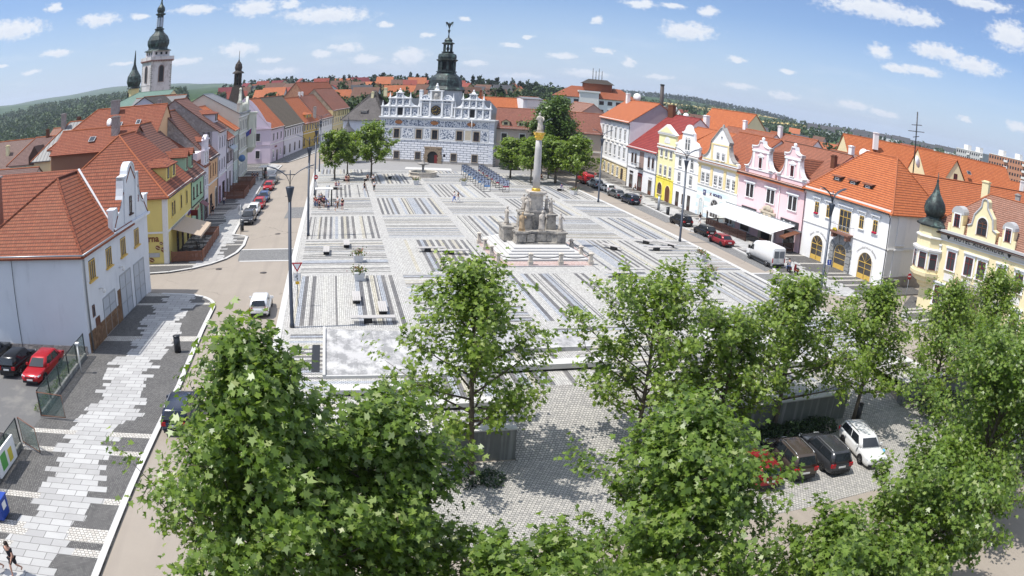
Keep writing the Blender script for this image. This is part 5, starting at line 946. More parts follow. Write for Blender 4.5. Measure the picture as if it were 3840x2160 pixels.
for x in (1.7, 5.2): dormer(r, x, .9, 1.5, 7.9, 1.9, 2.6, P_green, T_left, 1, 'gable', M_darkwood, .7)
r = left('narrow white house with a tall stepped parapet gable', 23.5, 27.8, 15, 7.6, 12.2, P_lw, T_left, ry=7.5, gutter=False); m = MB(); m.box(.0, 4.3, -.02, .4, 7.5, 9.6); m.box(.4, 3.9, -.02, .4, 9.6, 11.0); m.xz([(.3, 11.0), (4.0, 11.0), (2.15, 11.7)], -.1, .45); m.box(-.1, 4.4, -.18, .1, 9.5, 9.7); m.box(.2, 4.1, -.18, .1, 10.95, 11.1); [m.ball((x, .2, 11.35), .22, 6) for x in (.5, 3.8)]; m.box(0.02, 4.28, 1, 7, 7.4, 9.3); m.build('parapet', P_lw, r)
row(r, 7.7, .7, 1.6, [1.4, 2.9], y=-.02, cols=1); row(r, 4.6, .7, 1.6, [1.4, 2.9], cols=1); sign(r, 2.2, 3.3, 2.6, .8, '', M_sill, M_black, .3); shopdoor(r, 2.1, 2.4, 2.7, cols=2)
r = left('peach coloured house with an arched entrance and rubble firewall', 27.8, 36.5, 15, 8.2, 15.2, P_peach, T_dark, ry=7.5, gable_m=M_rubble); row(r, 5.1, .8, 1.9, [1.7, 4.0, 6.3], fr=M_darkwood, sur=P_peach); band(r, 4.2, .2, .12); opening(r, 6.9, .1, 1.7, 3.0, fr=M_darkwood, arch=True, sill=False, kind='door', sur=M_sill); shopdoor(r, 2.2, 1.9, 2.7, cols=2); dormer(r, 4.2, 1.2, 3.2, 9.2, 1.3, 2.4, P_lw, T_left, 2, 'hip', M_darkwood, .6)
r = left('tall pale lilac house with a rough stone side wall and purple shop front', 36.5, 46.0, 15, 11.5, 16.8, P_lw, T_dark, ry=7.6, gable_m=M_rubble); row(r, 8.6, .75, 1.8, [1.7, 4.4, 7.1], fr=M_darkwood, sur=P_lw, cols=1); row(r, 5.0, .75, 1.8, [1.7, 4.4, 7.1], fr=M_darkwood, sur=P_lw, cols=1); band(r, 4.2, .2, .2); m = MB(); m.box(.03, 9.4, -.04, 0, 0, 4.2); m.build('painted_base', P_lilac, r); shopdoor(r, 2.2, 1.4, 2.7, M_red, y=-.04); shopdoor(r, 6.2, 2.4, 2.9, y=-.04, cols=2); m = MB(); m.box(.02, .3, 1.0, 14, -.3, 12.0); m.build('firewall', M_rubble, r); dormer(r, 6.0, 1.4, 3.0, 12.6, 1.5, 2.4, P_lw, T_left, 2, 'hip', M_darkwood, .6)
r = left('white house with blue grey trim and a slate window hood', 46, 55, 14, 9.5, 14.6, P_lw, T_left, ry=7); row(r, 5.4, .8, 1.7, [1.6, 3.3, 5.5, 7.2], fr=M_darkwood); row(r, 8.0, .7, 1.2, [2.0, 4.5, 7.0], fr=M_darkwood); m = MB(); m.sheet([(3, -.9, 7.4), (9, -.9, 7.4), (9, 0, 8.0), (3, 0, 8.0)], .08); m.build('canopy', M_zinc, r); shopdoor(r, 2.2, 1.2, 2.6); shopdoor(r, 5.0, 1.2, 3.6); band(r, 4.4, .15, .12)
r = left('slim greenish white house beside the ornate corner palace', 55, 62, 14, 10.5, 15.0, P_gw, T_orange, ry=7); row(r, 7.6, .8, 1.7, [1.4, 3.5, 5.6], fr=M_darkwood, sur=M_sill); row(r, 4.6, .8, 1.7, [1.4, 3.5, 5.6], fr=M_darkwood, sur=M_sill); row(r, .6, 1.2, 2.2, [1.6, 4.8], glass=M_glasslit); m = MB(); m.lathe([(.01, 0), (.7, 0), (.7, .08), (.01, .08)], 12); q = m.build('round_sign', plain('blue_sign', (.12, .22, .42)), r, (6.6, -.9, 4.6)); q.rotation_euler = (0, rad(90), 0)
r = left('ornate pale corner palace with statues and flags at the end of the left street', 62, 79, 15, 13.2, 17.2, P_ow, S_grey, hr=6, ry=7.5, gutter=False, ridge_m=M_zinc); W = r['W']
for z in (9.6, 6.0): row(r, z, .95, 2.0, [1.8, 4.6, 7.4, 10.2, 13.0], fr=M_darkwood, sur=M_sill, sw=.2, hood='flat'); row(r, z, .95, 2.0, [3, 6.5], side='right', W=W, fr=M_darkwood, sur=M_sill, sw=.2)
row(r, .8, 1.2, 2.3, [2, 5, 8, 11, 14], glass=M_glasslit, sur=M_sill); band(r, 5.2, .25, .25); band(r, 8.9, .2, .2); band(r, 12.3, .3, .35)
m = MB(); m.box(0, 4.6, -.05, .5, 13.2, 15.2); m.xz([(.2, 15.2), (4.4, 15.2), (3.4, 15.9), (3.0, 16.9), (1.6, 16.9), (1.2, 15.9)], -.03, .4); m.box(1.9, 2.7, -.02, .4, 16.9, 17.5); m.ball((2.3, .2, 17.8), .3, 8); m.box(-.2, 4.8, -.3, .5, 15.0, 15.25); m.box(11.5, 17, -.05, .5, 13.2, 14.6); m.xz([(12, 14.6), (16.5, 14.6), (14.2, 16.2)], -.1, .4); [obelisk(m, x, .2, 14.6 if x > 9 else 15.2, 1.3, .4) for x in (.4, 4.2, 11.8, 16.6)]; [m.tube([(x, 0, 13.3), (x, 0, 14.6), (x + .1, 0, 15.0)], [.28, .22, .14], 6) for x in (6, 8, 10)]; m.build('attic', P_ow, r)
m = MB(); m.lathe([(.6, 4.2), (1.5, 5.2), (1.6, 5.4)], 8, (W - 1.0, -.4, 0), 0, False); m.lathe([(1.5, 5.4), (1.5, 12.6)], 8, (W - 1.0, -.4, 0), 0, False); m.lathe([(1.8, 12.5), (1.8, 12.8)], 8, (W - 1.0, -.4, 0), 0, False); bw = m.build('bay_window', P_ow, r)
for i, z in enumerate((6.0, 9.6)): opening(bw, W - 1.0, z, .9, 2.0, y=-1.79, fr=M_darkwood, sur=M_sill)
for x, c_ in ((9.0, (.1, .12, .35)), (10.5, (.5, .04, .05)), (12.2, (.05, .08, .35))): m = MB(); m.tube([(x, -.1, 8.6), (x, -1.3, 9.6)], .03, 5, 1); m.add([(x, -1.3, 9.5), (x, -.4, 8.8), (x + .25, -.5, 7.9), (x + .15, -1.2, 8.4)], [(0, 1, 2, 3)]); m.build('flag', [plain('lflag%.2f' % c_[0], c_, .8, .1, 0, .3, 6), M_white], r)
# wooden café terraces, awnings
def slatfence(name, pts, h, lab, mt, gap=.14, w=.11, grp=None):
    """railing of upright boards: a panel per side with posts"""
    o = thing(name, lab, 'fence', (*pts[0], 0), 0, grp); p0 = Vector((*pts[0], 0))
    for a, b in zip(pts, pts[1:]):
        a = Vector((*a, 0)) - p0; b = Vector((*b, 0)) - p0; d = b - a; L = d.length; d /= L; n = Vector((d.y, -d.x, 0)); M = Matrix.Translation(a) @ Matrix.Rotation(math.atan2(d.y, d.x), 4, 'Z')
        m = MB(); m.box(.0, L, -.03, .03, h - .12, h, 0, M); m.box(.0, L, -.025, .025, .12, .22, 0, M); m.box(.0, L, -.025, .025, .28, .45, 0, M); k = 0
        while k * gap < L - w: m.box(k * gap, k * gap + w, -.022, .022, .12, h - .06, 0, M); k += 1
        m.build('slat_panel', mt, o)
        nps = max(1, round(L / 1.9)); q = MB()
        for i in range(nps + 1): q = MB(); q.box(L * i / nps - .06, L * i / nps + .06, -.06, .06, 0, h + .06, 0, M); q.build('post', mt, o)
    return o
M_fence = plain('red_brown_boards', (.20, .085, .05), .65, .3, 0, .35, 5)
slatfence('terrace_fence', [(-18.2, 71.6), (-14.6, 71.8), (-14.9, 84.6), (-18.6, 84.8)], 1.15, 'red brown slatted fence round the café terrace under the striped awning', M_fence)
slatfence('terrace_fence', [(-18.7, 112.5), (-15.3, 112.6), (-15.4, 119.6), (-18.8, 119.8)], 1.3, 'dark brown terrace fence in the middle of the left pavement, the nearer one', M_darkwood if False else M_fence)
slatfence('terrace_fence', [(-18.8, 122.5), (-15.5, 122.6), (-15.6, 131.0), (-18.9, 131)], 1.3, 'dark brown terrace fence on the left pavement, the farther one', M_fence)
def fold_awning(lab, F, x0, x1, z0, z1, out, mt, grp=None, val=.25):
    o = thing('awning', lab, 'awning', F.p0, F.rz, grp); m = MB(); m.sheet([(x0, -.05, z0), (x0, -out, z1), (x1, -out, z1), (x1, -.05, z0)][::1], .04); m.box(x0, x1, -out - .03, -out + .01, z1 - val, z1); m.build('cloth', mt, o)
    q = MB(); q.box(x0 - .03, x1 + .03, -.22, -.02, z0 - .03, z0 + .14); q.build('case', M_zinc, o); return o
stripe = material('striped_awning_cloth', lambda s: s.mix(s.math('GREATER_THAN', s.math('FRACT', s.math('DIVIDE', s.xyz(s.uv)[0], .34)), .5), (.40, .30, .22), (.50, .42, .33)), .8, .1)
fold_awning('striped beige folding awning over the café terrace of the yellow house', Frame(LP(0), LP(14.2)), 2.0, 9.4, 3.3, 2.45, 3.5, stripe)
wht = plain('white_awning_cloth', (.78, .78, .77), .8, .1, 0, .04); FR = Frame(RA[5], RA[6])
fold_awning('white folding awning over the restaurant terrace, the part nearer the bank', FR, -2.6, 5.9, 3.5, 2.5, 4.4, wht); fold_awning('white folding awning over the restaurant terrace, the part nearer the van', FR, 6.05, 14.2, 3.5, 2.5, 4.4, wht)
fold_awning('small brown awning at the near end of the restaurant terrace', FR, 14.3, 15.6, 2.9, 2.2, 3.0, M_brown)
def frp(x, out): v = Matrix.Rotation(FR.rz, 4, 'Z') @ Vector((x, -out, 0)); return (FR.p0.x + v.x, FR.p0.y + v.y)
slatfence('terrace_fence', [frp(-1.5, .4), frp(-1.5, 4.3), frp(8.4, 4.3)], 1.25, 'dark slatted fence of the restaurant terrace, the long part beside the dark hatchback', M_darkwood, .2, .1)
slatfence('terrace_fence', [frp(11.6, 4.3), frp(14.6, 4.3), frp(14.6, .4)], 1.25, 'dark slatted fence of the restaurant terrace, the short corner behind the white van', M_darkwood, .2, .1)
for x, l in ((-1.5, 'dark wooden post at the far corner of the restaurant terrace'), (14.4, 'pale awning post at the near corner of the restaurant terrace')): m = MB(); a = frp(x, 4.35); m.box(a[0] - .09, a[0] + .09, a[1] - .09, a[1] + .09, 0, 2.5); tag(m.build('awning_post', M_darkwood if x < 0 else M_sill), l, 'post')
# far side of the left street
r = house('street_house', 'lilac corner house with a curved gable and orange roof at the far street corner', (-16.1, 165.4), (-13.9, 178), 13, 8.2, 15.3, P_lilac, T_orange, 0, 0, .3, 7.0, gable_m=P_lilac); row(r, 5.1, .9, 1.7, [2.6, 6.2, 9.8], fr=M_darkwood, sur=P_lw); row(r, 1.0, 1.0, 1.8, [3.0, 9.6], glass=M_glasslit); shopdoor(r, 6.4, 1.2, 2.6); band(r, 4.2, .2, .12); sign(r, 5, 3.3, 2, .4, '', M_red, M_white, .3)
for z in (5.2, 1.1): opening(r, 3.2, z, 1.0, 1.8, side='left', fr=M_darkwood, sur=P_lw)
m = MB(); m.box(-.08, 0, 0, 13, 4.2, 4.45); m.box(-.35, .1, -.2, 13, 8.0, 8.2); m.yz([(0, 8.2), (0, 9.4), (1.2, 9.8), (2.4, 11.6), (3.8, 13.4), (5.2, 14.8), (7, 15.7), (13, 9)], -.12, .02); m.build('gable', P_lilac, r)
def S(lab, a, b, D, e, rg, wm, rm, n, **k):
    q = house('street_house', lab, a, b, D, e, rg, wm, rm, ry=k.pop('ry', 7), **k); W = q['W']; xs = [W * (i + .5) / n for i in range(n)]; row(q, 5.0, .9, 1.7, xs, fr=M_darkwood, sur=M_sill); row(q, .6, 1.2, 2.3, [x for x in xs[::2]], arch=True, fr=M_darkwood, glass=M_glasslit, sill=False); band(q, 4.1, .18, .1); return q
S('long grey white house with a dark mossy tiled roof in the far street', (-13.9, 178), (-10, 200), 14, 7.7, 15.4, P_lw, tiles('mossy', (.12, .09, .065), (.16, .12, .085), .4, .3, (.04, .03, .02), .5, (.10, .11, .06)), 8)
q = S('ochre house with a bright orange roof and big dormer in the far street', (-10, 200), (-6, 216), 14, 7.3, 14.6, plaster('street_ochre', (.52, .36, .10)), T_orange, 6); dormer(q, 9, 1.2, 6, 8.0, 1.6, 3, plaster('street_ochre', (.52, .36, .10)), T_orange, 2, 'hip', None, .8); chimney(q, 14, .8, 8, 11.4, .9, .8, M_greystone)
q = S('white house with a dark red brown roof farther down the far street', (-6, 216), (-2, 238), 14, 7.6, 15.0, WHITE, T_brown, 8); chimney(q, 1, 7, 14, 16, .9, .6, WHITE); chimney(q, 5, 7, 14, 16, .9, .6, WHITE)
q = S('taller yellow three storey house with a stone gable in the far street', (-2, 238), (4, 268), 15, 9.6, 17.0, P_och, T_brown, 8, gable_m=stonewall('tan_rubble', (.34, .28, .20), (.46, .38, .28), 1.6)); row(q, 7.4, .9, 1.5, [2, 5, 9, 12, 16, 19, 23, 27], fr=M_darkwood)
backhouse('big brick gabled house with a red roof above the far street', (-10, 262), (2, 286), 16, 11, 19.5, M_cream, T_red, gable_m=stonewall('tan_brick', (.30, .15, .10), (.40, .22, .14), 2))
# roofs behind the left row
r = backhouse('broad orange tiled roof with skylights behind the yellow corner house', (-42.5, 91), (-25.5, 91), 13, 11.8, 16.4, P_peach, T_left, 5.5, 0, 7); skylight(r, 10.5, 3.0, 14.0, rad(33), .9, 1.3); skylight(r, 13.5, 3.4, 14.2, rad(33)); chimney(r, 8.8, 6, 14.5, 17.4, 1.3, .8, M_greystone)
r = backhouse('smaller orange tiled roof with a brown wall below it, left of the yellow house', (-37.5, 80.5), (-26, 80.5), 9, 11.8, 14.2, plaster('brown_wall', (.22, .13, .09)), T_left, 0, 0, 4.5); skylight(r, 5.5, 2, 13.0, rad(28), .9, 1.1); chimney(r, 8.6, 3, 12.5, 15.4, 1.0, .9, M_rubble)
r = backhouse('dark grey roofed house with two skylights and a cream wall', (-46, 92), (-36.5, 92), 12, 10.4, 15.0, M_cream, S_grey, 4.0, 0, 6, wins=((8.2, [6.0]),)); skylight(r, 2.8, 1.3, 11.6, rad(38)); skylight(r, 4.0, 1.3, 11.6, rad(38)); chimney(r, 3.2, 5, 13.5, 16.2, .7, .6, M_rubble)
r = backhouse('dull purple brown roofed house with a small dark wooden gable', (-54, 98), (-44.5, 97), 9, 9.6, 13.0, P_gw, tiles('plum', (.13, .075, .065), (.17, .10, .085), .3, .3, (.06, .03, .03), .5, (.16, .10, .08)), 3, 0, 4.5); m = MB(); m.xz([(4.6, 9.3), (7.0, 9.3), (7.0, 10.4), (5.8, 12.0), (4.6, 10.4)], -.6, 2.5); m.build('wooden_gable', M_darkwood, r); chimney(r, 5.5, 4.5, 12.5, 14, .5, .5, M_brown)
r = backhouse('weathered brown roof at the far left edge in front of the wood', (-64, 101), (-53.5, 101), 12, 8.6, 12.7, WHITE, tiles('mouse', (.15, .10, .085), (.20, .13, .11), .3, .3, (.07, .04, .035), .5, (.18, .12, .10)), 0, 0, 6); chimney(r, 6.5, 3, 10, 12, .6, .6, M_cream)
r = backhouse('low dark roof with a ridge towards the viewer at the far left', (-58, 86), (-44, 84), 9, 6.2, 9.6, WHITE, tiles('plum', (.13, .075, .065), (.17, .10, .085), .3, .3), 0, 0, 4.5)
r = backhouse('reddish roofed house just behind the dark grey roof', (-58, 118), (-47, 116), 12, 9.5, 13.4, M_cream, T_old, 0, 0, 6); chimney(r, 7, 5, 12, 15, .7, .6, M_brown)
r = backhouse('orange roofed house with a flat white dormer behind the grey roof', (-52, 128), (-42, 126), 14, 11, 15.6, M_cream, T_left, 0, 0, 7)
r = backhouse('grey tin roof in front of the church tower', (-45, 134), (-33, 132), 14, 13.2, 17.4, plaster('grey_gable', (.40, .38, .40)), S_grey, 0, 0, 7, gable_m=plain('brown_gable', (.24, .12, .07)))
r = backhouse('white gabled house with a dark slate roof behind the left street row', (-30.5, 124), (-30.5, 150), 13, 13.6, 17.6, plaster('blue_white_gable', (.52, .54, .60)), S_dark, 0, 0, 6.5); chimney(r, -1.2, 3, 13, 16.8, .7, .7, M_rubble)
# church with its big tower, yellow turret and green roof
r = thing('church', 'church with a tall white stone tower, dark onion spire and green tin roof', 'church', (-65, 232, 0), rad(40))
M_tow = material('tower_render', lambda s: s.mix(s.mrange(s.noise(s.vec('MULTIPLY', s.pos, (1, 1, .5)), .35, 6, .75), .48, .62, 0, .8), (.60, .56, .55), (.36, .31, .30)), .95, .1); a = 4.1
m = MB(); m.box(-a, a, -a, a, 0, 29.6); m.build('tower_wall', M_tow, r); m = MB()
for sx in (-1, 1):
    for sy in (-1, 1):
        for i in range(26): w = .75 if i % 2 else .45; m.box(min(sx * (a + .04), sx * (a - w)), max(sx * (a + .04), sx * (a - w)), min(sy * (a + .04), sy * (a - .95 + w * .6)), max(sy * (a + .04), sy * (a - .95 + w * .6)), 10 + i * .7, 10.5 + i * .7)
m.build('quoins', M_greystone, r)
m = MB(); m.box(-a - .1, a + .1, -a - .1, a + .1, 21.3, 21.6); m.box(-a - .15, a + .15, -a - .15, a + .15, 29.0, 29.3); m.box(-a - .55, a + .55, -a - .55, a + .55, 29.6, 30.9); m.build('gallery', M_tow, r)
m = MB(); m.box(-a - .62, a + .62, -a - .62, a + .62, 29.55, 29.75)
for i in range(14):
    for s_ in (-1, 1): x = -4.2 + i * .65; m.box(x - .12, x + .12, s_ * (a + .4) - .12, s_ * (a + .4) + .12, 29.2, 29.6); m.box(s_ * (a + .4) - .12, s_ * (a + .4) + .12, x - .12, x + .12, 29.2, 29.6)
m.build('corbels', plain('brick_red', (.28, .14, .11)), r)
m = MB(); m.box(-3.3, 3.3, -3.3, 3.3, 30.9, 33.0); m.build('upper_wall', M_tow, r); m = MB(); [m.box(-.4 + k * 2, .4 + k * 2, -3.36, 3.36, 31.6, 32.5) for k in (-1, 0, 1)]; [m.box(-3.36, 3.36, -.4 + k * 2, .4 + k * 2, 31.6, 32.5) for k in (-1, 0, 1)]; m.build('hatch', M_black, r)
for s_ in ('f', 'r', 'l'):
    m = MB(); m.xz(outline(1.7, 5.4, True), -.06, .0); q = m.build('belfry_window', M_black, r, (0, -a - .02, 22.4) if s_ == 'f' else (a + .02, 0, 22.4) if s_ == 'r' else (-a - .02, 0, 22.4), 0 if s_ == 'f' else math.pi / 2 if s_ == 'r' else -math.pi / 2); m = MB(); ring(m, 1.7, 5.4, .3, -.14, 0, 0, True); m.build('surround', plain('dark_brick_surround', (.2, .14, .12)), q)
m = MB(); m.lathe([(5.0, 32.9), (4.8, 33.2), (3.6, 33.6), (3.5, 34.2), (4.0, 35.4), (4.0, 36.6), (3.2, 38.2), (1.9, 39.4), (1.5, 40.2), (1.5, 40.5)], 8, (0, 0, 0), 0, False, rad(22.5)); m.lathe([(1.75, 40.4), (1.75, 40.8), (1.15, 41), (1.15, 45.4), (1.9, 45.8), (1.8, 46.1), (1.1, 46.3), (1.5, 47.2), (1.35, 48.2), (.5, 49.4), (.28, 50.5), (.12, 53.5), (.3, 54.0), (.3, 54.4), (.06, 54.8), (.05, 57.2)], 8, (0, 0, 0), 0, False, rad(22.5)); m.box(-.7, .7, -.05, .05, 56.0, 56.2); m.build('spire', M_copper, r)
m = MB(); [m.box(-.35, .35, -1.25, 1.25, 41.4, 44.6, 0, Matrix.Rotation(rad(45 * k), 4, 'Z')) for k in range(4)]; m.build('lantern_opening', plain('sky_pale', (.40, .46, .55)), r)
m = MB(); m.lathe([(2.3, 0), (2.3, 21.0)], 8, (-3.4, 13.3, 0), 1, False); m.lathe([(2.8, 20.8), (2.3, 21.6), (2.9, 23.3), (2.6, 25.2), (1.2, 27.4), (.5, 29.5), (.12, 34.5)], 10, (-3.4, 13.3, 0), 0, False); [m.box(-5.9, -5.5, 12.9, 13.7, 16.5, 19.5, 2)]; m.build('turret', [M_copper, P_och, M_black], r)
r = backhouse('green seamed tin roofed hall below the church tower', (-70.5, 178), (-53, 178), 24, 14.0, 18.6, M_cream, S_green, 6, 0, 12, ridge_m=S_green) if False else house('church_hall', 'green seamed tin roofed hall below the church tower', (-69, 186), (-50, 184), 22, 14.6, 19.0, M_cream, S_green, 7.5, 0, .4, 11, S_green, 0, 'hall', gutter=False)
for x in (10.5, 14.5): dormer(r, x, 2.8, 1.0, 15.9, .6, 1.2, S_green, S_green, 0, 'shed', rise=.3)
r = thing('slate_turret', 'slim dark slate turret with a small onion cap rising over the left street roofs', 'turret', (-28.6, 190, 0))
m = MB(); m.taper(-3.0, 3.0, -3.0, 3.0, 11, 18.6, .42); m.lathe([(1.25, 18.5), (1.25, 18.8), (1.0, 18.9)], 8, smooth=False); [m.box(-.14, .14, -.14, .14, 18.8, 22.4, 0, Matrix.Translation((math.cos(rad(45 * k + 22)) * .95, math.sin(rad(45 * k + 22)) * .95, 0))) for k in range(8)]; m.lathe([(1.7, 22.2), (1.6, 22.5), (.9, 23.0), (1.1, 23.8), (.9, 24.8), (.3, 25.6), (.08, 26.2), (.06, 28.5)], 8, smooth=False); m.build('roof', S_dark, r); m = MB(); m.lathe([(.45, 18.8), (.45, 22.3)], 8); m.build('lantern', M_copper, r); m = MB(); m.box(-2.9, 2.9, -2.9, 2.9, 0, 11); m.build('wall', WHITE, r)
# ------------------------------------------------------------------ trees, wood, town on the hills
def leafmat(name, stops, tr=.35, rough=.42):
    m = bpy.data.materials.new(name); m.use_nodes = True; s = NT(m.node_tree)
    out = s.n('ShaderNodeOutputMaterial'); b = s.n('ShaderNodeBsdfPrincipled'); b.inputs['Roughness'].default_value = rough; b.inputs['Specular IOR Level'].default_value = .45
    t = s.n('ShaderNodeBsdfTranslucent'); mx = s.n('ShaderNodeMixShader'); mx.inputs[0].default_value = tr
    a = s.n('ShaderNodeAttribute', attribute_name='rnd').outputs['Fac']; c = s.ramp(a, stops)
    s.set(b.inputs['Base Color'], c); s.set(t.inputs['Color'], s.mix(1.0, c, (1.5, 1.55, .7), 'MULTIPLY'))
    for i, q in enumerate((b, t)): s.t.links.new(q.outputs[0], mx.inputs[1 + i])
    s.t.links.new(mx.outputs[0], out.inputs[0]); return m
L_plane = leafmat('plane_leaves', [(0, (.07, .115, .016)), (.35, (.135, .21, .026)), (.75, (.20, .285, .042)), (.97, (.27, .34, .07)), (1, (.36, .40, .15))], .42)
L_near = leafmat('near_plane_leaves', [(0, (.06, .105, .016)), (.4, (.12, .195, .026)), (.8, (.18, .265, .045)), (.95, (.25, .32, .09)), (1, (.36, .40, .18))], .42, .36)
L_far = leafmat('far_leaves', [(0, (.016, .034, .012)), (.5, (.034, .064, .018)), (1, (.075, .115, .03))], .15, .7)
L_con = leafmat('needles', [(0, (.009, .020, .012)), (.5, (.018, .035, .017)), (1, (.035, .055, .024))], .05, .8)
L_dark = leafmat('hedge_leaves', [(0, (.012, .028, .012)), (.6, (.025, .055, .018)), (1, (.06, .10, .03))], .2, .5)
M_bark = material('bark', lambda s: s.mix(s.noise(s.vec('MULTIPLY', s.pos, (1, 1, .4)), 5, 5, .7), (.06, .045, .035), (.20, .17, .13)), .95, .1)
LEAF5 = np.array([(0, 0), (.2, .03), (.5, .1), (.27, .3), (.56, .58), (.2, .6), (0, 1), (-.2, .6), (-.56, .58), (-.27, .3), (-.5, .1), (-.2, .03)])
LEAF3 = np.array([(0, 0), (.42, .25), (.3, .55), (0, 1), (-.3, .55), (-.42, .25)])
LEAF4 = np.array([(0, 0), (.5, .4), (0, 1), (-.5, .4)])
def leafmesh(name, P, size, mat, shape, rng, up=.55, rnd=None, out_dir=None):
    N = len(P); K = len(shape); n = rng.normal(size=(N, 3)); n /= np.linalg.norm(n, axis=1)[:, None]
    n = n * (1 - up) + np.array([0, 0, up]); 
    if out_dir is not None: n += out_dir * .45
    n /= np.linalg.norm(n, axis=1)[:, None]
    d = rng.normal(size=(N, 3)); d[:, 2] -= .5; d -= n * (d * n).sum(1)[:, None]; d /= np.linalg.norm(d, axis=1)[:, None] + 1e-9; s = np.cross(d, n)
    sz = (size * rng.uniform(.6, 1.25, N))[:, None, None] if np.isscalar(size) else (size * rng.uniform(.7, 1.2, N))[:, None, None]
    x = shape[:, 0][None, :, None]; y = shape[:, 1][None, :, None]; fold = rng.uniform(-.1, .5, N)[:, None, None]; dr = rng.uniform(0, .35, N)[:, None, None]
    V = P[:, None, :] + sz * (x * s[:, None, :] + y * d[:, None, :] + (np.abs(x) * fold - y * y * dr) * n[:, None, :])
    me = bpy.data.meshes.new(name); me.vertices.add(N * K); me.vertices.foreach_set('co', V.astype(np.float32).ravel())
    me.loops.add(N * K); me.loops.foreach_set('vertex_index', np.arange(N * K, dtype=np.int32)); me.polygons.add(N)
    me.polygons.foreach_set('loop_start', np.arange(0, N * K, K, dtype=np.int32)); me.polygons.foreach_set('loop_total', np.full(N, K, np.int32))
    at_ = me.attributes.new('rnd', 'FLOAT', 'FACE'); at_.data.foreach_set('value', (rng.random(N) if rnd is None else rnd).astype(np.float32))
    me.materials.append(mat); me.update(calc_edges=True); me.validate(); return me
def grow(seed, h, R, cb, limbs, sub, per, leaf, shape, mat, prof=None, lean=0.0, trunk_r=.16, dens=1.0, spread=.32):
    """a broadleaf tree: returns (wood mesh, leaf mesh), foot at the origin"""
    rng = np.random.default_rng(seed); wood = MB(); pts = []; dirs = []
    prof = prof or (lambda t: (math.sin(math.pi * min(1, .18 + t * .82)) ** .8))
    top = np.array([lean * h, lean * .5 * h, h * .97]); axis = [np.array([0, 0, -.1]), np.array([lean * h * .15, .03, h * .3]), np.array([lean * h * .5 + rng.normal() * .12, rng.normal() * .12, h * .65]), top]
    ax = lambda t: (1 - t) ** 3 * axis[0] + 3 * t * (1 - t) ** 2 * axis[1] + 3 * t * t * (1 - t) * axis[2] + t ** 3 * axis[3]
    wood.tube([ax(t) for t in np.linspace(0, 1, 9)], [trunk_r * (1.15 - t) + .012 for t in np.linspace(0, 1, 9)], 8)
    a = rng.uniform(0, 6.28)
    for i in range(limbs):
        t = i / (limbs - 1); zt = cb + (1 - cb) * t * .96; p0 = ax(min(.98, zt * .97)); a += 2.4 + rng.uniform(-.4, .4)
        L = R * prof(t) * rng.uniform(.72, 1.12) + .25; el = .25 + .75 * t + rng.uniform(-.12, .2)
        d = np.array([math.cos(a) * math.cos(el), math.sin(a) * math.cos(el), math.sin(el)]); q = [p0, p0 + d * L * .5 + np.array([0, 0, .05 * L]), p0 + d * L + np.array([0, 0, .22 * L * (1 - t)])]
        wood.tube(q, [trunk_r * .42 * (1.1 - t) + .012, trunk_r * .22 * (1.1 - t) + .01, .008], 5)
        for k in range(sub):
            f = .22 + .78 * (k + rng.uniform(0, .9)) / sub; f = min(f, 1.0); b = q[0] * (1 - f) + q[2] * f + (q[1] - (q[0] + q[2]) / 2) * 2 * f * (1 - f) * 1.0
            sd = d * .35 + rng.normal(size=3) * .75 + np.array([0, 0, .25]); sd /= np.linalg.norm(sd); sl = (.16 * R + .25) * rng.uniform(.6, 1.3); e = b + sd * sl
            if k % 2 == 0: wood.tube([b, e], [.012 + trunk_r * .05, .005], 4, 0, False, False)
            nl = max(2, int(per * rng.uniform(.5, 1.5) * dens)); u = rng.uniform(.15, 1.1, nl)[:, None]
            pp = b + (e - b) * u + rng.normal(size=(nl, 3)) * spread * (.25 + .1 * R); pts.append(pp); od = pp - np.array([p0[0], p0[1], p0[2] - .3]); dirs.append(od / (np.linalg.norm(od, axis=1)[:, None] + 1e-6))
    P = np.concatenate(pts); O = np.concatenate(dirs)
    return wood.mesh('trunk', M_bark), leafmesh('crown', P, leaf, mat, shape, rng, .45, None, O)
def tree(name, label, x, y, z, meshes, rz=0.0, s=1.0, cat='tree', group=None):
    o = thing(name, label, cat, (x, y, z), rz, group); o.scale = (s,) * 3 if not isinstance(s, tuple) else s
    link('trunk', meshes[0], o); link('crown', meshes[1], o); return o
G1 = 'young plane trees along the front of the square'
# front row of young plane trees
CONE = lambda t: (1 - t) ** .62 * .95 + .08
OVAL = lambda t: math.sin(math.pi * (.25 + .6 * t))
for lab, x, y, h, R, pf, sd, tr in [('young plane tree in the middle of the front row, trunk before the retaining wall', 6.7, 32.1, 11.0, 5.3, CONE, 3, .15), ('second plane tree of the front row with an open twin topped crown', 16.2, 32.6, 9.3, 4.9, OVAL, 8, .14), ('third plane tree of the front row with a slender tip above the road edge', 26.4, 33.0, 9.6, 5.3, CONE, 12, .14), ('fourth plane tree of the front row beside the gap in the wall', 33.6, 32.6, 9.2, 5.0, CONE, 15, .14), ('fifth plane tree of the front row standing among dark shrubs before the hotel', 41.0, 31.2, 9.6, 4.9, CONE, 19, .14), ('sixth and rightmost plane tree of the front row covering part of the hotel', 48.4, 31.8, 10.4, 5.6, CONE, 22, .15), ('bushy plane tree of the front row between the second and third crowns', 21.3, 32.0, 7.2, 4.0, OVAL, 25, .13)]:
    tree('plane_tree', lab, x, y, -1.8, grow(sd, h, R, .24, 32, 8, 34, .235, LEAF5, L_plane, pf, .0, tr, spread=.3), sd, 1, group=G1)
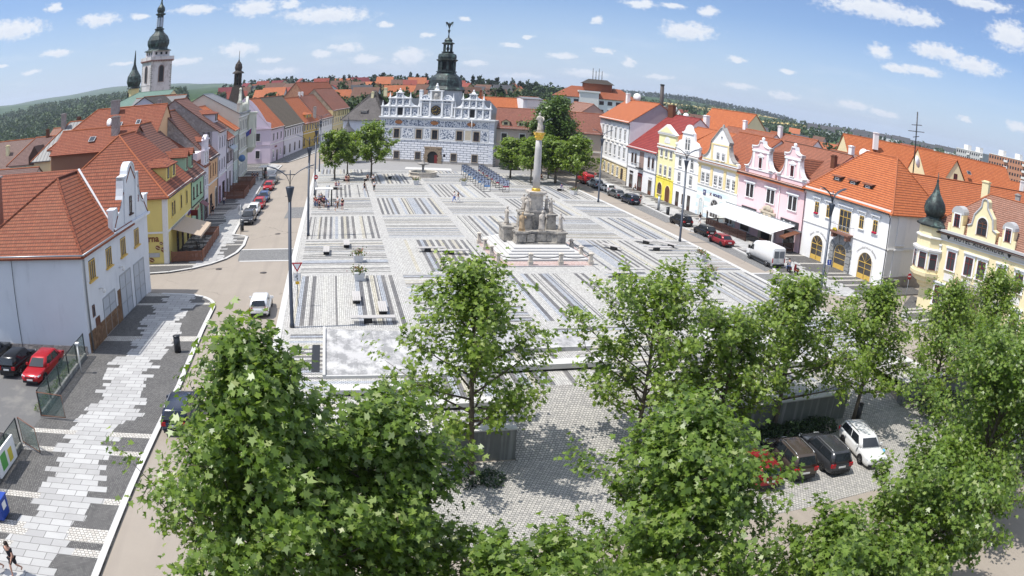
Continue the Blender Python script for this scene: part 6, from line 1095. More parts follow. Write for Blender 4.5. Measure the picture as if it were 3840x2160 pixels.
# the nearest crowns right below the viewer
for lab, x, y, z, h, R, pf, sd, n in [('big dense plane tree filling the bottom left, nearest to the viewer', -2.2, 16.2, -.1, 12.0, 5.4, lambda t: (1 - t) ** 1.0 * 1.05 + .03, 31, 46), ('leafy plane tree leaning against the big bottom left crown on its right', 1.2, 17.2, -1.8, 11.7, 4.0, lambda t: (1 - t) ** .7 + .05, 33, 36), ('dense plane tree at the bottom centre right, left of the parked cars', 10.6, 17.0, -1.8, 10.0, 4.9, CONE, 37, 42), ('plane tree at the bottom right corner rising before the bike racks', 31.2, 18.4, -1.8, 9.1, 6.2, OVAL, 41, 44), ('lower plane tree at the bottom right between the white car and the corner tree', 23.2, 15.4, -1.8, 5.6, 4.2, OVAL, 43, 36), ('plane tree at the right edge below the hotel road', 40.5, 22.5, -1.8, 7.6, 5.4, OVAL, 45, 36), ('low plane tree crown cut by the bottom edge right of centre', 15.6, 13.2, -1.8, 5.6, 4.0, OVAL, 47, 32), ('low plane tree crown at the bottom edge below the big left trees', 4.6, 14.2, -1.8, 7.2, 3.6, OVAL, 48, 30)]:
    tree('plane_tree', lab, x, y, z, grow(sd, h, R, .18, n, 10, 52, .215, LEAF5, L_near, pf, .0, .19, spread=.3), sd, 1)
# trees at the far end of the square
GF = 'plane trees at the far end of the square'
A_ = grow(51, 7.6, 3.1, .36, 26, 7, 40, .36, LEAF3, L_plane, lambda t: math.sin(math.pi * (.3 + .55 * t)), .0, .14); B_ = grow(52, 9.6, 4.9, .30, 30, 7, 46, .38, LEAF3, L_plane, lambda t: (1 - t) ** .45 * .95 + .12, .0, .16); C_ = grow(53, 8.4, 3.8, .32, 28, 7, 40, .36, LEAF3, L_plane, lambda t: (1 - t) ** .5 * .95 + .12, .0, .14)
for lab, x, y, ms, rz, s_ in [('smaller plane tree left of the fountain, beside the bus stop lamp', -.3, 133.4, A_, 0, 1.06), ('larger plane tree left of the fountain in front of the town hall corner', 6.7, 134.1, B_, 0, 1), ('plane tree behind the two left trees near the kiosk', 2.2, 141, A_, 2, .95), ('plane tree nearest the exhibition panels on the right of the town hall', 33.8, 136.0, A_, 1, (1.25, 1.25, .92)), ('plane tree just left of the monument column top, in the second row', 36.0, 129, C_, 3, .95), ('plane tree right of the column behind the seated person', 41.0, 130, A_, 4, (1.3, 1.3, .95)), ('plane tree at the road edge beside the planter and red van', 43.3, 124.4, C_, 5, 1.06), ('plane tree hidden behind the column in the far right group', 41.8, 137.2, C_, 1.5, .95)]:
    tree('plane_tree', lab, x, y, 0, ms, rz, s_, group=GF)
tree('large_tree', 'very large old tree towering behind the column before the pink house', 45.6, 147, 0, grow(61, 15.2, 7.4, .12, 46, 9, 60, .52, LEAF3, leafmat('old_tree_leaves', [(0, (.035, .07, .012)), (.5, (.075, .135, .022)), (1, (.13, .20, .04))], .3), lambda t: (1 - t) ** .5 * .9 + .12, .0, .35, spread=.5), 0)
# dark shrubs below the wall
def shrub(label, pts, seed, n, hgt, mat=L_dark, name='shrub', size=.16, z=-1.8):
    rng = np.random.default_rng(seed); pp = []
    for x, y, r in pts:
        m_ = int(n * r * r); d = rng.normal(size=(m_, 3)); d /= np.linalg.norm(d, axis=1)[:, None]; d[:, 2] = np.abs(d[:, 2]); pp.append(np.array([x, y, z]) + d * np.array([r, r, hgt]) * rng.uniform(.65, 1.05, m_)[:, None])
    return tag(link(name, leafmesh(name, np.concatenate(pp), size, mat, LEAF3, rng)), label, 'shrub')
shrub('low dark evergreen bushes below the streaked wall behind the brown car', [(25 + i * .9, 32.1 + .3 * (i % 2), .9) for i in range(7)], 5, 500, .9); shrub('dark green ground shrubs around the bike racks by the right wall', [(41 + i * .9, 31 + .8 * (i % 3), 1.1) for i in range(7)], 6, 420, .9); shrub('small bush at the foot of the middle front tree', [(7.6, 31.2, .8), (6.2, 31.0, .6)], 7, 500, .6); shrub('dark hedge in front of the pink house', [(36.4, 151, 1.6), (38.0, 150.8, 1.6), (37, 150.4, 1.5)], 8, 200, 3.0, z=0, size=.3); shrub('weedy green strip beside the yard fence', [(-19.7, 36 + i * .9, .5) for i in range(9)], 9, 420, .5, leafmat('weeds', [(0, (.05, .08, .02)), (1, (.14, .19, .05))], .2, .6), z=-.1, size=.12)
# far trees: shared low meshes
def farcrown(seed, kind, n=130):
    rng = np.random.default_rng(seed)
    if kind == 'con':
        t = rng.random(n) ** .7; r = (1 - t) * .24 + .01; a = rng.uniform(0, 6.28, n); P = np.stack([r * np.cos(a), r * np.sin(a), .08 + t * .92], 1); return leafmesh('conifer', P, .13, L_con, LEAF4, rng, .15, np.clip(.25 + .5 * rng.random(n), 0, 1))
    if kind == 'pop':
        t = rng.random(n); r = .11 * np.sin(math.pi * np.clip(t * .85 + .1, 0, 1)); a = rng.uniform(0, 6.28, n); P = np.stack([r * np.cos(a), r * np.sin(a), .03 + t * .95], 1); return leafmesh('poplar', P, .12, L_far, LEAF4, rng, .1, rng.random(n) * .6)
    c = rng.normal(size=(9, 3)) * np.array([.22, .22, .13]) + np.array([0, 0, .58]); q = c[rng.integers(0, 9, n)]; d = rng.normal(size=(n, 3)); d /= np.linalg.norm(d, axis=1)[:, None]; P = q + d * np.array([.2, .2, .17]); P[:, 2] = np.maximum(P[:, 2], .12)
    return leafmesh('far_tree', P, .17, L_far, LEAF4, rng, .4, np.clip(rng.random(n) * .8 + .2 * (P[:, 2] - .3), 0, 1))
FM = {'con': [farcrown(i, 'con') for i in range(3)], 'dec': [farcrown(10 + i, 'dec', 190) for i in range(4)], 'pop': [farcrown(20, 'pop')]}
rnd = random.Random(7)
def pol(a, r): x, y = r * math.sin(rad(a)), r * math.cos(rad(a)); return x, y, terrain(x, y)
def azname(a):
    for lim, n in ((-9, 'left of the slate turret'), (-5.5, 'right of the slate turret'), (-3, 'over the ornate palace'), (-.5, 'above the lilac corner house'), (1.6, 'above the mossy roof'), (3.6, 'above the far street roofs'), (5.6, 'over the grey roofed house'), (7.4, 'left of the town hall dome'), (9.6, 'close to the town hall dome'), (11.6, 'right of the town hall dome'), (13.6, 'over the pink house'), (15.6, 'left of the old tree'), (18.5, 'above the old tree'), (21, 'above the side street'), (25, 'over the tall white townhouse'), (30, 'over the maroon roof'), (35, 'over the bank house'), (40, 'over the pink gabled house'), (45, 'left of the corner house ridge'), (50, 'over the corner house'), (99, 'near the apartment blocks')):
        if a < lim: return n
used = {}
def uniq(f):
    for _ in range(60):
        l = f()
        if l not in used: used[l] = 1; return l
    return l
def fartree(a, r, kind, h, row_, group='trees on the hills beyond the roofs'):
    x, y, z = pol(a, r); q = rnd.choice(FM[kind]); nm = {'con': 'conifer', 'dec': 'broadleaf_tree', 'pop': 'poplar'}[kind]
    o = link(nm, q, None, (x, y, z - .3), rnd.uniform(0, 6.28)); w = rnd.uniform(.85, 1.25); o.scale = (h * w, h * w, h)
    ad = lambda: rnd.choice({'con': ['dark pointed conifer', 'slim dark spruce', 'broad dark conifer', 'tall dark fir'], 'dec': ['round green tree', 'spreading green tree', 'bushy dark green tree', 'tall leafy tree'], 'pop': ['narrow poplar', 'slender upright poplar']}[kind])
    tag(o, uniq(lambda: '%s %s %s' % (ad(), row_, azname(a))), 'tree', group)
for i in range(46): a = -10 + 27 * (i + rnd.random()) / 46; fartree(a, rnd.uniform(560, 640), 'con' if rnd.random() < .62 else 'dec', rnd.uniform(7, 13.5), rnd.choice(['on the skyline', 'along the hilltop']))
for i in range(9): fartree(10.6 + i * .62, 590 + rnd.uniform(-15, 15), 'pop' if i % 3 else 'con', rnd.uniform(11, 15), 'rising on the skyline')
for i in range(62): a = -10 + 28 * (i + rnd.random()) / 62; fartree(a, rnd.uniform(300, 530), 'dec' if rnd.random() < .8 else 'con', rnd.uniform(6, 11.5), rnd.choice(['on the hillside', 'halfway up the slope', 'low on the slope', 'between the hillside houses']))
for i in range(26): a = 8.5 + 10 * (i + rnd.random()) / 26; fartree(a, rnd.uniform(235, 330), 'dec' if rnd.random() < .85 else 'con', rnd.uniform(9, 14.5), rnd.choice(['in the dense park', 'at the park edge', 'among the park trees']))
for i in range(20): a = -4 + 9 * (i + rnd.random()) / 20; fartree(a, rnd.uniform(285, 330), 'dec', rnd.uniform(7, 10.5), rnd.choice(['at the foot of the slope', 'behind the street roofs']))
for i in range(74): a = 20 + 32 * (i + rnd.random()) / 74; fartree(a, rnd.uniform(260, 640) * (1 if a < 30 else 1.1), 'dec' if rnd.random() < .8 else 'con', rnd.uniform(8, 14), rnd.choice(['among the low town roofs', 'beyond the right hand roofs', 'in the gardens', 'beside the far houses']))
for i in range(8): fartree(44 + i * 1.3, 420 + rnd.uniform(-40, 40), 'con' if i % 2 else 'dec', rnd.uniform(14, 19), 'in the grove')
# far-off woods as one mass each
def wood(name, spec, seed, mat, label, nleaf=22):
    rng = np.random.default_rng(seed); P = []; S = []; Rn = []
    for a0, a1, r0, r1, n, h0, h1 in spec:
        for _ in range(n):
            a = rng.uniform(a0, a1); r = math.sqrt(rng.uniform(r0 * r0, r1 * r1)); x, y, z = pol(a, r); h = rng.uniform(h0, h1); con = rng.random() < .35
            t = rng.random(nleaf); an = rng.uniform(0, 6.28, nleaf); rr = (h * .2 * (1.05 - t) if con else h * .36 * np.sqrt(np.maximum(.05, 1 - (2 * t - .9) ** 2)))
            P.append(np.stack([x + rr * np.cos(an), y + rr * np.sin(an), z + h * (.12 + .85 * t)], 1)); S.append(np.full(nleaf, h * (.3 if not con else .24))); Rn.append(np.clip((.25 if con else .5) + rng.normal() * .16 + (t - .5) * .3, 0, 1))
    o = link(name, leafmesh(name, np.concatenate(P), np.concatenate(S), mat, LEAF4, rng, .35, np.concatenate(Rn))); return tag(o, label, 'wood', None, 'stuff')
wood('forest', [(-33, -13, 420, 760, 520, 9, 15), (-33, -13, 760, 1250, 1500, 9, 16), (-33, -13, 1250, 1750, 900, 9, 15)], 3, L_far, 'dark mixed wood covering the valley slope at the far left')
wood('forest', [(19, 36.5, 2480, 2780, 650, 14, 20), (-10, 19, 640, 760, 420, 8, 12)], 4, L_con, 'distant dark wood along the ridge line', 14)
wood('woodland', [(20, 52, 620, 1500, 620, 8, 13), (26, 34, 1880, 2000, 120, 8, 12)], 5, L_far, 'mass of garden trees between the far houses on the right', 16)
# hillside houses
HW = [('white', (.70, .70, .68)), ('cream', (.66, .58, .40)), ('grey', (.40, .40, .41)), ('ochre', (.55, .40, .18)), ('pale pink', (.62, .46, .42))]
HR = [('red', (.22, .055, .04)), ('orange', (.36, .12, .055)), ('brown', (.13, .07, .05)), ('dark grey', (.07, .07, .075)), ('maroon', (.16, .035, .04))]
def hillhouse(a, r, w, d, h, rz, wi, ri, row_):
    x, y, z = pol(a, r); (wn, wc), (rn, rc) = HW[wi], HR[ri]; k = rnd.uniform(.34, .6) * d; key = ('hh', round(w), round(d), round(h), wi, ri)
    o = thing('hillside_house', uniq(lambda: '%s house, %s roof, %s %s' % (wn, rn, rnd.choice(row_), azname(a))), 'house', (x, y, z - 1), rz, 'houses on the hills beyond the roofs')
    m = MB(); m.box(-w / 2, w / 2, -d / 2, d / 2, -2, h); m.xz([(-w / 2, h), (w / 2, h), (0, h)], 0, 0) if False else m.yz([(-d / 2, h), (d / 2, h), (0, h + k * .95)], -w / 2, w / 2); m.build('wall', plaster('far_' + wn, wc), o)
    m = MB(); t = .25
    m.sheet([(-w / 2 - .4, -d / 2 - .5, h - .2), (w / 2 + .4, -d / 2 - .5, h - .2), (w / 2 + .4, 0, h + k + .1), (-w / 2 - .4, 0, h + k + .1)], t); m.sheet([(w / 2 + .4, d / 2 + .5, h - .2), (-w / 2 - .4, d / 2 + .5, h - .2), (-w / 2 - .4, 0, h + k + .1), (w / 2 + .4, 0, h + k + .1)], t); m.build('roof', plain('far_roof_' + rn, rc, .8, .2, 0, .25, .6), o)
    n = max(2, int(w / 3.2))
    for fl in range(max(1, int(h / 3))):
        q = MB()
        for i in range(n): q = MB(); xx = -w / 2 + w * (i + .5) / n; q.box(xx - .5, xx + .5, -d / 2 - .03, -d / 2, .9 + fl * 2.9, 2.3 + fl * 2.9); q.build('window', M_glass, o)
for i in range(54):
    a = -9.6 + 24 * (i + rnd.random() * .9) / 54
    if 8.2 < a < 10.6 and i % 2: continue
    hillhouse(a, rnd.uniform(430, 600), rnd.uniform(9, 15), rnd.uniform(8, 11), rnd.choice([3.2, 5.6, 6]), rnd.uniform(-.5, .5) + rad(-a) + rnd.choice([0, 0, 1.57]), rnd.choice([0, 0, 0, 1, 1, 2, 3, 4]), rnd.choice([0, 1, 1, 2, 2, 3, 4, 0]), ['on the hillside', 'high on the slope', 'below the skyline'])
for i in range(16): a = -8 + 20 * (i + rnd.random()) / 16; hillhouse(a, rnd.uniform(330, 400), rnd.uniform(10, 15), rnd.uniform(9, 12), rnd.choice([3.4, 5.6]), rnd.uniform(-.5, .5) + rad(-a), rnd.choice([0, 0, 1, 3]), rnd.choice([0, 1, 1, 2, 3]), ['low on the hillside', 'at the foot of the slope'])
for i in range(34): a = 21 + 30 * (i + rnd.random()) / 34; hillhouse(a, rnd.uniform(330, 760), rnd.uniform(10, 17), rnd.uniform(9, 12), rnd.choice([4, 6, 6.5]), rnd.uniform(-.6, .6) + rad(-a), rnd.choice([0, 0, 0, 1, 2, 4]), rnd.choice([0, 1, 1, 2, 2, 3]), ['in the low town', 'among the garden trees', 'in the right background'])
for i in range(9): a = 39 + 12 * (i + rnd.random()) / 9; hillhouse(a, rnd.uniform(900, 1300), rnd.uniform(30, 60), 12, rnd.choice([9, 12]), rad(-a), 0, 3, ['as a long block', 'like a row of flats'])
# white modern building, school, chimney, apartment blocks
def block(name, lab, p0, p1, D, h, base, wm, stripes, cols, rows_, cat='building', roof=None):
    F = Frame(p0, p1); o = thing(name, lab, cat, (F.p0.x, F.p0.y, base), F.rz); W = F.W; m = MB(); m.box(0, W, 0, D, -4, h); m.build('wall', wm, o)
    q = MB(); q.box(-.2, W + .2, -.2, D + .2, h, h + .5); q.build('parapet', stripes, o)
    for j in range(rows_):
        for i in range(cols):
            x = W * (i + .5) / cols; z = h * (j + .35) / rows_; w = W / cols * .55; hh = h / rows_ * .45; q = MB(); q.box(x - w / 2, x + w / 2, -.06, 0, z, z + hh); q.build('window', M_glass, o)
    return o
x, y, z = pol(6.9, 420); block('modern_villa', 'long white flat roofed modern building left of the town hall dome', (x - 14, y + 2), (x + 14, y - 2), 10, 6.5, z, HM if False else WHITE, M_sill, 7, 2)
x, y, z = pol(20.2, 300); o = block('school', 'large white school with an orange hipped roof and roof masts on the hill behind the side street', (x - 16, y + 3), (x + 18, y - 6), 16, 11, 5, WHITE, M_sill, 10, 3, 'school')
m = MB(); roofplanes(m, 35, 16, 11.6, 16.0, 8, .6, 7, 7, .2); m.build('roof', T_red, o); m = MB(); m.box(10, 18, -1.2, 6, 4, 13.5); m.box(9.5, 18.5, -1.6, 6.4, 13.5, 14.2); m.build('portico', M_sill, o); m = MB(); m.box(12, 24, 5, 13, 14, 17.5); m.taper(11, 25, 4, 14, 17.5, 19.5, .55, 1); m.build('attic_tower', [T_red, S_dark], o)
for i in range(4): m = MB(); m.tube([(16 + i * 1.3, 9, 19), (16 + i * 1.3, 9, 24.5 - i % 2)], .14, 5); m.build('mast', M_metal, o)
x, y, z = pol(25.6, 420); o = thing('factory_chimney', 'tall dark factory chimney over the roof of the tall white townhouse', 'chimney', (x, y, z)); m = MB(); m.lathe([(1.6, -2), (1.1, 27)], 12); m.build('shaft', plain('soot_brick', (.05, .035, .03)), o); m = MB(); m.lathe([(1.3, 27), (1.3, 27.8)], 12); m.build('cap', M_black, o)
og = plain('panel_orange', (.46, .22, .13), .85, .2); pg = plain('panel_grey', (.50, .49, .47), .85, .2)
def flats(lab, a0, a1, r, top, wm, nf, nc):
    x0, y0, _ = pol(a0, r); x1, y1, _ = pol(a1, r * .97); o = block('apartment_block', lab, (x0, y0), (x1, y1), 14, top + 14, -14, wm, M_sill, nc, nf, 'apartment block')
    L = Frame((x0, y0), (x1, y1)).W
    for f_ in (.25, .7): m = MB(); m.box(L * f_ - 2, L * f_ + 2, 4, 9, top + 14.5, top + 18); m.build('lift_house', M_sill, o)
    for f_ in (.48, .98):
        for j in range(nf): m = MB(); m.box(L * f_ - 1.6, L * f_ + 1.6, -1.3, 0, (top + 14) * (j + .2) / nf, (top + 14) * (j + .55) / nf); m.build('balcony', M_sill, o)
flats('grey panel apartment block with stair towers at the far right, the left one', 51.0, 53.4, 520, 20.5, pg, 9, 12); flats('orange and white panel apartment block at the far right, the taller nearer one', 54.0, 57.4, 470, 21.5, og, 9, 14); flats('orange end block of flats cut by the right picture edge', 57.7, 60, 440, 14, og, 8, 9)
x, y, z = pol(47.3, 120); o = thing('aerial_mast', 'rooftop aerial mast with cross arms and a dish behind the corner house', 'aerial', (x, y, 14)); m = MB(); m.tube([(0, 0, -4), (0, 0, 9)], .12, 6); [m.tube([(-w, 0, h), (w, 0, h + .3)], .06, 4) for w, h in ((2.2, 5.5), (1.4, 6.6), (.8, 4.6))]; m.build('mast', M_metal, o); m = MB(); m.lathe([(.01, 0), (1.0, .15), (1.05, .22), (.01, .1)], 14); q = m.build('dish', M_white, o, (.2, -.5, .6)); q.rotation_euler = (rad(75), 0, rad(20))
for px_, py_, Y, s_ in ((2527, 410, 145, .8), (2573, 435, 150, .7), (2988, 528, 110, .9), (3238, 578, 90, .9), (415, 460, 88, .55), (2390, 365, 150, .9)):
    p = atY(px_, py_, Y); o = thing('satellite_dish', uniq(lambda: '%s satellite dish on a roof %s' % (rnd.choice(['white', 'round', 'pale']), azname(math.degrees(math.atan2(p.x, p.y)))) if px_ > 500 else 'small satellite dish on the orange roof behind the yellow house'), 'satellite dish', p, rad(-30)); m = MB(); m.lathe([(.01, 0), (s_ * .8, .12), (s_, .25), (s_ * 1.02, .3), (.01, .1)], 14); q = m.build('dish', M_white, o); q.rotation_euler = (rad(80), 0, 0); m = MB(); m.tube([(0, .1, -1.6), (0, .1, 0)], .04, 5); m.build('mast', M_metal, o)
# ------------------------------------------------------------------ figures: one continuous skinned body, clothes and hair as children
def skinmesh(name, verts, edges, mat, sub=1, root=0):
    me = bpy.data.meshes.new(name); me.from_pydata([v[:3] for v in verts], edges, []); o = bpy.data.objects.new(name, me); col.objects.link(o)
    md = o.modifiers.new('s', 'SKIN'); md.use_smooth_shade = True
    for i, v in enumerate(verts): r = v[3]; me.skin_vertices[0].data[i].radius = r if isinstance(r, tuple) else (r, r)
    me.skin_vertices[0].data[root].use_root = True; sb = o.modifiers.new('u', 'SUBSURF'); sb.levels = sb.render_levels = sub
    dg = bpy.context.evaluated_depsgraph_get(); r = bpy.data.meshes.new_from_object(o.evaluated_get(dg)); bpy.data.objects.remove(o); bpy.data.meshes.remove(me)
    r.name = name; r.materials.clear(); r.materials.append(mat); return r
POSES = {  # pelvis, lean of the chest, arms (elbow, hand) and legs (knee, ankle) for left then right
 'stand': dict(p=(0, 0, .92), c=(0, 0), a=(((-.25, .03, 1.14), (-.25, -.04, .90)), ((.25, .03, 1.14), (.24, -.06, .90))), l=(((-.10, -.02, .49), (-.11, .02, .08)), ((.10, -.02, .49), (.12, .0, .08)))),
 'walk': dict(p=(0, 0, .90), c=(0, -.03), a=(((-.24, .12, 1.14), (-.23, .10, .92)), ((.24, -.12, 1.15), (.22, -.28, .98))), l=(((-.09, -.20, .52), (-.09, -.26, .09)), ((.09, .04, .50), (.09, .34, .16)))),
 'cross': dict(p=(0, 0, .92), c=(0, -.03), a=(((-.26, -.02, 1.14), (-.05, -.22, 1.12)), ((.26, -.02, 1.14), (.05, -.24, 1.08))), l=(((-.10, -.03, .49), (-.12, .0, .08)), ((.10, -.01, .49), (.10, .05, .08)))),
 'bend': dict(p=(0, .05, .88), c=(0, -.30), a=(((-.23, -.30, 1.02), (-.14, -.48, .88)), ((.23, -.30, 1.02), (.14, -.48, .86))), l=(((-.10, .0, .47), (-.11, .05, .08)), ((.10, -.02, .47), (.11, .02, .08)))),
 'sit': dict(p=(0, .05, .50), c=(0, -.06), a=(((-.24, -.04, .74), (-.13, -.30, .60)), ((.24, -.04, .74), (.13, -.30, .60))), l=(((-.11, -.40, .50), (-.12, -.38, .08)), ((.11, -.40, .50), (.12, -.44, .08)))),
 'ride': dict(p=(0, .05, .82), c=(0, -.14), a=(((-.27, -.28, 1.12), (-.30, -.52, 1.02)), ((.27, -.28, 1.12), (.30, -.52, 1.02))), l=(((-.20, -.32, .66), (-.20, -.22, .28)), ((.20, -.32, .66), (.20, -.22, .28))))}
M_skin = plain('skin', (.48, .27, .19), .6, .3, 0, .06); M_hair = plain('dark_hair', (.03, .02, .014), .6, .3)
def cloth(n, c): return plain('cloth_' + n, c, .85, .15, 0, .12, 8)
CL = {k: cloth(k, v) for k, v in dict(black=(.02, .02, .024), navy=(.03, .04, .10), blue=(.08, .17, .50), light=(.45, .55, .72), white=(.75, .75, .76), red=(.50, .05, .06), magenta=(.42, .05, .25), grey=(.25, .25, .27), denim=(.09, .14, .26), khaki=(.35, .29, .19), pink=(.62, .35, .38), brown=(.16, .09, .06), wine=(.16, .03, .06)).items()}
_pm = {}
def posemesh(kind, fingers=False):
    if (kind, fingers) in _pm: return _pm[(kind, fingers)]
    q = POSES[kind]; px, py, pz = q['p']; cx, cy = q['c']; up = 1.0 if abs(cy) < .2 else .86
    ch = (cx, py + cy * .6, pz + .30 * up); sh = (cx, py + cy, pz + .50 * up); nk = (cx, py + cy * 1.1, pz + .56 * up); hd = (cx, py + cy * 1.22 - .02, pz + .69 * up); tp = (cx, py + cy * 1.25 - .01, pz + .79 * up)
    V = [(*q['p'], (.15, .11)), (*ch, (.16, .11)), (*sh, (.13, .09)), (*nk, .052), (*hd, (.082, .10)), (*tp, (.06, .07))]; E = [(0, 1), (1, 2), (2, 3), (3, 4), (4, 5)]; T = list(V[:3]); TE = [(0, 1), (1, 2)]; G = [(*q['p'], (.165, .125))]; GE = []
    for s, (el, ha), (kn, an) in zip((-1, 1), q['a'], q['l']):
        b = len(V); S = (s * .185 + cx, sh[1], sh[2] - .02); V += [(*S, .062), (*el, .042), (*ha, .03)]; E += [(2, b), (b, b + 1), (b + 1, b + 2)]
        if fingers:
            d = (Vector(ha) - Vector(el)).normalized(); V.append((*(Vector(ha) + d * .07), (.04, .018))); E.append((b + 2, b + 3)); pb = b + 3
            for f_, (off, ln) in enumerate(((-.03, .07), (-.01, .085), (.01, .08), (.03, .062))): V += [(*(Vector(ha) + d * .10 + Vector((0, off, 0))), .010), (*(Vector(ha) + d * (.10 + ln) + Vector((-s * .02, off, 0))), .008)]; E += [(pb, len(V) - 2), (len(V) - 2, len(V) - 1)]
            V += [(*(Vector(ha) + d * .05 + Vector((0, -.05, 0))), .011)]; E += [(b + 2, len(V) - 1)]
        else: d = (Vector(ha) - Vector(el)).normalized() * .13; V.append((*(Vector(ha) + d), .026)); E.append((b + 2, len(V) - 1))
        t = len(T); m_ = (Vector(S) * .35 + Vector(el) * .65); T += [(*S, .078), (*m_, .062)]; TE += [(2, t), (t, t + 1)]
        b = len(V); hp = (s * .09 + px, py, pz - .06); V += [(*hp, .085), (*kn, .055), (*an, .036), (an[0] + s * .02, an[1] - .15, max(.035, an[2] - .04), (.04, .03))]; E += [(0, b), (b, b + 1), (b + 1, b + 2), (b + 2, b + 3)]
        g = len(G); G += [(*hp, .105), (*kn, .074), (*an, .058)]; GE += [(0, g), (g, g + 1), (g + 1, g + 2)]
    Sg = [G[0]]; SE = []
    for i in (1, 4): k = len(Sg); Sg += [G[i], (*(Vector(G[i][:3]) * .12 + Vector(G[i + 1][:3]) * .88), .095)]; SE += [(0, k), (k, k + 1)]
    r = dict(body=skinmesh('person', V, E, M_skin, 1 if not fingers else 2), shirt=skinmesh('shirt', [(a, b, c, (d[0] * 1.12, d[1] * 1.15) if isinstance(d, tuple) else d) for a, b, c, d in T], TE, CL['navy']), trousers=skinmesh('trousers', G, GE, CL['navy']), shorts=skinmesh('shorts', Sg, SE, CL['navy']))
    m = MB(); m.lathe([(.20, -.42), (.18, -.2), (.15, .02), (.13, .1)], 12, (px, py - (.0 if kind != 'walk' else .02), pz), sy=.8); r['skirt'] = m.mesh('skirt', CL['navy'])
    m = MB(); m.ball((hd[0], hd[1] + .015, hd[2] + .045), .104, 10, 0, (1, 1.08, .95)); r['hair'] = m.mesh('hair', M_hair)
    m = MB(); m.ball((hd[0], hd[1] + .015, hd[2] + .045), .106, 10, 0, (1, 1.08, .95)); m.loft([[(hd[0] + .1 * math.cos(t) * k, hd[1] + .06 + .05 * math.sin(t), hd[2] + z) for t in np.linspace(0, 6.28, 9)[:-1]] for k, z in ((1, .05), (1.1, -.1), (1, -.25), (.6, -.42))]); r['long_hair'] = m.mesh('hair', M_hair)
    m = MB(); m.box(-.15, .15, sh[1] + .10, sh[1] + .24, ch[2] - .14, sh[2]); r['bag'] = m.mesh('backpack', CL['black'])
    _pm[(kind, fingers)] = r; return r
def own(o, mat):
    if o.data.materials: o.material_slots[0].link = 'OBJECT'; o.material_slots[0].material = mat
    return o
def person(label, p, face, pose='stand', top='navy', bottom='denim', legs='trousers', hair='hair', hairc=None, h=1.0, bag=False, z=0.0, fingers=False, group=None):
    """face: direction looked at, degrees, 0 = away from the viewer (+Y), 90 = right (+X)"""
    q = posemesh(pose, fingers); b = link('person', q['body'], None, (p[0], p[1], z + (p[2] if len(p) > 2 else 0)), math.pi - rad(face)); b.scale = (h, h, h); tag(b, label, 'person', group)
    own(link('shirt', q['shirt'], b), CL[top]); own(link(legs, q[legs], b), CL[bottom]); k = link('hair', q[hair], b)
    if hairc: own(k, hairc)
    if bag: link('backpack', q['bag'], b)
    return b
BL = plain('fair_hair', (.30, .20, .09), .6, .3); GH = plain('grey_hair', (.35, .34, .33), .6, .3)
g2 = lambda q: at(q[0], q[1], 0)
GP = 'people waiting round the bus shelter on the square'
ZP = zoomed(1140, 700, 8.09)
for (x, y), lab, f, po, tp_, bt, lg, hr, ex in [((330, 620), 'person in black with a red bag at the left of the waiting group', 160, 'stand', 'black', 'denim', 'trousers', 'hair', {}), ((385, 630), 'person in a red top bending beside the shelter post', 200, 'bend', 'red', 'denim', 'trousers', 'hair', {}), ((465, 690), 'child in a striped dark shirt at the front of the waiting group', 10, 'stand', 'wine', 'black', 'shorts', 'hair', dict(h=.86)), ((452, 560), 'person in a pale blue shirt seated on the shelter bench back', 180, 'cross', 'light', 'navy', 'trousers', 'hair', {}), ((515, 548), 'tall person in a pale blue shirt behind the waiting group', 200, 'stand', 'light', 'black', 'trousers', 'hair', dict(h=1.04)), ((545, 590), 'person in dark clothes in the middle of the waiting group', 90, 'stand', 'brown', 'black', 'shorts', 'long_hair', {}), ((605, 630), 'person with dark red top and black shorts by the shelter panel', 300, 'cross', 'wine', 'black', 'shorts', 'hair', {}), ((680, 600), 'person in a blue shirt leaning forward beside the shelter panel', 250, 'bend', 'blue', 'grey', 'trousers', 'hair', {}), ((740, 725), 'child in a lilac top in front of the shelter panel', 180, 'stand', 'light', 'navy', 'trousers', 'hair', dict(h=.8)), ((945, 742), 'child in white top and grey shorts right of the shelter', 150, 'walk', 'white', 'grey', 'shorts', 'hair', dict(h=.84)), ((1015, 668), 'person in a white shirt and brown trousers right of the shelter', 240, 'stand', 'white', 'brown', 'trousers', 'hair', dict(h=1.03)), ((1160, 705), 'person in black with a shoulder bag apart from the waiting group', 210, 'stand', 'black', 'wine', 'shorts', 'hair', dict(bag=True))]:
    person(lab, g2(ZP(x, y)), f, po, tp_, bt, lg, hr, group=GP, **ex)
person('woman in a dark dress walking left of the white shirted pair under the trees', g2(ZA(1285, 365)), 100, 'walk', 'black', 'black', 'skirt', 'long_hair'); person('man in a white shirt and black trousers standing at the tree shade edge', g2(ZA(1462, 368)), 200, 'stand', 'white', 'black'); person('person in a white top standing just behind the white shirted man', g2(ZA(1442, 240)), 170, 'stand', 'white', 'black', 'trousers', 'long_hair')
person('person in dark clothes walking in the shade of the left far trees', g2(ZA(990, 250)), 30, 'walk', 'brown', 'black', 'shorts')
person('person with a wine coloured top sitting on a bench in the tree shade', g2(ZA(955, 195)), 170, 'sit', 'wine', 'pink', 'shorts', 'long_hair'); person('person in black sitting beside the wine coloured top in the tree shade', g2(ZA(1000, 185)), 175, 'sit', 'black', 'black'); person('person in a light blue shirt sitting on the bench behind the shelter', g2(ZA(818, 325)), 190, 'sit', 'light', 'grey'); person('person in a pink top sitting next to the light blue shirt', g2(ZA(770, 322)), 170, 'sit', 'pink', 'navy'); person('person in dark clothes sitting on the block under the larger left tree', g2(ZA(1342, 185)), 180, 'sit', 'black', 'black')
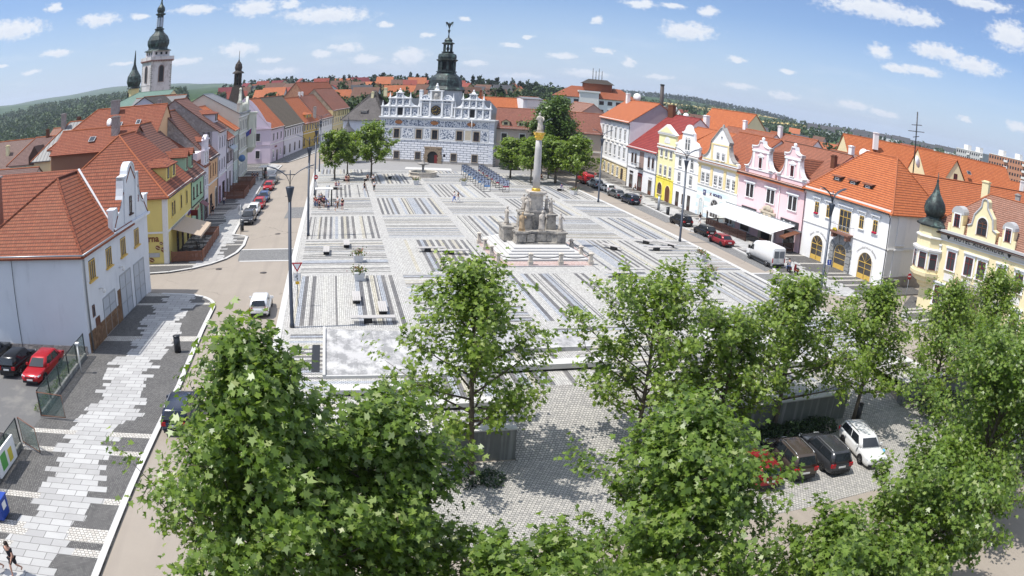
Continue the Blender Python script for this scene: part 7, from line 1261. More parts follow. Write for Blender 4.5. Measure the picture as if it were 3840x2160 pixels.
person('man in white shirt and blue jeans walking arm in arm across the square', g2(ZB(985, 572)), 265, 'walk', 'white', 'blue', 'trousers'); person('woman in black top and white trousers walking beside the man in jeans', g2(ZB(1050, 580)), 265, 'walk', 'black', 'white', 'trousers', 'long_hair')
for (x, y), lab, f, tp_, bt, lg in [((235, 108), 'person in black on the left pavement near the wooden terraces, the left of three', 10, 'black', 'black', 'shorts'), ((258, 112), 'person with a white and dark outfit on the left pavement, the middle of three', 190, 'navy', 'black', 'shorts'), ((286, 108), 'slim person in black on the left pavement, the right of three', 0, 'black', 'grey', 'trousers')]: person(lab, g2(ZL(x, y)), f, 'stand', tp_, bt, lg)
person('person in a light top standing under the left bus shelter', g2(ZL(350, 82)), 120, 'stand', 'white', 'khaki'); person('person with a floral top beside the left bus shelter', g2(ZL(376, 84)), 200, 'stand', 'pink', 'grey', 'skirt', 'long_hair')
person('child in a white shirt crouching by the lilac shop front on the left pavement', g2(Z3(368, 578)), 150, 'bend', 'white', 'navy', 'trousers', h=.9); person('man in black strolling on the shaded left pavement near the mint house', g2(Z3(258, 680)), 180, 'walk', 'black', 'black', 'shorts')
person('man in black walking beside the dark car on the right pavement', g2(ZC(1092, 452)), 10, 'walk', 'black', 'grey', 'shorts'); person('woman in a white skirt walking on the right pavement beyond the awning', g2(ZC(1898, 720)), 340, 'walk', 'black', 'white', 'skirt', 'long_hair'); person('person in a red top on the right pavement behind the silver blue car', g2(ZC(478, 122)), 180, 'walk', 'red', 'grey', 'trousers'); person('person in black sitting outside the shop of the maroon roofed house', g2(ZC(1020, 268)), 270, 'sit', 'black', 'black')
person('person in a bright blue jacket sitting on a low wall in the tree shade near the planter', g2(Z4(738, 1198)), 160, 'sit', 'blue', 'denim'); person('person in dark clothes sitting behind the column under the far right trees', g2(Z4(520, 1090)), 180, 'sit', 'black', 'black'); person('person in dark clothes walking up the side street', at(*Z4(972, 690)), 0, 'walk', 'black', 'navy')
person('person in a magenta shirt and dark shorts walking at the bottom left corner', (-15.75, 20.05), 200, 'walk', 'magenta', 'black', 'shorts', z=.02, fingers=True); person('woman with very long dark hair and a black and white top at the bottom left corner', (-14.75, 20.1), 195, 'walk', 'black', 'black', 'shorts', 'long_hair', z=.02, fingers=True)

# ------------------------------------------------------------------ column monument
STN = material('statue_stone', lambda s: s.mix(s.mrange(s.noise(s.pos, 2.2, 5, .7), .4, .7), (.55, .50, .43), (.26, .24, .22)), .9, .15)
def statue(m, x, y, z, h, face=180, seed=0, wings=False, arm=1):
    """robed figure carved in one piece: swelling robe with folds, shoulders, head and one raised arm"""
    r = random.Random(seed); M = Matrix.Translation((x, y, z)) @ Matrix.Rotation(math.pi - rad(face), 4, 'Z') @ Matrix.Scale(h / 1.8, 4); secs = []; n = 20; ph = r.uniform(0, 6)
    for zz, w, d in ((0, .30, .26), (.25, .27, .22), (.6, .23, .19), (.9, .22, .18), (1.1, .24, .17), (1.32, .25, .16), (1.44, .20, .13), (1.5, .08, .08), (1.56, .07, .075), (1.6, .10, .11), (1.7, .11, .12), (1.79, .06, .07)):
        f = .16 * max(0, 1 - zz / 1.5); sway = .05 * math.sin(zz * 2.2 + ph)
        secs.append([tuple(M @ Vector((math.cos(t) * w * (1 + f * math.sin(t * 7 + ph + zz)) + sway, math.sin(t) * d * (1 + f * math.cos(t * 6 + ph)), zz))) for t in np.linspace(0, 2 * math.pi, n + 1)[:-1]])
    m.loft(secs); q = lambda p: tuple(M @ Vector(p)); k = h / 1.8
    m.tube([q((-.22, 0, 1.38)), q((-.30, -.1, 1.1)), q((-.1, -.26, 1.12))], [.075 * k, .06 * k, .04 * k], 7); m.tube([q((.22, 0, 1.38)), q((.36, -.1, 1.2)), q((.30, -.25, 1.45 if arm else 1.0))], [.075 * k, .06 * k, .04 * k], 7)
    if arm == 2: m.tube([q((.32, -.25, .1)), q((.30, -.25, 1.95))], .02, 5)
    if wings: m.add([q((.1, .12, 1.3)), q((.45, .3, 1.9)), q((.5, .32, 1.2)), q((.3, .25, .6)), q((.12, .2, 1.3)), q((.47, .38, 1.9)), q((.52, .4, 1.2)), q((.32, .33, .6))], [(0, 1, 2, 3), (7, 6, 5, 4), (0, 4, 5, 1), (1, 5, 6, 2), (2, 6, 7, 3), (3, 7, 4, 0)])
    m.box(-.32, .32, -.28, .28, -.12, .01, 0, M)
def monument():
    X, Y = 22.1, 76.8; o = thing('column_monument', 'tall stone column with a gilded capital on a stepped base crowded with statues', 'monument', (X, Y, 0))
    m = MB()
    for i in range(5): m.box(-4.9 + i * .42, 4.4 - i * .36, -6.7 + i * .62, 4.4 - i * .3, -.1 if i == 0 else i * .17 + .002, (i + 1) * .17)
    m.build('steps', M_light, o)
    dk = material('blackened_sandstone', lambda s: s.mix(s.mrange(s.noise(s.pos, 1.3, 6, .75), .42, .62), (.40, .37, .32), (.15, .145, .14)), .95, .1)
    m = MB(); m.slab([(-2.55, -2.6), (-1.6, -2.6), (-.9, -2.2), (1.3, -2.2), (2.0, -2.6), (3.0, -2.6), (3.0, 2.4), (-2.55, 2.4)], .85, 2.0); m.slab([(-2.7, -2.75), (-1.6, -2.75), (-.9, -2.35), (1.3, -2.35), (2.0, -2.75), (3.15, -2.75), (3.15, 2.5), (-2.7, 2.5)], 2.0, 2.2); m.slab([(-2.65, -2.7), (3.1, -2.7), (3.1, 2.45), (-2.65, 2.45)], .84, 1.0)
    m.slab([(-3.6, -.8), (-2.55, -.8), (-2.55, 1.6), (-3.6, 1.6)], .85, 2.3); m.slab([(-3.75, -.95), (-2.5, -.95), (-2.5, 1.75), (-3.75, 1.75)], 2.3, 2.46)
    for x in (-2.3, -1.35, -.2, 1.0, 2.0): m.box(x - .06, x + .75, -2.66 if abs(x) > 1.2 else -2.3, -2.1, 1.1, 1.9)
    m.build('pedestal', dk, o); m = MB()
    for x0, x1, y0 in ((-1.65, -.55, -1.35), (1.05, 2.15, -1.35), (-1.65, -.55, .35), (1.05, 2.15, .35)): m.taper(x0, x1, y0, y0 + 1.1, 2.2, 3.75, .92); m.box(x0 - .12, x1 + .12, y0 - .12, y0 + 1.22, 3.75, 3.95)
    m.box(-.8, 1.2, -.9, 1.1, 2.2, 4.1); m.build('upper_pedestal', dk, o)
    m = MB(); m.taper(-.72, .72, -.72, .72, 4.1, 6.0, .95); m.box(-.95, .95, -.95, .95, 4.08, 4.3); m.box(-.85, .85, -.85, .85, 6.0, 6.12); m.box(-1.0, 1.0, -1.0, 1.0, 6.12, 6.34); m.build('column_plinth', STN, o)
    m = MB(); m.lathe([(.5, 6.34), (.52, 6.42), (.45, 6.5), (.5, 6.58), (.42, 6.66)], 20); m.build('gilded_ring', M_gold, o)
    m = MB(); m.lathe([(.40, 6.66), (.41, 8.5), (.37, 11.0), (.33, 12.1)], 24); m.build('column_shaft', plain('grey_marble', (.46, .44, .42), .7, .3, 0, .25, 1.2), o)
    m = MB(); m.lathe([(.36, 12.1), (.38, 12.2), (.34, 12.25), (.40, 12.5), (.62, 12.85)], 16); m.box(-.55, .55, -.55, .55, 12.83, 12.95)
    for k in range(8): a = rad(45 * k); m.ball((math.cos(a) * .52, math.sin(a) * .52, 12.72), .12, 6); m.ball((math.cos(a + .39) * .42, math.sin(a + .39) * .42, 12.4), .1, 6)
    m.build('capital', M_gold, o)
    m = MB(); statue(m, 0, 0, 13.05, 2.15, 200, 1, False, 0); m.build('top_statue', STN, o)
    for i, (x, y, z, h, f, w, ar) in enumerate([(-3.05, .4, 2.56, 1.95, 250, False, 2), (-1.9, -2.0, 2.3, 2.0, 190, False, 1), (.3, -2.1, 2.3, 2.2, 180, False, 1), (2.5, -1.9, 2.3, 1.95, 140, False, 0), (-1.1, -.8, 4.05, 1.75, 200, False, 1), (-1.1, .9, 4.05, 1.8, 230, True, 1), (1.6, -.8, 4.05, 1.75, 160, False, 1), (1.6, .9, 4.05, 1.7, 130, False, 0)]): m = MB(); statue(m, x, y, z, h, f, 10 + i, w, ar); m.build('statue', STN if i not in (1,) else plain('ochre_statue', (.40, .30, .19), .9, .15, 0, .4, 3), o)
    m = MB(); m.box(X - 5.9, X + 4.0, 68.2, 69.95, 0, .012); m.box(X - 5.9, X - 4.95, 69.95, 79, 0, .012); m.box(X + 4.45, X + 4.9, 69.95, 79, 0, .012)
    struct(m.build('pavement', material('red_cobbles', lambda s: setts(s, (.42, .24, .2), (.58, .46, .42), (.30, .27, .25), .16, .12)[0], .9, .2)))
    ps = [(16.3, 78.5), (16.3, 75.2), (16.3, 71.9), (16.3, 68.7), (19.6, 68.5), (22.8, 68.5), (26.1, 68.6), (26.1, 71.8), (26.1, 75.1)]
    for i, (x, y) in enumerate(ps):
        b = thing('chain_post', ['chain post at the back left of the column', 'second chain post from the back on the left of the column', 'third chain post from the back on the left of the column', 'corner chain post at the front left of the column steps', 'chain post in front of the column steps, left of centre', 'chain post in front of the column steps, right of centre', 'corner chain post at the front right of the column steps', 'chain post on the right of the column, behind the front corner', 'chain post at the back right of the column'][i], 'post', (x, y, 0), 0, 'stone posts with chains round the column'); m = MB(); m.box(-.24, .24, -.24, .24, 0, .4); m.taper(-.18, .18, -.18, .18, .4, 1.1, .85); m.box(-.23, .23, -.23, .23, 1.1, 1.2); m.taper(-.2, .2, -.2, .2, 1.2, 1.28, .4); m.build('shaft', M_stone, b)
        if i < len(ps) - 1: dx, dy = ps[i + 1][0] - x, ps[i + 1][1] - y; m = MB(); m.tube([(dx * t, dy * t, 1.05 - 1.5 * t * (1 - t)) for t in np.linspace(0, 1, 9)], .035, 5); m.build('chain', M_metal, b)
monument()
# fountain
c = at(*ZB(430, 118)); o = thing('fountain', 'octagonal stone fountain basin with a slim central bowl before the town hall', 'fountain', (c.x, c.y + 1.6, 0))
m = MB(); m.lathe([(2.95, 0), (2.95, .12), (2.75, .14), (2.7, .75), (2.9, .8), (2.9, .95), (2.55, .95), (2.5, .5), (.01, .5)], 8, (0, 0, 0), 0, False, rad(22.5)); m.build('basin', M_stone, o); m = MB(); m.lathe([(2.49, .55), (2.49, .66)], 8, a0=rad(22.5), smooth=False); m.build('water', glassy('water', (.02, .035, .035), .05), o)
m = MB(); m.lathe([(.45, .5), (.4, 1.0), (.2, 1.2), (.24, 1.9), (.3, 2.15), (1.1, 2.35), (1.2, 2.55), (1.05, 2.6), (.25, 2.5), (.3, 2.8), (.14, 3.0), (.22, 3.2), (.05, 3.5)], 14); m.build('bowl', M_greystone, o)
m = MB(); m.slab([(14.5, 149.2), (24, 146.4), (24.4, 150.2), (15, 152.6)], -.02, .0); struct(m.build('pavement', M_light))

# ------------------------------------------------------------------ lamps, benches, planters, panels, signs
M_lamp = plain('lamp_blue_grey', (.055, .065, .085), .45, .5, .5)
def lamp(lab, x, y, rz=0.0):
    o = thing('street_lamp', lab, 'street lamp', (x, y, 0), rz, 'tall double armed street lamps')
    m = MB(); m.lathe([(.19, 0), (.19, .3), (.15, .35), (.12, 9.4)], 14); m.build('pole', M_lamp, o); m = MB(); m.lathe([(.12, 9.4), (.16, 9.7), (.33, 10.45), (.3, 10.5), (.02, 10.5)], 16); m.build('collar', M_lamp, o)
    m = MB(); m.tube([(0, 0, 10.4), (0, 0, 11.7)], .04, 6); m.tube([(-.35, 0, 11.38), (.35, 0, 11.38)], .035, 6); m.build('stem', M_lamp, o)
    for s in (-1, 1):
        m = MB(); c_ = [(.04, 10.5, .07), (.14, 10.9, .09), (.34, 11.3, .12), (.72, 11.62, .17), (1.2, 11.86, .2), (1.75, 12.02, .16)]
        m.loft([[(s * (x_ - (.05 if k < 3 else 0)), (-w, w)[q in (1, 2)], z_ + (.05 if q in (2, 3) else 0)) for q in range(4)] for k, (x_, z_, w) in enumerate(c_)], 0, True); a = m.build('arm', M_lamp, o); m = MB(); m.box(min(s * 1.2, s * 1.7), max(s * 1.2, s * 1.7), -.12, .12, 11.8, 11.83); e = m.build('lamp_head', M_sill, a)
    return o
for (x, y), l, rz in [((-3.4, 50.8), 'tall dark street lamp with two curved arms nearest on the left', 0), ((-3.3, 83.3), 'second tall street lamp along the left road, beside the bench shadow', .1), ((-3.5, 114.5), 'third tall street lamp on the left, behind the bus shelter', .2), ((-3.6, 146), 'farthest street lamp on the left beside the trees', .2), ((43.3, 50.8), 'tall street lamp nearest on the right before the corner house', 0), ((42.6, 80.4), 'second street lamp on the right opposite the pink house', 0), ((42.0, 109.1), 'third street lamp on the right beside the parked cars', 0), ((41.3, 140.5), 'farthest street lamp on the right among the trees', 0)]: lamp(l, x, y, rz)
M_wood = plain('silver_wood', (.42, .40, .38), .8, .2, 0, .15, 9)
def bench(lab, x, y, rz, L=3.0, off=-.4, back=False):
    o = thing('bench', lab, 'bench', (x, y, 0), rz, 'low plank benches on the square'); m = MB()
    for i in range(4): m.box(-L / 2, L / 2, -.34 + i * .17, -.19 + i * .17, .42, .48)
    m.build('seat', M_wood, o); m = MB(); m.box(off - .32, off + .32, -.3, .3, 0, .42); m.build('support', M_black, o)
    if back: m = MB(); m.box(L / 2 - .06, L / 2, -.33, .33, .48, .8); m.build('armrest', M_black, o)
Z1 = zoomed(1000, 850, 2.415)
for q, l, rz, L in [(Z1(540, 240), 'plank bench seen end on left of the first planter', 1.57, 2.6), (Z1(722, 178), 'plank bench seen end on behind the first planter', 1.57, 2.6), (Z1(1490, 225), 'long plank bench left of the column, the farther of the pair', 0, 3.0), (Z1(1700, 248), 'long plank bench left of the column, the nearer of the pair', 0, 3.0), (Z1(1868, 330), 'dark edged bench pointing at the column steps', 2.2, 2.2), (Z1(812, 675), 'plank bench seen end on behind the long front bench, the left one', 1.57, 2.6), (Z1(1048, 770), 'plank bench seen end on behind the long front bench, the right one', 1.57, 2.6), (Z1(965, 866), 'long dark plank bench crossing the lamp shadow at the front left', 0, 3.4),
   (ZC(1130, 985), 'plank bench right of the column nearest the road lamp', 2.2, 2.6), (ZC(690, 1065), 'plank bench just right of the column chain posts', 2.2, 2.4), (ZC(1350, 1085), 'square bench group near the road lamp, the front bench', 0, 3.2), (ZC(1465, 1035), 'square bench group near the road lamp, the rear bench', 2.2, 2.4), (ZC(950, 1390), 'long bench in the right front field, the farther one', 0, 3.0), (ZC(820, 1440), 'long bench in the right front field, the nearer one', 0, 3.0),
   (ZA(800, 340), 'bench with two people behind the bus shelter', 0, 2.2), (ZA(975, 190), 'bench in the shade under the left far trees', 0, 2.6), (ZA(1345, 185), 'block bench under the larger left far tree', 0, 1.6), (ZA(1790, 140), 'block bench in the shade left of the fountain', 0, 1.8), (Z4(740, 1205), 'low block bench in the tree shade with a person in blue', 0, 1.8)]:
    p = g2(q); bench(l, p.x, p.y, rz, L)
M_plant = plain('white_planter', (.62, .62, .62), .6, .3, 0, .08); L_flow = leafmat('planter_plants', [(0, (.03, .07, .02)), (.5, (.09, .15, .03)), (.72, (.25, .22, .05)), (.86, (.30, .08, .05)), (1, (.35, .16, .25))], .2, .6)
rng_ = np.random.default_rng(5); PP = rng_.normal(size=(260, 3)) * np.array([.34, .34, .2]) + np.array([0, 0, .95]); PP[:, 2] = np.maximum(PP[:, 2], .74); pl_me = leafmesh('plants', PP, .16, L_flow, LEAF3, rng_, .2)
_pl = MB(); _pl.taper(-.52, .52, -.52, .52, .78, -.0, .78); _pl_me = _pl.mesh('tub', M_plant)
for q, l, z in [(Z1(828, 318), 'white planter with flowers between the left benches, the farther one', 0), (Z1(836, 484), 'white planter with flowers in the left front field, the nearer one', 0), (ZC(1912, 1222), 'white planter by the right road, the farther of the right pair', 0), (ZC(2035, 1462), 'white planter by the right road, the nearer of the right pair', 0), (Z4(872, 1245), 'white planter beside the road tree and the long shadow', 0), (ZB(288, 250), 'white planter in front of the fountain', 0), (ZB(1150, 265), 'white planter just left of the exhibition panels', 0), ((2578, 1345), 'white planter half hidden by the third front tree', 0), ((2478, 1330), 'white planter behind the second front tree crown', 0)]:
    p = at(*q, z); o = thing('planter', l, 'planter', (p.x, p.y, 0), rnd.uniform(-.1, .1) if p.x < 30 else .5, 'white flower planters'); link('tub', _pl_me, o); link('plants', pl_me, o, (0, 0, 0), rnd.uniform(0, 6))
# exhibition panels
def f_print(c1, c2):
    def f(s):
        n = s.noise(s.obj, 3.2, 3, .6); k = s.xyz(s.obj)[2]; return s.mix(s.math('GREATER_THAN', k, 1.05), c1, s.mix(s.mrange(n, .42, .56), c2, (.60, .66, .74)))
    return f
PB = material('print_blue', f_print((.10, .30, .62), (.05, .06, .16)), .4, .4); PR = material('print_red', f_print((.45, .05, .10), (.06, .05, .14)), .4, .4)
ZX = zoomed(1700, 600, 5.85)
def panel_things(pts, mt, lab, n0):
    for i, (x, y) in enumerate(pts):
        p = g2(ZX(x, y)); o = thing('exhibition_panel', lab(i, len(pts)), 'display panel', (p.x, p.y, 0), .12, 'exhibition panels in two rows before the town hall'); m = MB(); m.box(-.58, -.53, -.03, .03, 0, 2.1); m.box(.53, .58, -.03, .03, 0, 2.1); m.box(-.58, .58, -.03, .03, 2.04, 2.1); m.box(-.6, .6, -.25, .25, 0, .04); m.build('frame', M_black, o)
        m = MB(); m.box(-.52, .52, -.02, .02, .8, 2.03); m.build('board', mt, o); m = MB(); m.box(-.5, .5, -.026, -.02, .82 if i % 2 else .86, 1.02); m.build('caption', M_white if i % 2 else mt, o)
ordn = ['front', 'second', 'third', 'fourth', 'fifth', 'sixth', 'seventh', 'eighth', 'ninth', 'tenth', 'rearmost']
panel_things([(738, 690), (668, 640), (606, 595), (546, 552), (488, 510), (434, 467), (380, 430), (328, 391), (278, 356), (235, 325)], PB, lambda i, n: 'blue and white photo panel, %s in the left exhibition row' % (ordn[i] if i < n - 1 else 'rearmost'), 0)
panel_things([(1150, 705), (1070, 655), (992, 609), (930, 566), (875, 527), (822, 488), (772, 452), (724, 420), (680, 388), (640, 356), (602, 326)], PR, lambda i, n: 'red and white photo panel, %s in the right exhibition row' % (ordn[i] if i < n - 1 else 'rearmost'), 0)
# traffic signs
def signpost(lab, p, plates, h, cat='traffic sign', rz=0.0):
    o = thing('traffic_sign', lab, cat, (p.x, p.y, 0), rz); m = MB(); m.tube([(0, 0, 0), (0, 0, h)], .04, 8); m.build('pole', M_zinc, o)
    for kind, z in plates:
        m = MB()
        if kind == 'yield': m.xz([(-.46, z + .4), (0, z - .4), (.46, z + .4)], -.06, -.04, 0); m.xz([(-.29, z + .29), (0, z - .2), (.29, z + .29)], -.07, -.06, 1); mats = [plain('sign_red', (.45, .01, .02), .4, .4), M_white]
        if kind == 'noentry': m.xz(arcpts((0, z), .36, 0, 360, 20)[:-1], -.06, -.04, 0); m.box(-.24, .24, -.075, -.06, z - .07, z + .07, 1); mats = [plain('sign_red', (.45, .01, .02), .4, .4), M_white]
        if kind == 'priority': m.box(-.3, .3, -.06, -.04, z - .3, z + .3, 0); m.box(-.28, .28, -.065, -.06, z - .28, z + .28, 1); m.box(-.04, .04, -.07, -.065, z - .22, z - .06, 2); m.box(-.2, -.02, -.07, -.065, z - .02, z + .05, 2); m.box(-.06, .03, -.07, -.065, z, z + .22, 2); mats = [M_black, M_white, M_black]
        if kind == 'yellow': m.box(-.16, .16, -.07, -.04, z - .12, z + .12, 0); mats = [plain('sign_yellow', (.65, .38, .02), .5, .4)]
        if kind == 'blue': m.box(-.28, .28, -.06, -.04, z - .28, z + .28, 0); m.box(-.04, .04, -.07, -.06, z - .16, z + .12, 1); m.xz([(-.12, z + .08), (.12, z + .08), (0, z + .2)], -.071, -.06, 1); mats = [plain('sign_blue', (.02, .07, .42), .4, .4), M_white]
        if kind == 'cross': m.xz([(-.36, z), (0, z - .36), (.36, z), (0, z + .36)], -.06, -.04, 0); mats = [M_sill]
        if kind == 'warn': m.xz([(-.42, z - .34), (.42, z - .34), (0, z + .4)], -.06, -.04, 0); mats = [M_zinc]
        if kind == 'board': m.box(-.22, .22, -.06, -.04, z - .5, z + .5, 0); mats = [M_sill]
        m.build('sign_plate', mats, o)
    return o
signpost('give way sign with a priority plate and small yellow box by the near left lamp', g2(Z1(285, 720)), [('yield', 3.25), ('priority', 2.45), ('yellow', 1.98)], 3.6); signpost('round no entry sign on a pole in front of the hotel corner', g2((3392, 1138)), [('noentry', 3.1)], 3.5); signpost('blue one way sign before the middle arch of the corner house', g2(ZG(808, 470)), [('blue', 2.9)], 3.2); signpost('round no entry sign facing away beside the third left lamp', g2(ZA(402, 480)), [('noentry', 3.2), ('board', 2.0)], 3.6)
signpost('back of a triangular sign beside the bin on the left pavement', g2(ZL(118, 655)), [('warn', 3.3), ('cross', 2.6)], 3.7, rz=math.pi); signpost('diamond priority sign at the lilac corner house', at(928 + 95, 608, 0), [('cross', 2.8)], 3.1)
def pillar(name, lab, p, r, h, mt, cat, capm=None): m = MB(); m.lathe([(r, 0), (r * .97, h), (r * .3, h + .02)], 16); o = m.build(name, mt, None, (p.x, p.y, p.z if p.z < -1 else 0)); tag(o, lab, cat); m = MB(); m.lathe([(r * 1.05, 0), (r * 1.1, .06), (r * .2, .12)], 16); m.build('lid', capm or M_metal, o, (0, 0, h + .02)); return o
pillar('litter_bin', 'dark cylindrical litter bin on the near left pavement', g2(ZN(1612, 655)), .26, 1.15, M_metal, 'litter bin'); pillar('litter_bin', 'dark litter bin beside the sign pole on the left pavement', g2(ZL(130, 612)), .26, 1.1, M_metal, 'litter bin'); pillar('litter_bin', 'dark litter bin on the right pavement near the black off road car', g2(ZC(1462, 598)), .28, 1.1, M_metal, 'litter bin'); pillar('info_column', 'slim grey metal column on the right pavement beyond the litter bin', g2(ZC(1336, 535)), .22, 2.2, M_zinc, 'column', M_zinc); pillar('litter_bin', 'litter bin in the ramp gap beside the tree below the square', at(2640 + 1380 / 2.415, 1350 + 540 / 2.415, -1.8), .28, 1.2, M_metal, 'litter bin'); pillar('litter_bin', 'dark bin in the shade under the far right trees', g2(Z4(672, 1115)), .28, 1.1, M_metal, 'litter bin')
# shelters
def shelter(lab, x, y, w, d, rz):
    o = thing('bus_shelter', lab, 'bus shelter', (x, y, 0), rz); m = MB(); m.box(-w / 2, w / 2, -d / 2, d / 2, 2.5, 2.62); [m.box(-w / 2 + .15 + i * .22, -w / 2 + .22 + i * .22, -d / 2 + .1, d / 2 - .1, 2.62, 2.66, 0) for i in range(int(w / .22) - 1)]; m.build('roof', M_sill, o); m = MB(); m.box(w / 2 - .2, w / 2, -.3, .2, 0, 2.5); m.build('panel', M_black, o); m = MB(); m.box(-w / 2, -w / 2 + .1, -.05, .05, 0, 2.5); m.build('post', M_metal, o)
    m = MB(); [m.box(w / 2 + .1 + i * .12, w / 2 + .16 + i * .12, -.02, .02, .15, .95) for i in range(9)]; m.box(w / 2 + .05, w / 2 + 1.2, -.03, .03, .95, 1.0); m.build('railing', M_metal, o); m = MB(); m.box(-w / 2 + .2, w / 2 - .3, .1, .5, .42, .48); m.box(-w / 2 + .4, -w / 2 + .5, .1, .5, 0, .42); m.build('seat', M_wood, o)
p = g2(ZA(545, 640)); shelter('small bus shelter with a flat pale slatted roof among waiting people on the square', p.x, p.y, 2.6, 1.5, 0); p = g2(ZL(352, 92)); shelter('small flat roofed bus shelter on the left pavement beyond the parked cars', p.x, p.y, 2.8, 1.6, 1.45)
# yard fence, gates, blue bin
def meshfence(lab, a, b, h, gates=()):
    o = thing('mesh_fence', lab, 'fence', (*a, 0)); d = Vector((b[0] - a[0], b[1] - a[1], 0)); L = d.length; M = Matrix.Rotation(math.atan2(d.y, d.x), 4, 'Z'); m = MB(); m.box(0, L, -.12, .12, -.1, .3, 0, M); m.build('kerb_wall', M_conc, o); n = max(2, round(L / 2.1))
    for i in range(n + 1): q = MB(); q.box(L * i / n - .035, L * i / n + .035, -.035, .035, .3, h, 0, M); q.build('post', M_metal, o)
    q = MB(); q.box(.03, L - .03, -.008, .008, .34, h - .06, 0, M); q.build('mesh_panel', M_mesh, o); q = MB(); q.box(0, L, -.02, .02, h - .05, h, 0, M); q.build('rail', M_metal, o); return o
def f_mesh(s):
    v = s.xyz(s.uv); g = s.math('MAXIMUM', s.math('GREATER_THAN', s.math('FRACT', s.math('MULTIPLY', v[0], 14)), .72), s.math('GREATER_THAN', s.math('FRACT', s.math('MULTIPLY', v[1], 14)), .72)); s.set(s.b.inputs['Alpha'], s.math('ADD', s.math('MULTIPLY', g, .45), .14)); return (.13, .19, .16)
M_mesh = material('green_wire_mesh', f_mesh, .7, .2)
meshfence('green wire mesh fence between the car yard and the near left pavement', (-19.2, 44.6), (-19.05, 34.8), 1.75); meshfence('wire mesh fence with a low wall at the left edge below the yard gate', (-19.0, 31.0), (-18.7, 21.5), 1.75)
def gate(lab, p, rz): o = thing('yard_gate', lab, 'gate', (*p, 0), rz); m = MB(); m.tube([(0, 0, .2), (1.9, 0, .2), (1.9, 0, 1.6), (0, 0, 1.7), (0, 0, .2)], .035, 6); m.build('frame', M_brown, o); m = MB(); m.box(.04, 1.86, -.006, .006, .23, 1.6); m.build('mesh_panel', M_mesh, o)
gate('open dark framed mesh gate leaf at the end of the yard fence', (-19.0, 34.6), -.08); gate('open mesh gate leaf at the corner of the lower fence', (-18.9, 31.2), -.55)
m = MB(); m.tube([(0, 0, 0), (0, 0, 2.1)], .06, 8); m.box(-.14, .14, -.14, .14, 2.05, 2.15); o = m.build('bollard_light', M_sill, None, (-18.5, 41.6, .02)); tag(o, 'slim white post light beside the yard fence', 'post')
m = MB(); m.taper(-.4, .4, -.42, .42, .15, 1.1, 1.12); bb = m.build('wheelie_bin', plain('bin_blue', (.01, .05, .30), .5, .4), None, (-17.3, 24.0, .02)); tag(bb, 'blue wheeled bin at the left edge of the pavement', 'bin'); m = MB(); m.box(-.48, .48, -.5, .48, 1.1, 1.18); m.build('lid', plain('bin_blue', (.01, .05, .30), .5, .4), bb); m = MB(); m.box(.44, .46, -.2, .2, .6, .95); m.build('sticker', M_white, bb)
m = MB(); m.box(-.06, .06, -1.2, 1.2, .3, 1.6); o = m.build('poster_board', M_white, None, (-18.55, 28.2, .0)); tag(o, 'white board with green and yellow shapes on the lower left fence', 'board'); m = MB(); m.box(.06, .075, -.8, -.1, .5, 1.35); m.box(.06, .075, .2, .7, .5, 1.2, 1); m.build('print', [plain('print_green', (.10, .35, .08)), plain('print_yellow', (.6, .5, .06))], o)
o = thing('bike_rack', 'looped steel bicycle rack among the dark shrubs at the right', 'bike rack', (41.9, 28.6, -1.8), 1.4)
m = MB(); m.tube([(-1.2 + .3 * i * .5 + .0, .0, [0.05, .75, .75, .05][i % 4]) for i in range(17)], .03, 6); m.build('loop', M_zinc, o)
# ------------------------------------------------------------------ vehicles
def paint(n, c, met=.25): return material('paint_' + n, lambda s: s.mix(s.noise(s.pos, 60, 2), sc3(c, .9), sc3(c, 1.1)), .22, .6, met)
PT = {k: paint(k, *v) if isinstance(v[0], tuple) else paint(k, v) for k, v in dict(red=(.42, .012, .018), white=(.78, .78, .77), black=(.012, .012, .014), anthracite=(.045, .047, .052), brown=(.07, .055, .045), navy=(.018, .026, .05), blue=(.05, .09, .20), silver=(.28, .31, .35), wine=(.17, .015, .02), darkred=(.24, .015, .02), grey=(.11, .115, .12)).items()}
M_tyre = plain('tyre', (.018, .018, .019), .85, .2); M_rim = plain('alloy', (.45, .45, .46), .35, .5, .8); M_trim = plain('black_trim', (.02, .02, .021), .6, .3); M_carglass = glassy('car', (.012, .015, .018), .05, .7)
M_head = plain('headlight', (.60, .62, .64), .15, .6); M_tail = plain('taillight', (.36, .01, .015), .25, .5); M_plate = plain('number_plate', (.70, .70, .68), .5, .3)
def ring_sec(y, hw, z0, z1, t=.86):      # body cross section
    return [(-hw * .86, y, z0), (hw * .86, y, z0), (hw * .97, y, z0 + .12), (hw, y, z0 + (z1 - z0) * .45), (hw * .985, y, z0 + (z1 - z0) * .72), (hw * .94, y, z1 - .03), (hw * t, y, z1), (-hw * t, y, z1), (-hw * .94, y, z1 - .03), (-hw * .985, y, z0 + (z1 - z0) * .72), (-hw, y, z0 + (z1 - z0) * .45), (-hw * .97, y, z0 + .12)]
CARS = {'hatch': dict(L=4.05, W=1.72, H=1.48, wb=2.5, hood=.92, cowl=1.0, scr=.62, rear=.35, belt=.93, tail=.0, dr=.98), 'sedan': dict(L=4.6, W=1.78, H=1.46, wb=2.65, hood=.88, cowl=1.15, scr=.72, rear=.62, belt=.92, tail=.42, dr=1.0), 'wagon': dict(L=4.7, W=1.80, H=1.50, wb=2.7, hood=.90, cowl=1.18, scr=.72, rear=.38, belt=.94, tail=.0, dr=1.0), 'suv': dict(L=4.45, W=1.84, H=1.66, wb=2.66, hood=1.02, cowl=1.08, scr=.62, rear=.40, belt=1.06, tail=.0, dr=1.1)}
_cm = {}
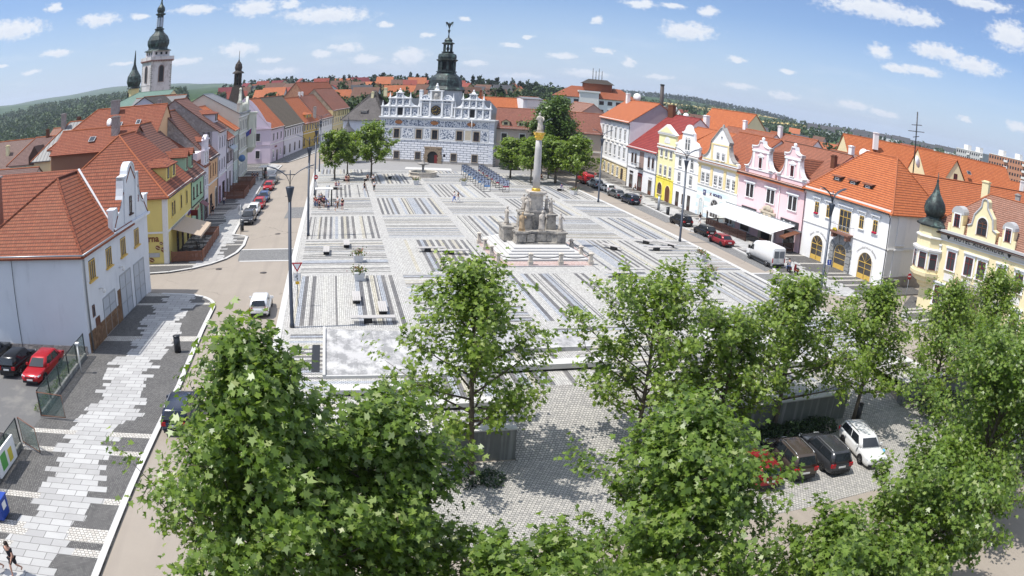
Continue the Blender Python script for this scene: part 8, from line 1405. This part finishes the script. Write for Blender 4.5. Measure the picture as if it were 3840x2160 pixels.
def carproto(kind):
    if kind in _cm: return _cm[kind]
    c = CARS[kind]; L, W, Hh, wb = c['L'], c['W'], c['H'], c['wb']; hw = W / 2; y0, y1 = -L / 2, L / 2; cl = .2 if kind != 'suv' else .26
    yc = y0 + c['cowl']; belt = c['belt']; yd = y1 - c['tail']; P = {}
    m = MB(); S = [(y0, hw * .72, cl + .16, c['hood'] * .66), (y0 + .1, hw * .86, cl + .04, c['hood'] * .8), (y0 + .35, hw * .96, cl, c['hood'] * .9), (yc - .1, hw, cl, c['hood']), (yc + .2, hw, cl, belt - .02), (0.1, hw, cl, belt), (yd - .6, hw, cl, belt + .02), (y1 - .35, hw * .97, cl, (belt + .03) if c['tail'] == 0 else c['dr'] - .02), (y1 - .08, hw * .9, cl + .08, (belt + .0) if c['tail'] == 0 else c['dr'] - .08), (y1, hw * .8, cl + .16, belt * .82)]
    m.loft([ring_sec(*s) for s in S])
    # cabin with pillars
    b0, t0, t1, b1 = yc, yc + c['scr'], yd - c['rear'], yd - .04; wt = hw * .74; wb_ = hw * .93; zb, zt = belt - .06, Hh
    secs = []
    for k, z in ((0, zb), (.55, zb + (zt - zb) * .55), (.88, zt - .06), (1, zt)):
        a = b0 + (t0 - b0) * k; b = b1 + (t1 - b1) * k; w = wb_ + (wt - wb_) * k; e = .1
        if k == 1: a += .14; b -= .14; w -= .1
        secs.append([(-w, a + e, z), (-w + .16, a, z), (w - .16, a, z), (w, a + e, z), (w, b - e, z), (w - .16, b, z), (-w + .16, b, z), (-w, b - e, z)])
    m.loft(secs); P['body'] = m.mesh('body', PT['grey'])
    def quad(k0, k1, front=None, side=0, ya=0, yb=1):
        o = []
        for k in (k0, k1):
            a = b0 + (t0 - b0) * k; b = b1 + (t1 - b1) * k; w = wb_ + (wt - wb_) * k; z = zb + (zt - zb) * k
            if front is not None: y = (a - .012) if front else (b + .012); o.append([(-w + .15, y, z), (w - .15, y, z)])
            else: la, lb = a + .16 + (b - a - .34) * ya, a + .16 + (b - a - .34) * yb; o.append([(side * (w + .012), la, z), (side * (w + .012), lb, z)])
        q = MB(); v = [o[0][0], o[0][1], o[1][1], o[1][0]]; q.add(v + [(x * .97, y * .995, z) for x, y, z in v], [(0, 1, 2, 3), (7, 6, 5, 4), (0, 4, 5, 1), (1, 5, 6, 2), (2, 6, 7, 3), (3, 7, 4, 0)]); return q.mesh('window', M_carglass)
    P['win'] = [('windscreen', quad(.12, .9, True)), ('rear_window', quad(.2, .88, False))]
    for s in (-1, 1): P['win'] += [('side_window', quad(.14, .86, None, s, .0 + .06, .46)), ('side_window', quad(.14, .86, None, s, .49, .97 if kind in ('wagon', 'suv') else .9))]
    r = .31 if kind != 'suv' else .35
    m = MB(); m.lathe([(r * .62, -.1), (r * .92, -.11), (r, -.07), (r, .07), (r * .92, .11), (r * .62, .1)], 20); t = m.mesh('tyre', M_tyre)
    m = MB(); m.lathe([(.05, .0), (r * .64, .02), (r * .66, .1), (r * .6, .1), (r * .55, .06), (.06, .09), (.05, .1)], 20); [m.box(-.03, .03, 0, r * .6, .05, .1, 0, Matrix.Rotation(rad(72 * k), 4, 'Z')) for k in range(5)]; rm = m.mesh('rim', M_rim)
    m = MB(); n = 12; pa = [(math.cos(rad(180 * i / n)) * (r + .07), math.sin(rad(180 * i / n)) * (r + .07)) for i in range(n + 1)]; m.prism([(0, 0)] + pa if False else pa, lambda a, b: (0, a, b), lambda a, b: (.02, a, b)); ar = m.mesh('wheel_arch', M_trim)
    o = thing('parked_car', 'car', 'car'); b = link('body', P['body'], o)
    for n_, me in P['win']: link(n_, me, o)
    for s in (-1, 1):
        for y in (-wb / 2 - .02, wb / 2 - .02):
            w = link('wheel', t, o, (s * (hw - .095), y, r)); w.rotation_euler = (0, s * rad(90), 0); link('rim', rm, w); a = link('wheel_arch', ar, o, (s * (hw + .004) - (.02 if s > 0 else 0), y, r))
        m = MB(); m.loft([[(s * hw * .52, y0 + .035, c['hood'] * .72), (s * hw * .52, y0 + .06, c['hood'] * .80), (s * hw * .52, y0 + .2, c['hood'] * .80), (s * hw * .52, y0 + .2, c['hood'] * .72)], [(s * hw * .88, y0 + .12, c['hood'] * .74), (s * hw * .86, y0 + .16, c['hood'] * .83), (s * hw * .93, y0 + .42, c['hood'] * .85), (s * hw * .95, y0 + .42, c['hood'] * .76)]], 0, False); m.build('headlight', M_head, o)
        m = MB(); zt_ = belt - .02; m.box(min(s * hw * .58, s * hw * .91), max(s * hw * .58, s * hw * .91), y1 - .14, y1 + .005, zt_ - .26, zt_ - .03); m.build('taillight', M_tail, o)
        m = MB(); m.taper(s * hw + (.0 if s > 0 else -.2), s * hw + (.2 if s > 0 else 0), yc + .32, yc + .46, belt - .02, belt + .14, .8); m.build('mirror', PT['grey'], o)
        if kind in ('wagon', 'suv'): m = MB(); m.tube([(s * wt * .9, t0 + .25, Hh + .0), (s * wt * .92, t0 + .5, Hh + .05), (s * wt * .92, t1 - .4, Hh + .05), (s * wt * .9, t1 - .15, Hh)], .025, 6); m.build('roof_rail', M_rim, o)
    m = MB(); m.box(-.26, .26, y1 - .02, y1 + .02, .62 if c['tail'] == 0 else .6, .73); m.build('number_plate', M_plate, o); m = MB(); m.box(-.26, .26, y0 - .02, y0 + .03, cl + .2, cl + .31); m.build('number_plate', M_plate, o)
    m = MB(); m.box(-hw * .5, hw * .5, y0 + .0, y0 + .06, c['hood'] * .56, c['hood'] * .72); m.build('grille', M_trim, o); m = MB(); m.box(-hw * .78, hw * .78, y1 - .1, y1 + .012, cl + .06, cl + .26); m.box(-hw * .74, hw * .74, y0 - .004, y0 + .16, cl + .04, cl + .18); m.build('bumper', M_trim, o)
    _cm[kind] = [o, False]; return _cm[kind]
GC = 'parked cars round the square'
def car(kind, lab, x, y, heading, col_, z=-.1, name='parked_car', s=1.0):
    """heading: direction of the bonnet, degrees clockwise from +Y"""
    e = carproto(kind); o = e[0] if not e[1] else copy_tree(e[0]); e[1] = True; o.name = name
    o.location = (x, y, z); o.rotation_euler = (0, 0, math.pi - rad(heading)); o.scale = (s, s, s); tag(o, lab, 'car', GC)
    for ch in o.children:
        if ch.data.materials and ch.data.materials[0] == PT['grey']: own(ch, PT[col_])
    return o
r_ = lambda q, z=-.1: at(q[0], q[1], z)
# left road, bonnets toward the viewer
for q, k, l, c_, dx in [(ZL(178, 560), 'suv', 'dark grey off road car, nearest in the left parked row', 'anthracite', 0), (ZL(232, 470), 'hatch', 'small white car second in the left parked row', 'white', 0), (ZL(290, 402), 'hatch', 'small bright red car third in the left parked row', 'red', 0), (ZL(340, 330), 'hatch', 'blue hatchback fourth in the left parked row', 'blue', 0), (ZL(392, 212), 'hatch', 'red hatchback fifth in the left parked row, before the shelter', 'red', 0), (ZL(428, 148), 'wagon', 'dark grey car last in the left parked row', 'grey', 0)]:
    p = r_(q); car(k, l, p.x, p.y + 2.0, 182, c_)
car('hatch', 'white car driving up the left road beside the near lamp', -6.3, 55.2, 0, 'white', -.12, 'moving_car'); car('wagon', 'dark blue car half hidden by the big bottom left tree', -9.4, 35.6, 0, 'navy', -.12)
# yard
car('sedan', 'bright red car in the yard beside the mesh fence', -21.75, 41.6, 185, 'red', -.1); car('hatch', 'black small car beside the red car in the yard', -24.4, 42.4, 4, 'black', -.1); car('sedan', 'dark car cut by the left picture edge in the yard', -27.6, 43.6, 4, 'anthracite', -.1); car('sedan', 'brown car at the left edge behind the lower fence', -20.9, 29.2, 12, 'brown', -.1)
# right road, tails toward the viewer
for q, k, l, c_, h in [(ZC(475, 235), 'suv', 'silver blue off road car beside the far right road lamp', 'silver', -4), (ZC(640, 290), 'hatch', 'white car with dark side graphics in the right row', 'white', -4), (ZC(765, 370), 'sedan', 'dark grey car in front of the white one in the right row', 'grey', -4), (ZC(955, 455), 'suv', 'dark off road car beside the walking man in black', 'navy', -4), (ZC(1650, 755), 'suv', 'black off road car alone behind the second right lamp', 'black', -3), (ZC(1975, 890), 'hatch', 'very dark wine coloured hatchback before the restaurant', 'black', -2), (ZS(565, 385), 'sedan', 'dark red car between the hatchback and the white van', 'darkred', -2)]:
    p = r_(q); car(k, l, p.x + .3, p.y + .9, h, c_)
for q, k, l, c_ in [(Z4(840, 740), 'suv', 'dark car driving in the side street behind the trees, the nearer one', 'anthracite'), (Z4(845, 700), 'hatch', 'grey car in the side street behind the trees, the farther one', 'silver'), (Z4(910, 632), 'suv', 'small black car far up the side street', 'black')]:
    p = r_(q, -.1); car(k, l, p.x, p.y, 5, c_, -.12)
# lower car park
def park(kind, lab, x, y, h, c_): return car(kind, lab, x, y, h, c_, -1.8)
park('hatch', 'red car mostly hidden by leaves in the lower car park', 22.1, 28.4, 6, 'darkred'); park('suv', 'brown grey off road car in the lower car park', 24.75, 28.7, 6, 'brown'); park('wagon', 'anthracite estate car with chrome rails in the lower car park', 27.5, 28.6, 6, 'anthracite')
w = park('wagon', 'white estate car with lettering and a blue drop on its side in the lower car park', 30.75, 28.3, 192, 'white')
t = link('lettering', text_mesh('rilancio', .42, M_trim, bold=.006), w, (.915, -.35, .66)); t.rotation_euler = (rad(90), 0, rad(90)); m = MB(); m.lathe([(.01, 0), (.2, 0), (.2, .012), (.01, .012)], 16); q = m.build('emblem', plain('logo_blue', (.06, .35, .55), .4, .4), w, (.905, -1.45, .74)); q.rotation_euler = (0, rad(90), 0)
car('suv', 'dark blue car partly hidden by trees in front of the hotel', 57.3, 34.6, 160, 'navy', -.1)
# white van, red van
def van(lab, x, y, heading, c_, L=6.1, W=2.02, Hh=2.6, z=-.1, win=False):
    o = thing('van', lab, 'van', (x, y, z), math.pi - rad(heading)); hw = W / 2; y0, y1 = -L / 2, L / 2; p = PT[c_]
    m = MB(); secs = []
    for y, w, zb, zt in ((y0, hw * .8, .45, .85), (y0 + .15, hw * .93, .38, 1.05), (y0 + .75, hw * .97, .35, 1.28), (y0 + 1.55, hw, .35, 2.2), (y0 + 1.95, hw, .35, Hh - .08), (y0 + 2.6, hw, .35, Hh), (y1 - .4, hw, .35, Hh), (y1 - .05, hw * .98, .36, Hh - .06), (y1, hw * .95, .4, Hh - .2)):
        secs.append([(-w, y, zb), (w, y, zb), (w, y, zb + (zt - zb) * .5), (w * .97, y, zt - .18), (w * .88, y, zt - .04), (w * .7, y, zt), (-w * .7, y, zt), (-w * .88, y, zt - .04), (-w * .97, y, zt - .18), (-w, y, zb + (zt - zb) * .5)])
    m.loft(secs); m.build('body', p, o)
    m = MB(); m.add([(-hw * .8, y0 + .74, 1.31), (hw * .8, y0 + .74, 1.31), (hw * .76, y0 + 1.5, 2.17), (-hw * .76, y0 + 1.5, 2.17)] + [(-hw * .8, y0 + .8, 1.27), (hw * .8, y0 + .8, 1.27), (hw * .76, y0 + 1.56, 2.13), (-hw * .76, y0 + 1.56, 2.13)], [(0, 1, 2, 3), (7, 6, 5, 4), (0, 4, 5, 1), (1, 5, 6, 2), (2, 6, 7, 3), (3, 7, 4, 0)]); m.build('windscreen', M_carglass, o)
    for s in (-1, 1):
        m = MB(); m.prism([(y0 + .95, 1.35), (y0 + 1.85, 1.35), (y0 + 1.85, 2.0), (y0 + 1.5, 2.0)], lambda a, b: (s * (hw + .0), a, b), lambda a, b: (s * (hw + .015), a, b)); m.build('side_window', M_carglass, o)
        m = MB(); m.box(min(s * hw * .05, s * hw * .78), max(s * hw * .05, s * hw * .78), y1 - .02, y1 + .02, 1.3, Hh - .45); m.build('rear_window', plain('tinted', (.16, .17, .18), .2, .6) if c_ == 'white' else M_carglass, o)
        m = MB(); m.box(min(s * hw * .86, s * hw * .98), max(s * hw * .86, s * hw * .98), y1 - .1, y1 + .015, .75, 1.3); m.build('taillight', M_tail, o); m = MB(); m.box(min(s * hw * .5, s * hw * .9), max(s * hw * .5, s * hw * .9), y0 + .02, y0 + .2, .85, 1.02); m.build('headlight', M_head, o)
        m = MB(); m.box(s * hw + (.02 if s > 0 else -.28), s * hw + (.28 if s > 0 else -.02), y0 + .95, y0 + 1.1, 1.35, 1.75); m.build('mirror', M_trim, o); m = MB(); m.box(min(s * hw, s * (hw + .02)), max(s * hw, s * (hw + .02)), y0 + .5, y1 - .3, .36, .62); m.build('side_trim', M_trim, o)
        for y in (y0 + 1.0, y1 - 1.3):
            m = MB(); m.lathe([(.2, -.11), (.34, -.12), (.37, -.08), (.37, .08), (.34, .12), (.2, .11)], 18); w = m.build('wheel', M_tyre, o, (s * (hw - .09), y, .37)); w.rotation_euler = (0, s * rad(90), 0); m = MB(); m.lathe([(.04, .02), (.22, .03), (.24, .12), (.1, .09), (.04, .12)], 14); m.build('rim', M_rim, w)
    m = MB(); m.box(-hw * .9, hw * .9, y1 - .05, y1 + .06, .35, .6); m.build('bumper', M_trim, o); m = MB(); m.box(-.28, .28, y1 + .055, y1 + .07, .62, .74); m.build('number_plate', M_plate, o); return o
van('big white delivery van parked beside the restaurant awning', 49.35, 69.6 + .4, -1, 'white'); p = r_(ZC(340, 185)); van('bright red van at the far end of the right row under the trees', p.x + .4, p.y + 1.5, -6, 'red', 4.9, 1.9, 2.0)
# scooters
def scooter(lab, p, hd, c_):
    o = thing('scooter', lab, 'scooter', (p.x, p.y, .02), math.pi - rad(hd), 'scooters on the right pavement')
    for y in (-.62, .6): m = MB(); m.lathe([(.12, -.05), (.22, -.055), (.24, 0), (.22, .055), (.12, .05)], 16); w = m.build('wheel', M_tyre, o, (0, y, .24)); w.rotation_euler = (0, rad(90), 0)
    m = MB(); m.loft([[(x * .17, y, z) for x, z in ((-1, z0), (1, z0), (.9, z1), (-.9, z1))] for y, z0, z1 in ((-.42, .26, .36), (0, .26, .36), (.2, .3, .62), (.75, .45, .66))]); m.loft([[(x * .16, y - .1, z), (x * .16, y, z)][0:1] + [(x * .16, y, z)] for x, y, z in ((-1, -.42, .3), (1, -.42, .3), (1, -.55, .95), (-1, -.55, .95))], 0, False, False) if False else m.taper(-.17, .17, -.58, -.46, .3, .98, .7); m.build('fairing', PT[c_], o)
    m = MB(); m.box(-.15, .15, .12, .78, .66, .76); m.build('seat', M_black, o); m = MB(); m.tube([(-.32, -.48, 1.02), (0, -.56, .98), (.32, -.48, 1.02)], .022, 6); m.tube([(0, -.56, .98), (0, -.62, .24)], .03, 6); m.build('handlebar', M_trim, o); m = MB(); m.ball((0, -.62, .86), .08, 8); m.build('headlight', M_head, o); m = MB(); m.box(-.08, .08, .74, .8, .5, .6); m.build('taillight', M_tail, o); m = MB(); m.tube([(-.28, -.48, 1.05), (-.36, -.46, 1.24)], .012, 4); m.ball((-.37, -.46, 1.28), .05, 6); m.ball((.37, -.46, 1.28), .05, 6); m.tube([(.28, -.48, 1.05), (.36, -.46, 1.24)], .012, 4); m.build('mirror', M_trim, o); return o
pa = g2(ZG(525, 350)); pb = g2(ZG(582, 362)); scooter('dark scooter with a rider on the right pavement', pa, 20, 'black'); scooter('dark red empty scooter beside the rider on the right pavement', pb, 20, 'darkred')
person('rider in a grey shirt sitting on the dark scooter', (pa.x, pa.y), 20, 'ride', 'grey', 'denim', 'trousers', z=.02)
# café furniture under the awnings
def cafe(lab, x, y, n): 
    o = thing('cafe_table', lab, 'table', (x, y, .02), 0, 'café tables on the terraces'); m = MB(); m.lathe([(.02, .7), (.38, .7), (.38, .74), (.02, .74)], 14); m.build('top', M_wood, o); m = MB(); m.lathe([(.24, 0), (.22, .03), (.03, .05), (.03, .7)], 10); m.build('leg', M_metal, o)
    for k in range(n):
        a = 6.28 * k / n + .4; c = thing('cafe_chair', lab.replace('table', 'chair') + (' on its left side', ' on its right side', ' behind it')[k % 3], 'chair', (x + .72 * math.cos(a), y + .72 * math.sin(a), .02), a + math.pi / 2, 'café chairs on the terraces'); m = MB(); m.box(-.22, .22, -.22, .22, .43, .47); m.build('seat', M_darkwood, c); m = MB(); m.box(-.22, .22, -.24, -.2, .5, .88); m.build('backrest', M_darkwood, c); [MB().tube([(sx * .19, sy * .19, 0), (sx * .19, sy * .19, .43)], .018, 5).build('leg', M_metal, c) for sx in (-1, 1) for sy in (-1, 1)]
for x, y, l in [(-15.9, 73.4, 'café table at the near end of the yellow house terrace'), (-16.9, 75.6, 'café table in the middle of the yellow house terrace'), (-15.7, 78.2, 'café table on the road side of the yellow house terrace'), (-17.0, 81.2, 'café table at the far end of the yellow house terrace')]: cafe(l, x, y, 2)
# ------------------------------------------------------------------ summer haze over the valley
m = bpy.data.materials.new('haze_air'); m.use_nodes = True; s = NT(m.node_tree); o_ = s.n('ShaderNodeOutputMaterial'); v = s.n('ShaderNodeVolumePrincipled'); v.inputs['Color'].default_value = (.80, .88, 1.0, 1); v.inputs['Density'].default_value = .0001; v.inputs['Anisotropy'].default_value = .2; s.t.links.new(v.outputs[0], o_.inputs['Volume'])
q = MB(); q.box(-9300, 9300, -9300, 9300, -110, 190); h = q.build('haze', m); tag(h, 'pale summer haze lying over the town and the far hills', 'haze', None, 'stuff')
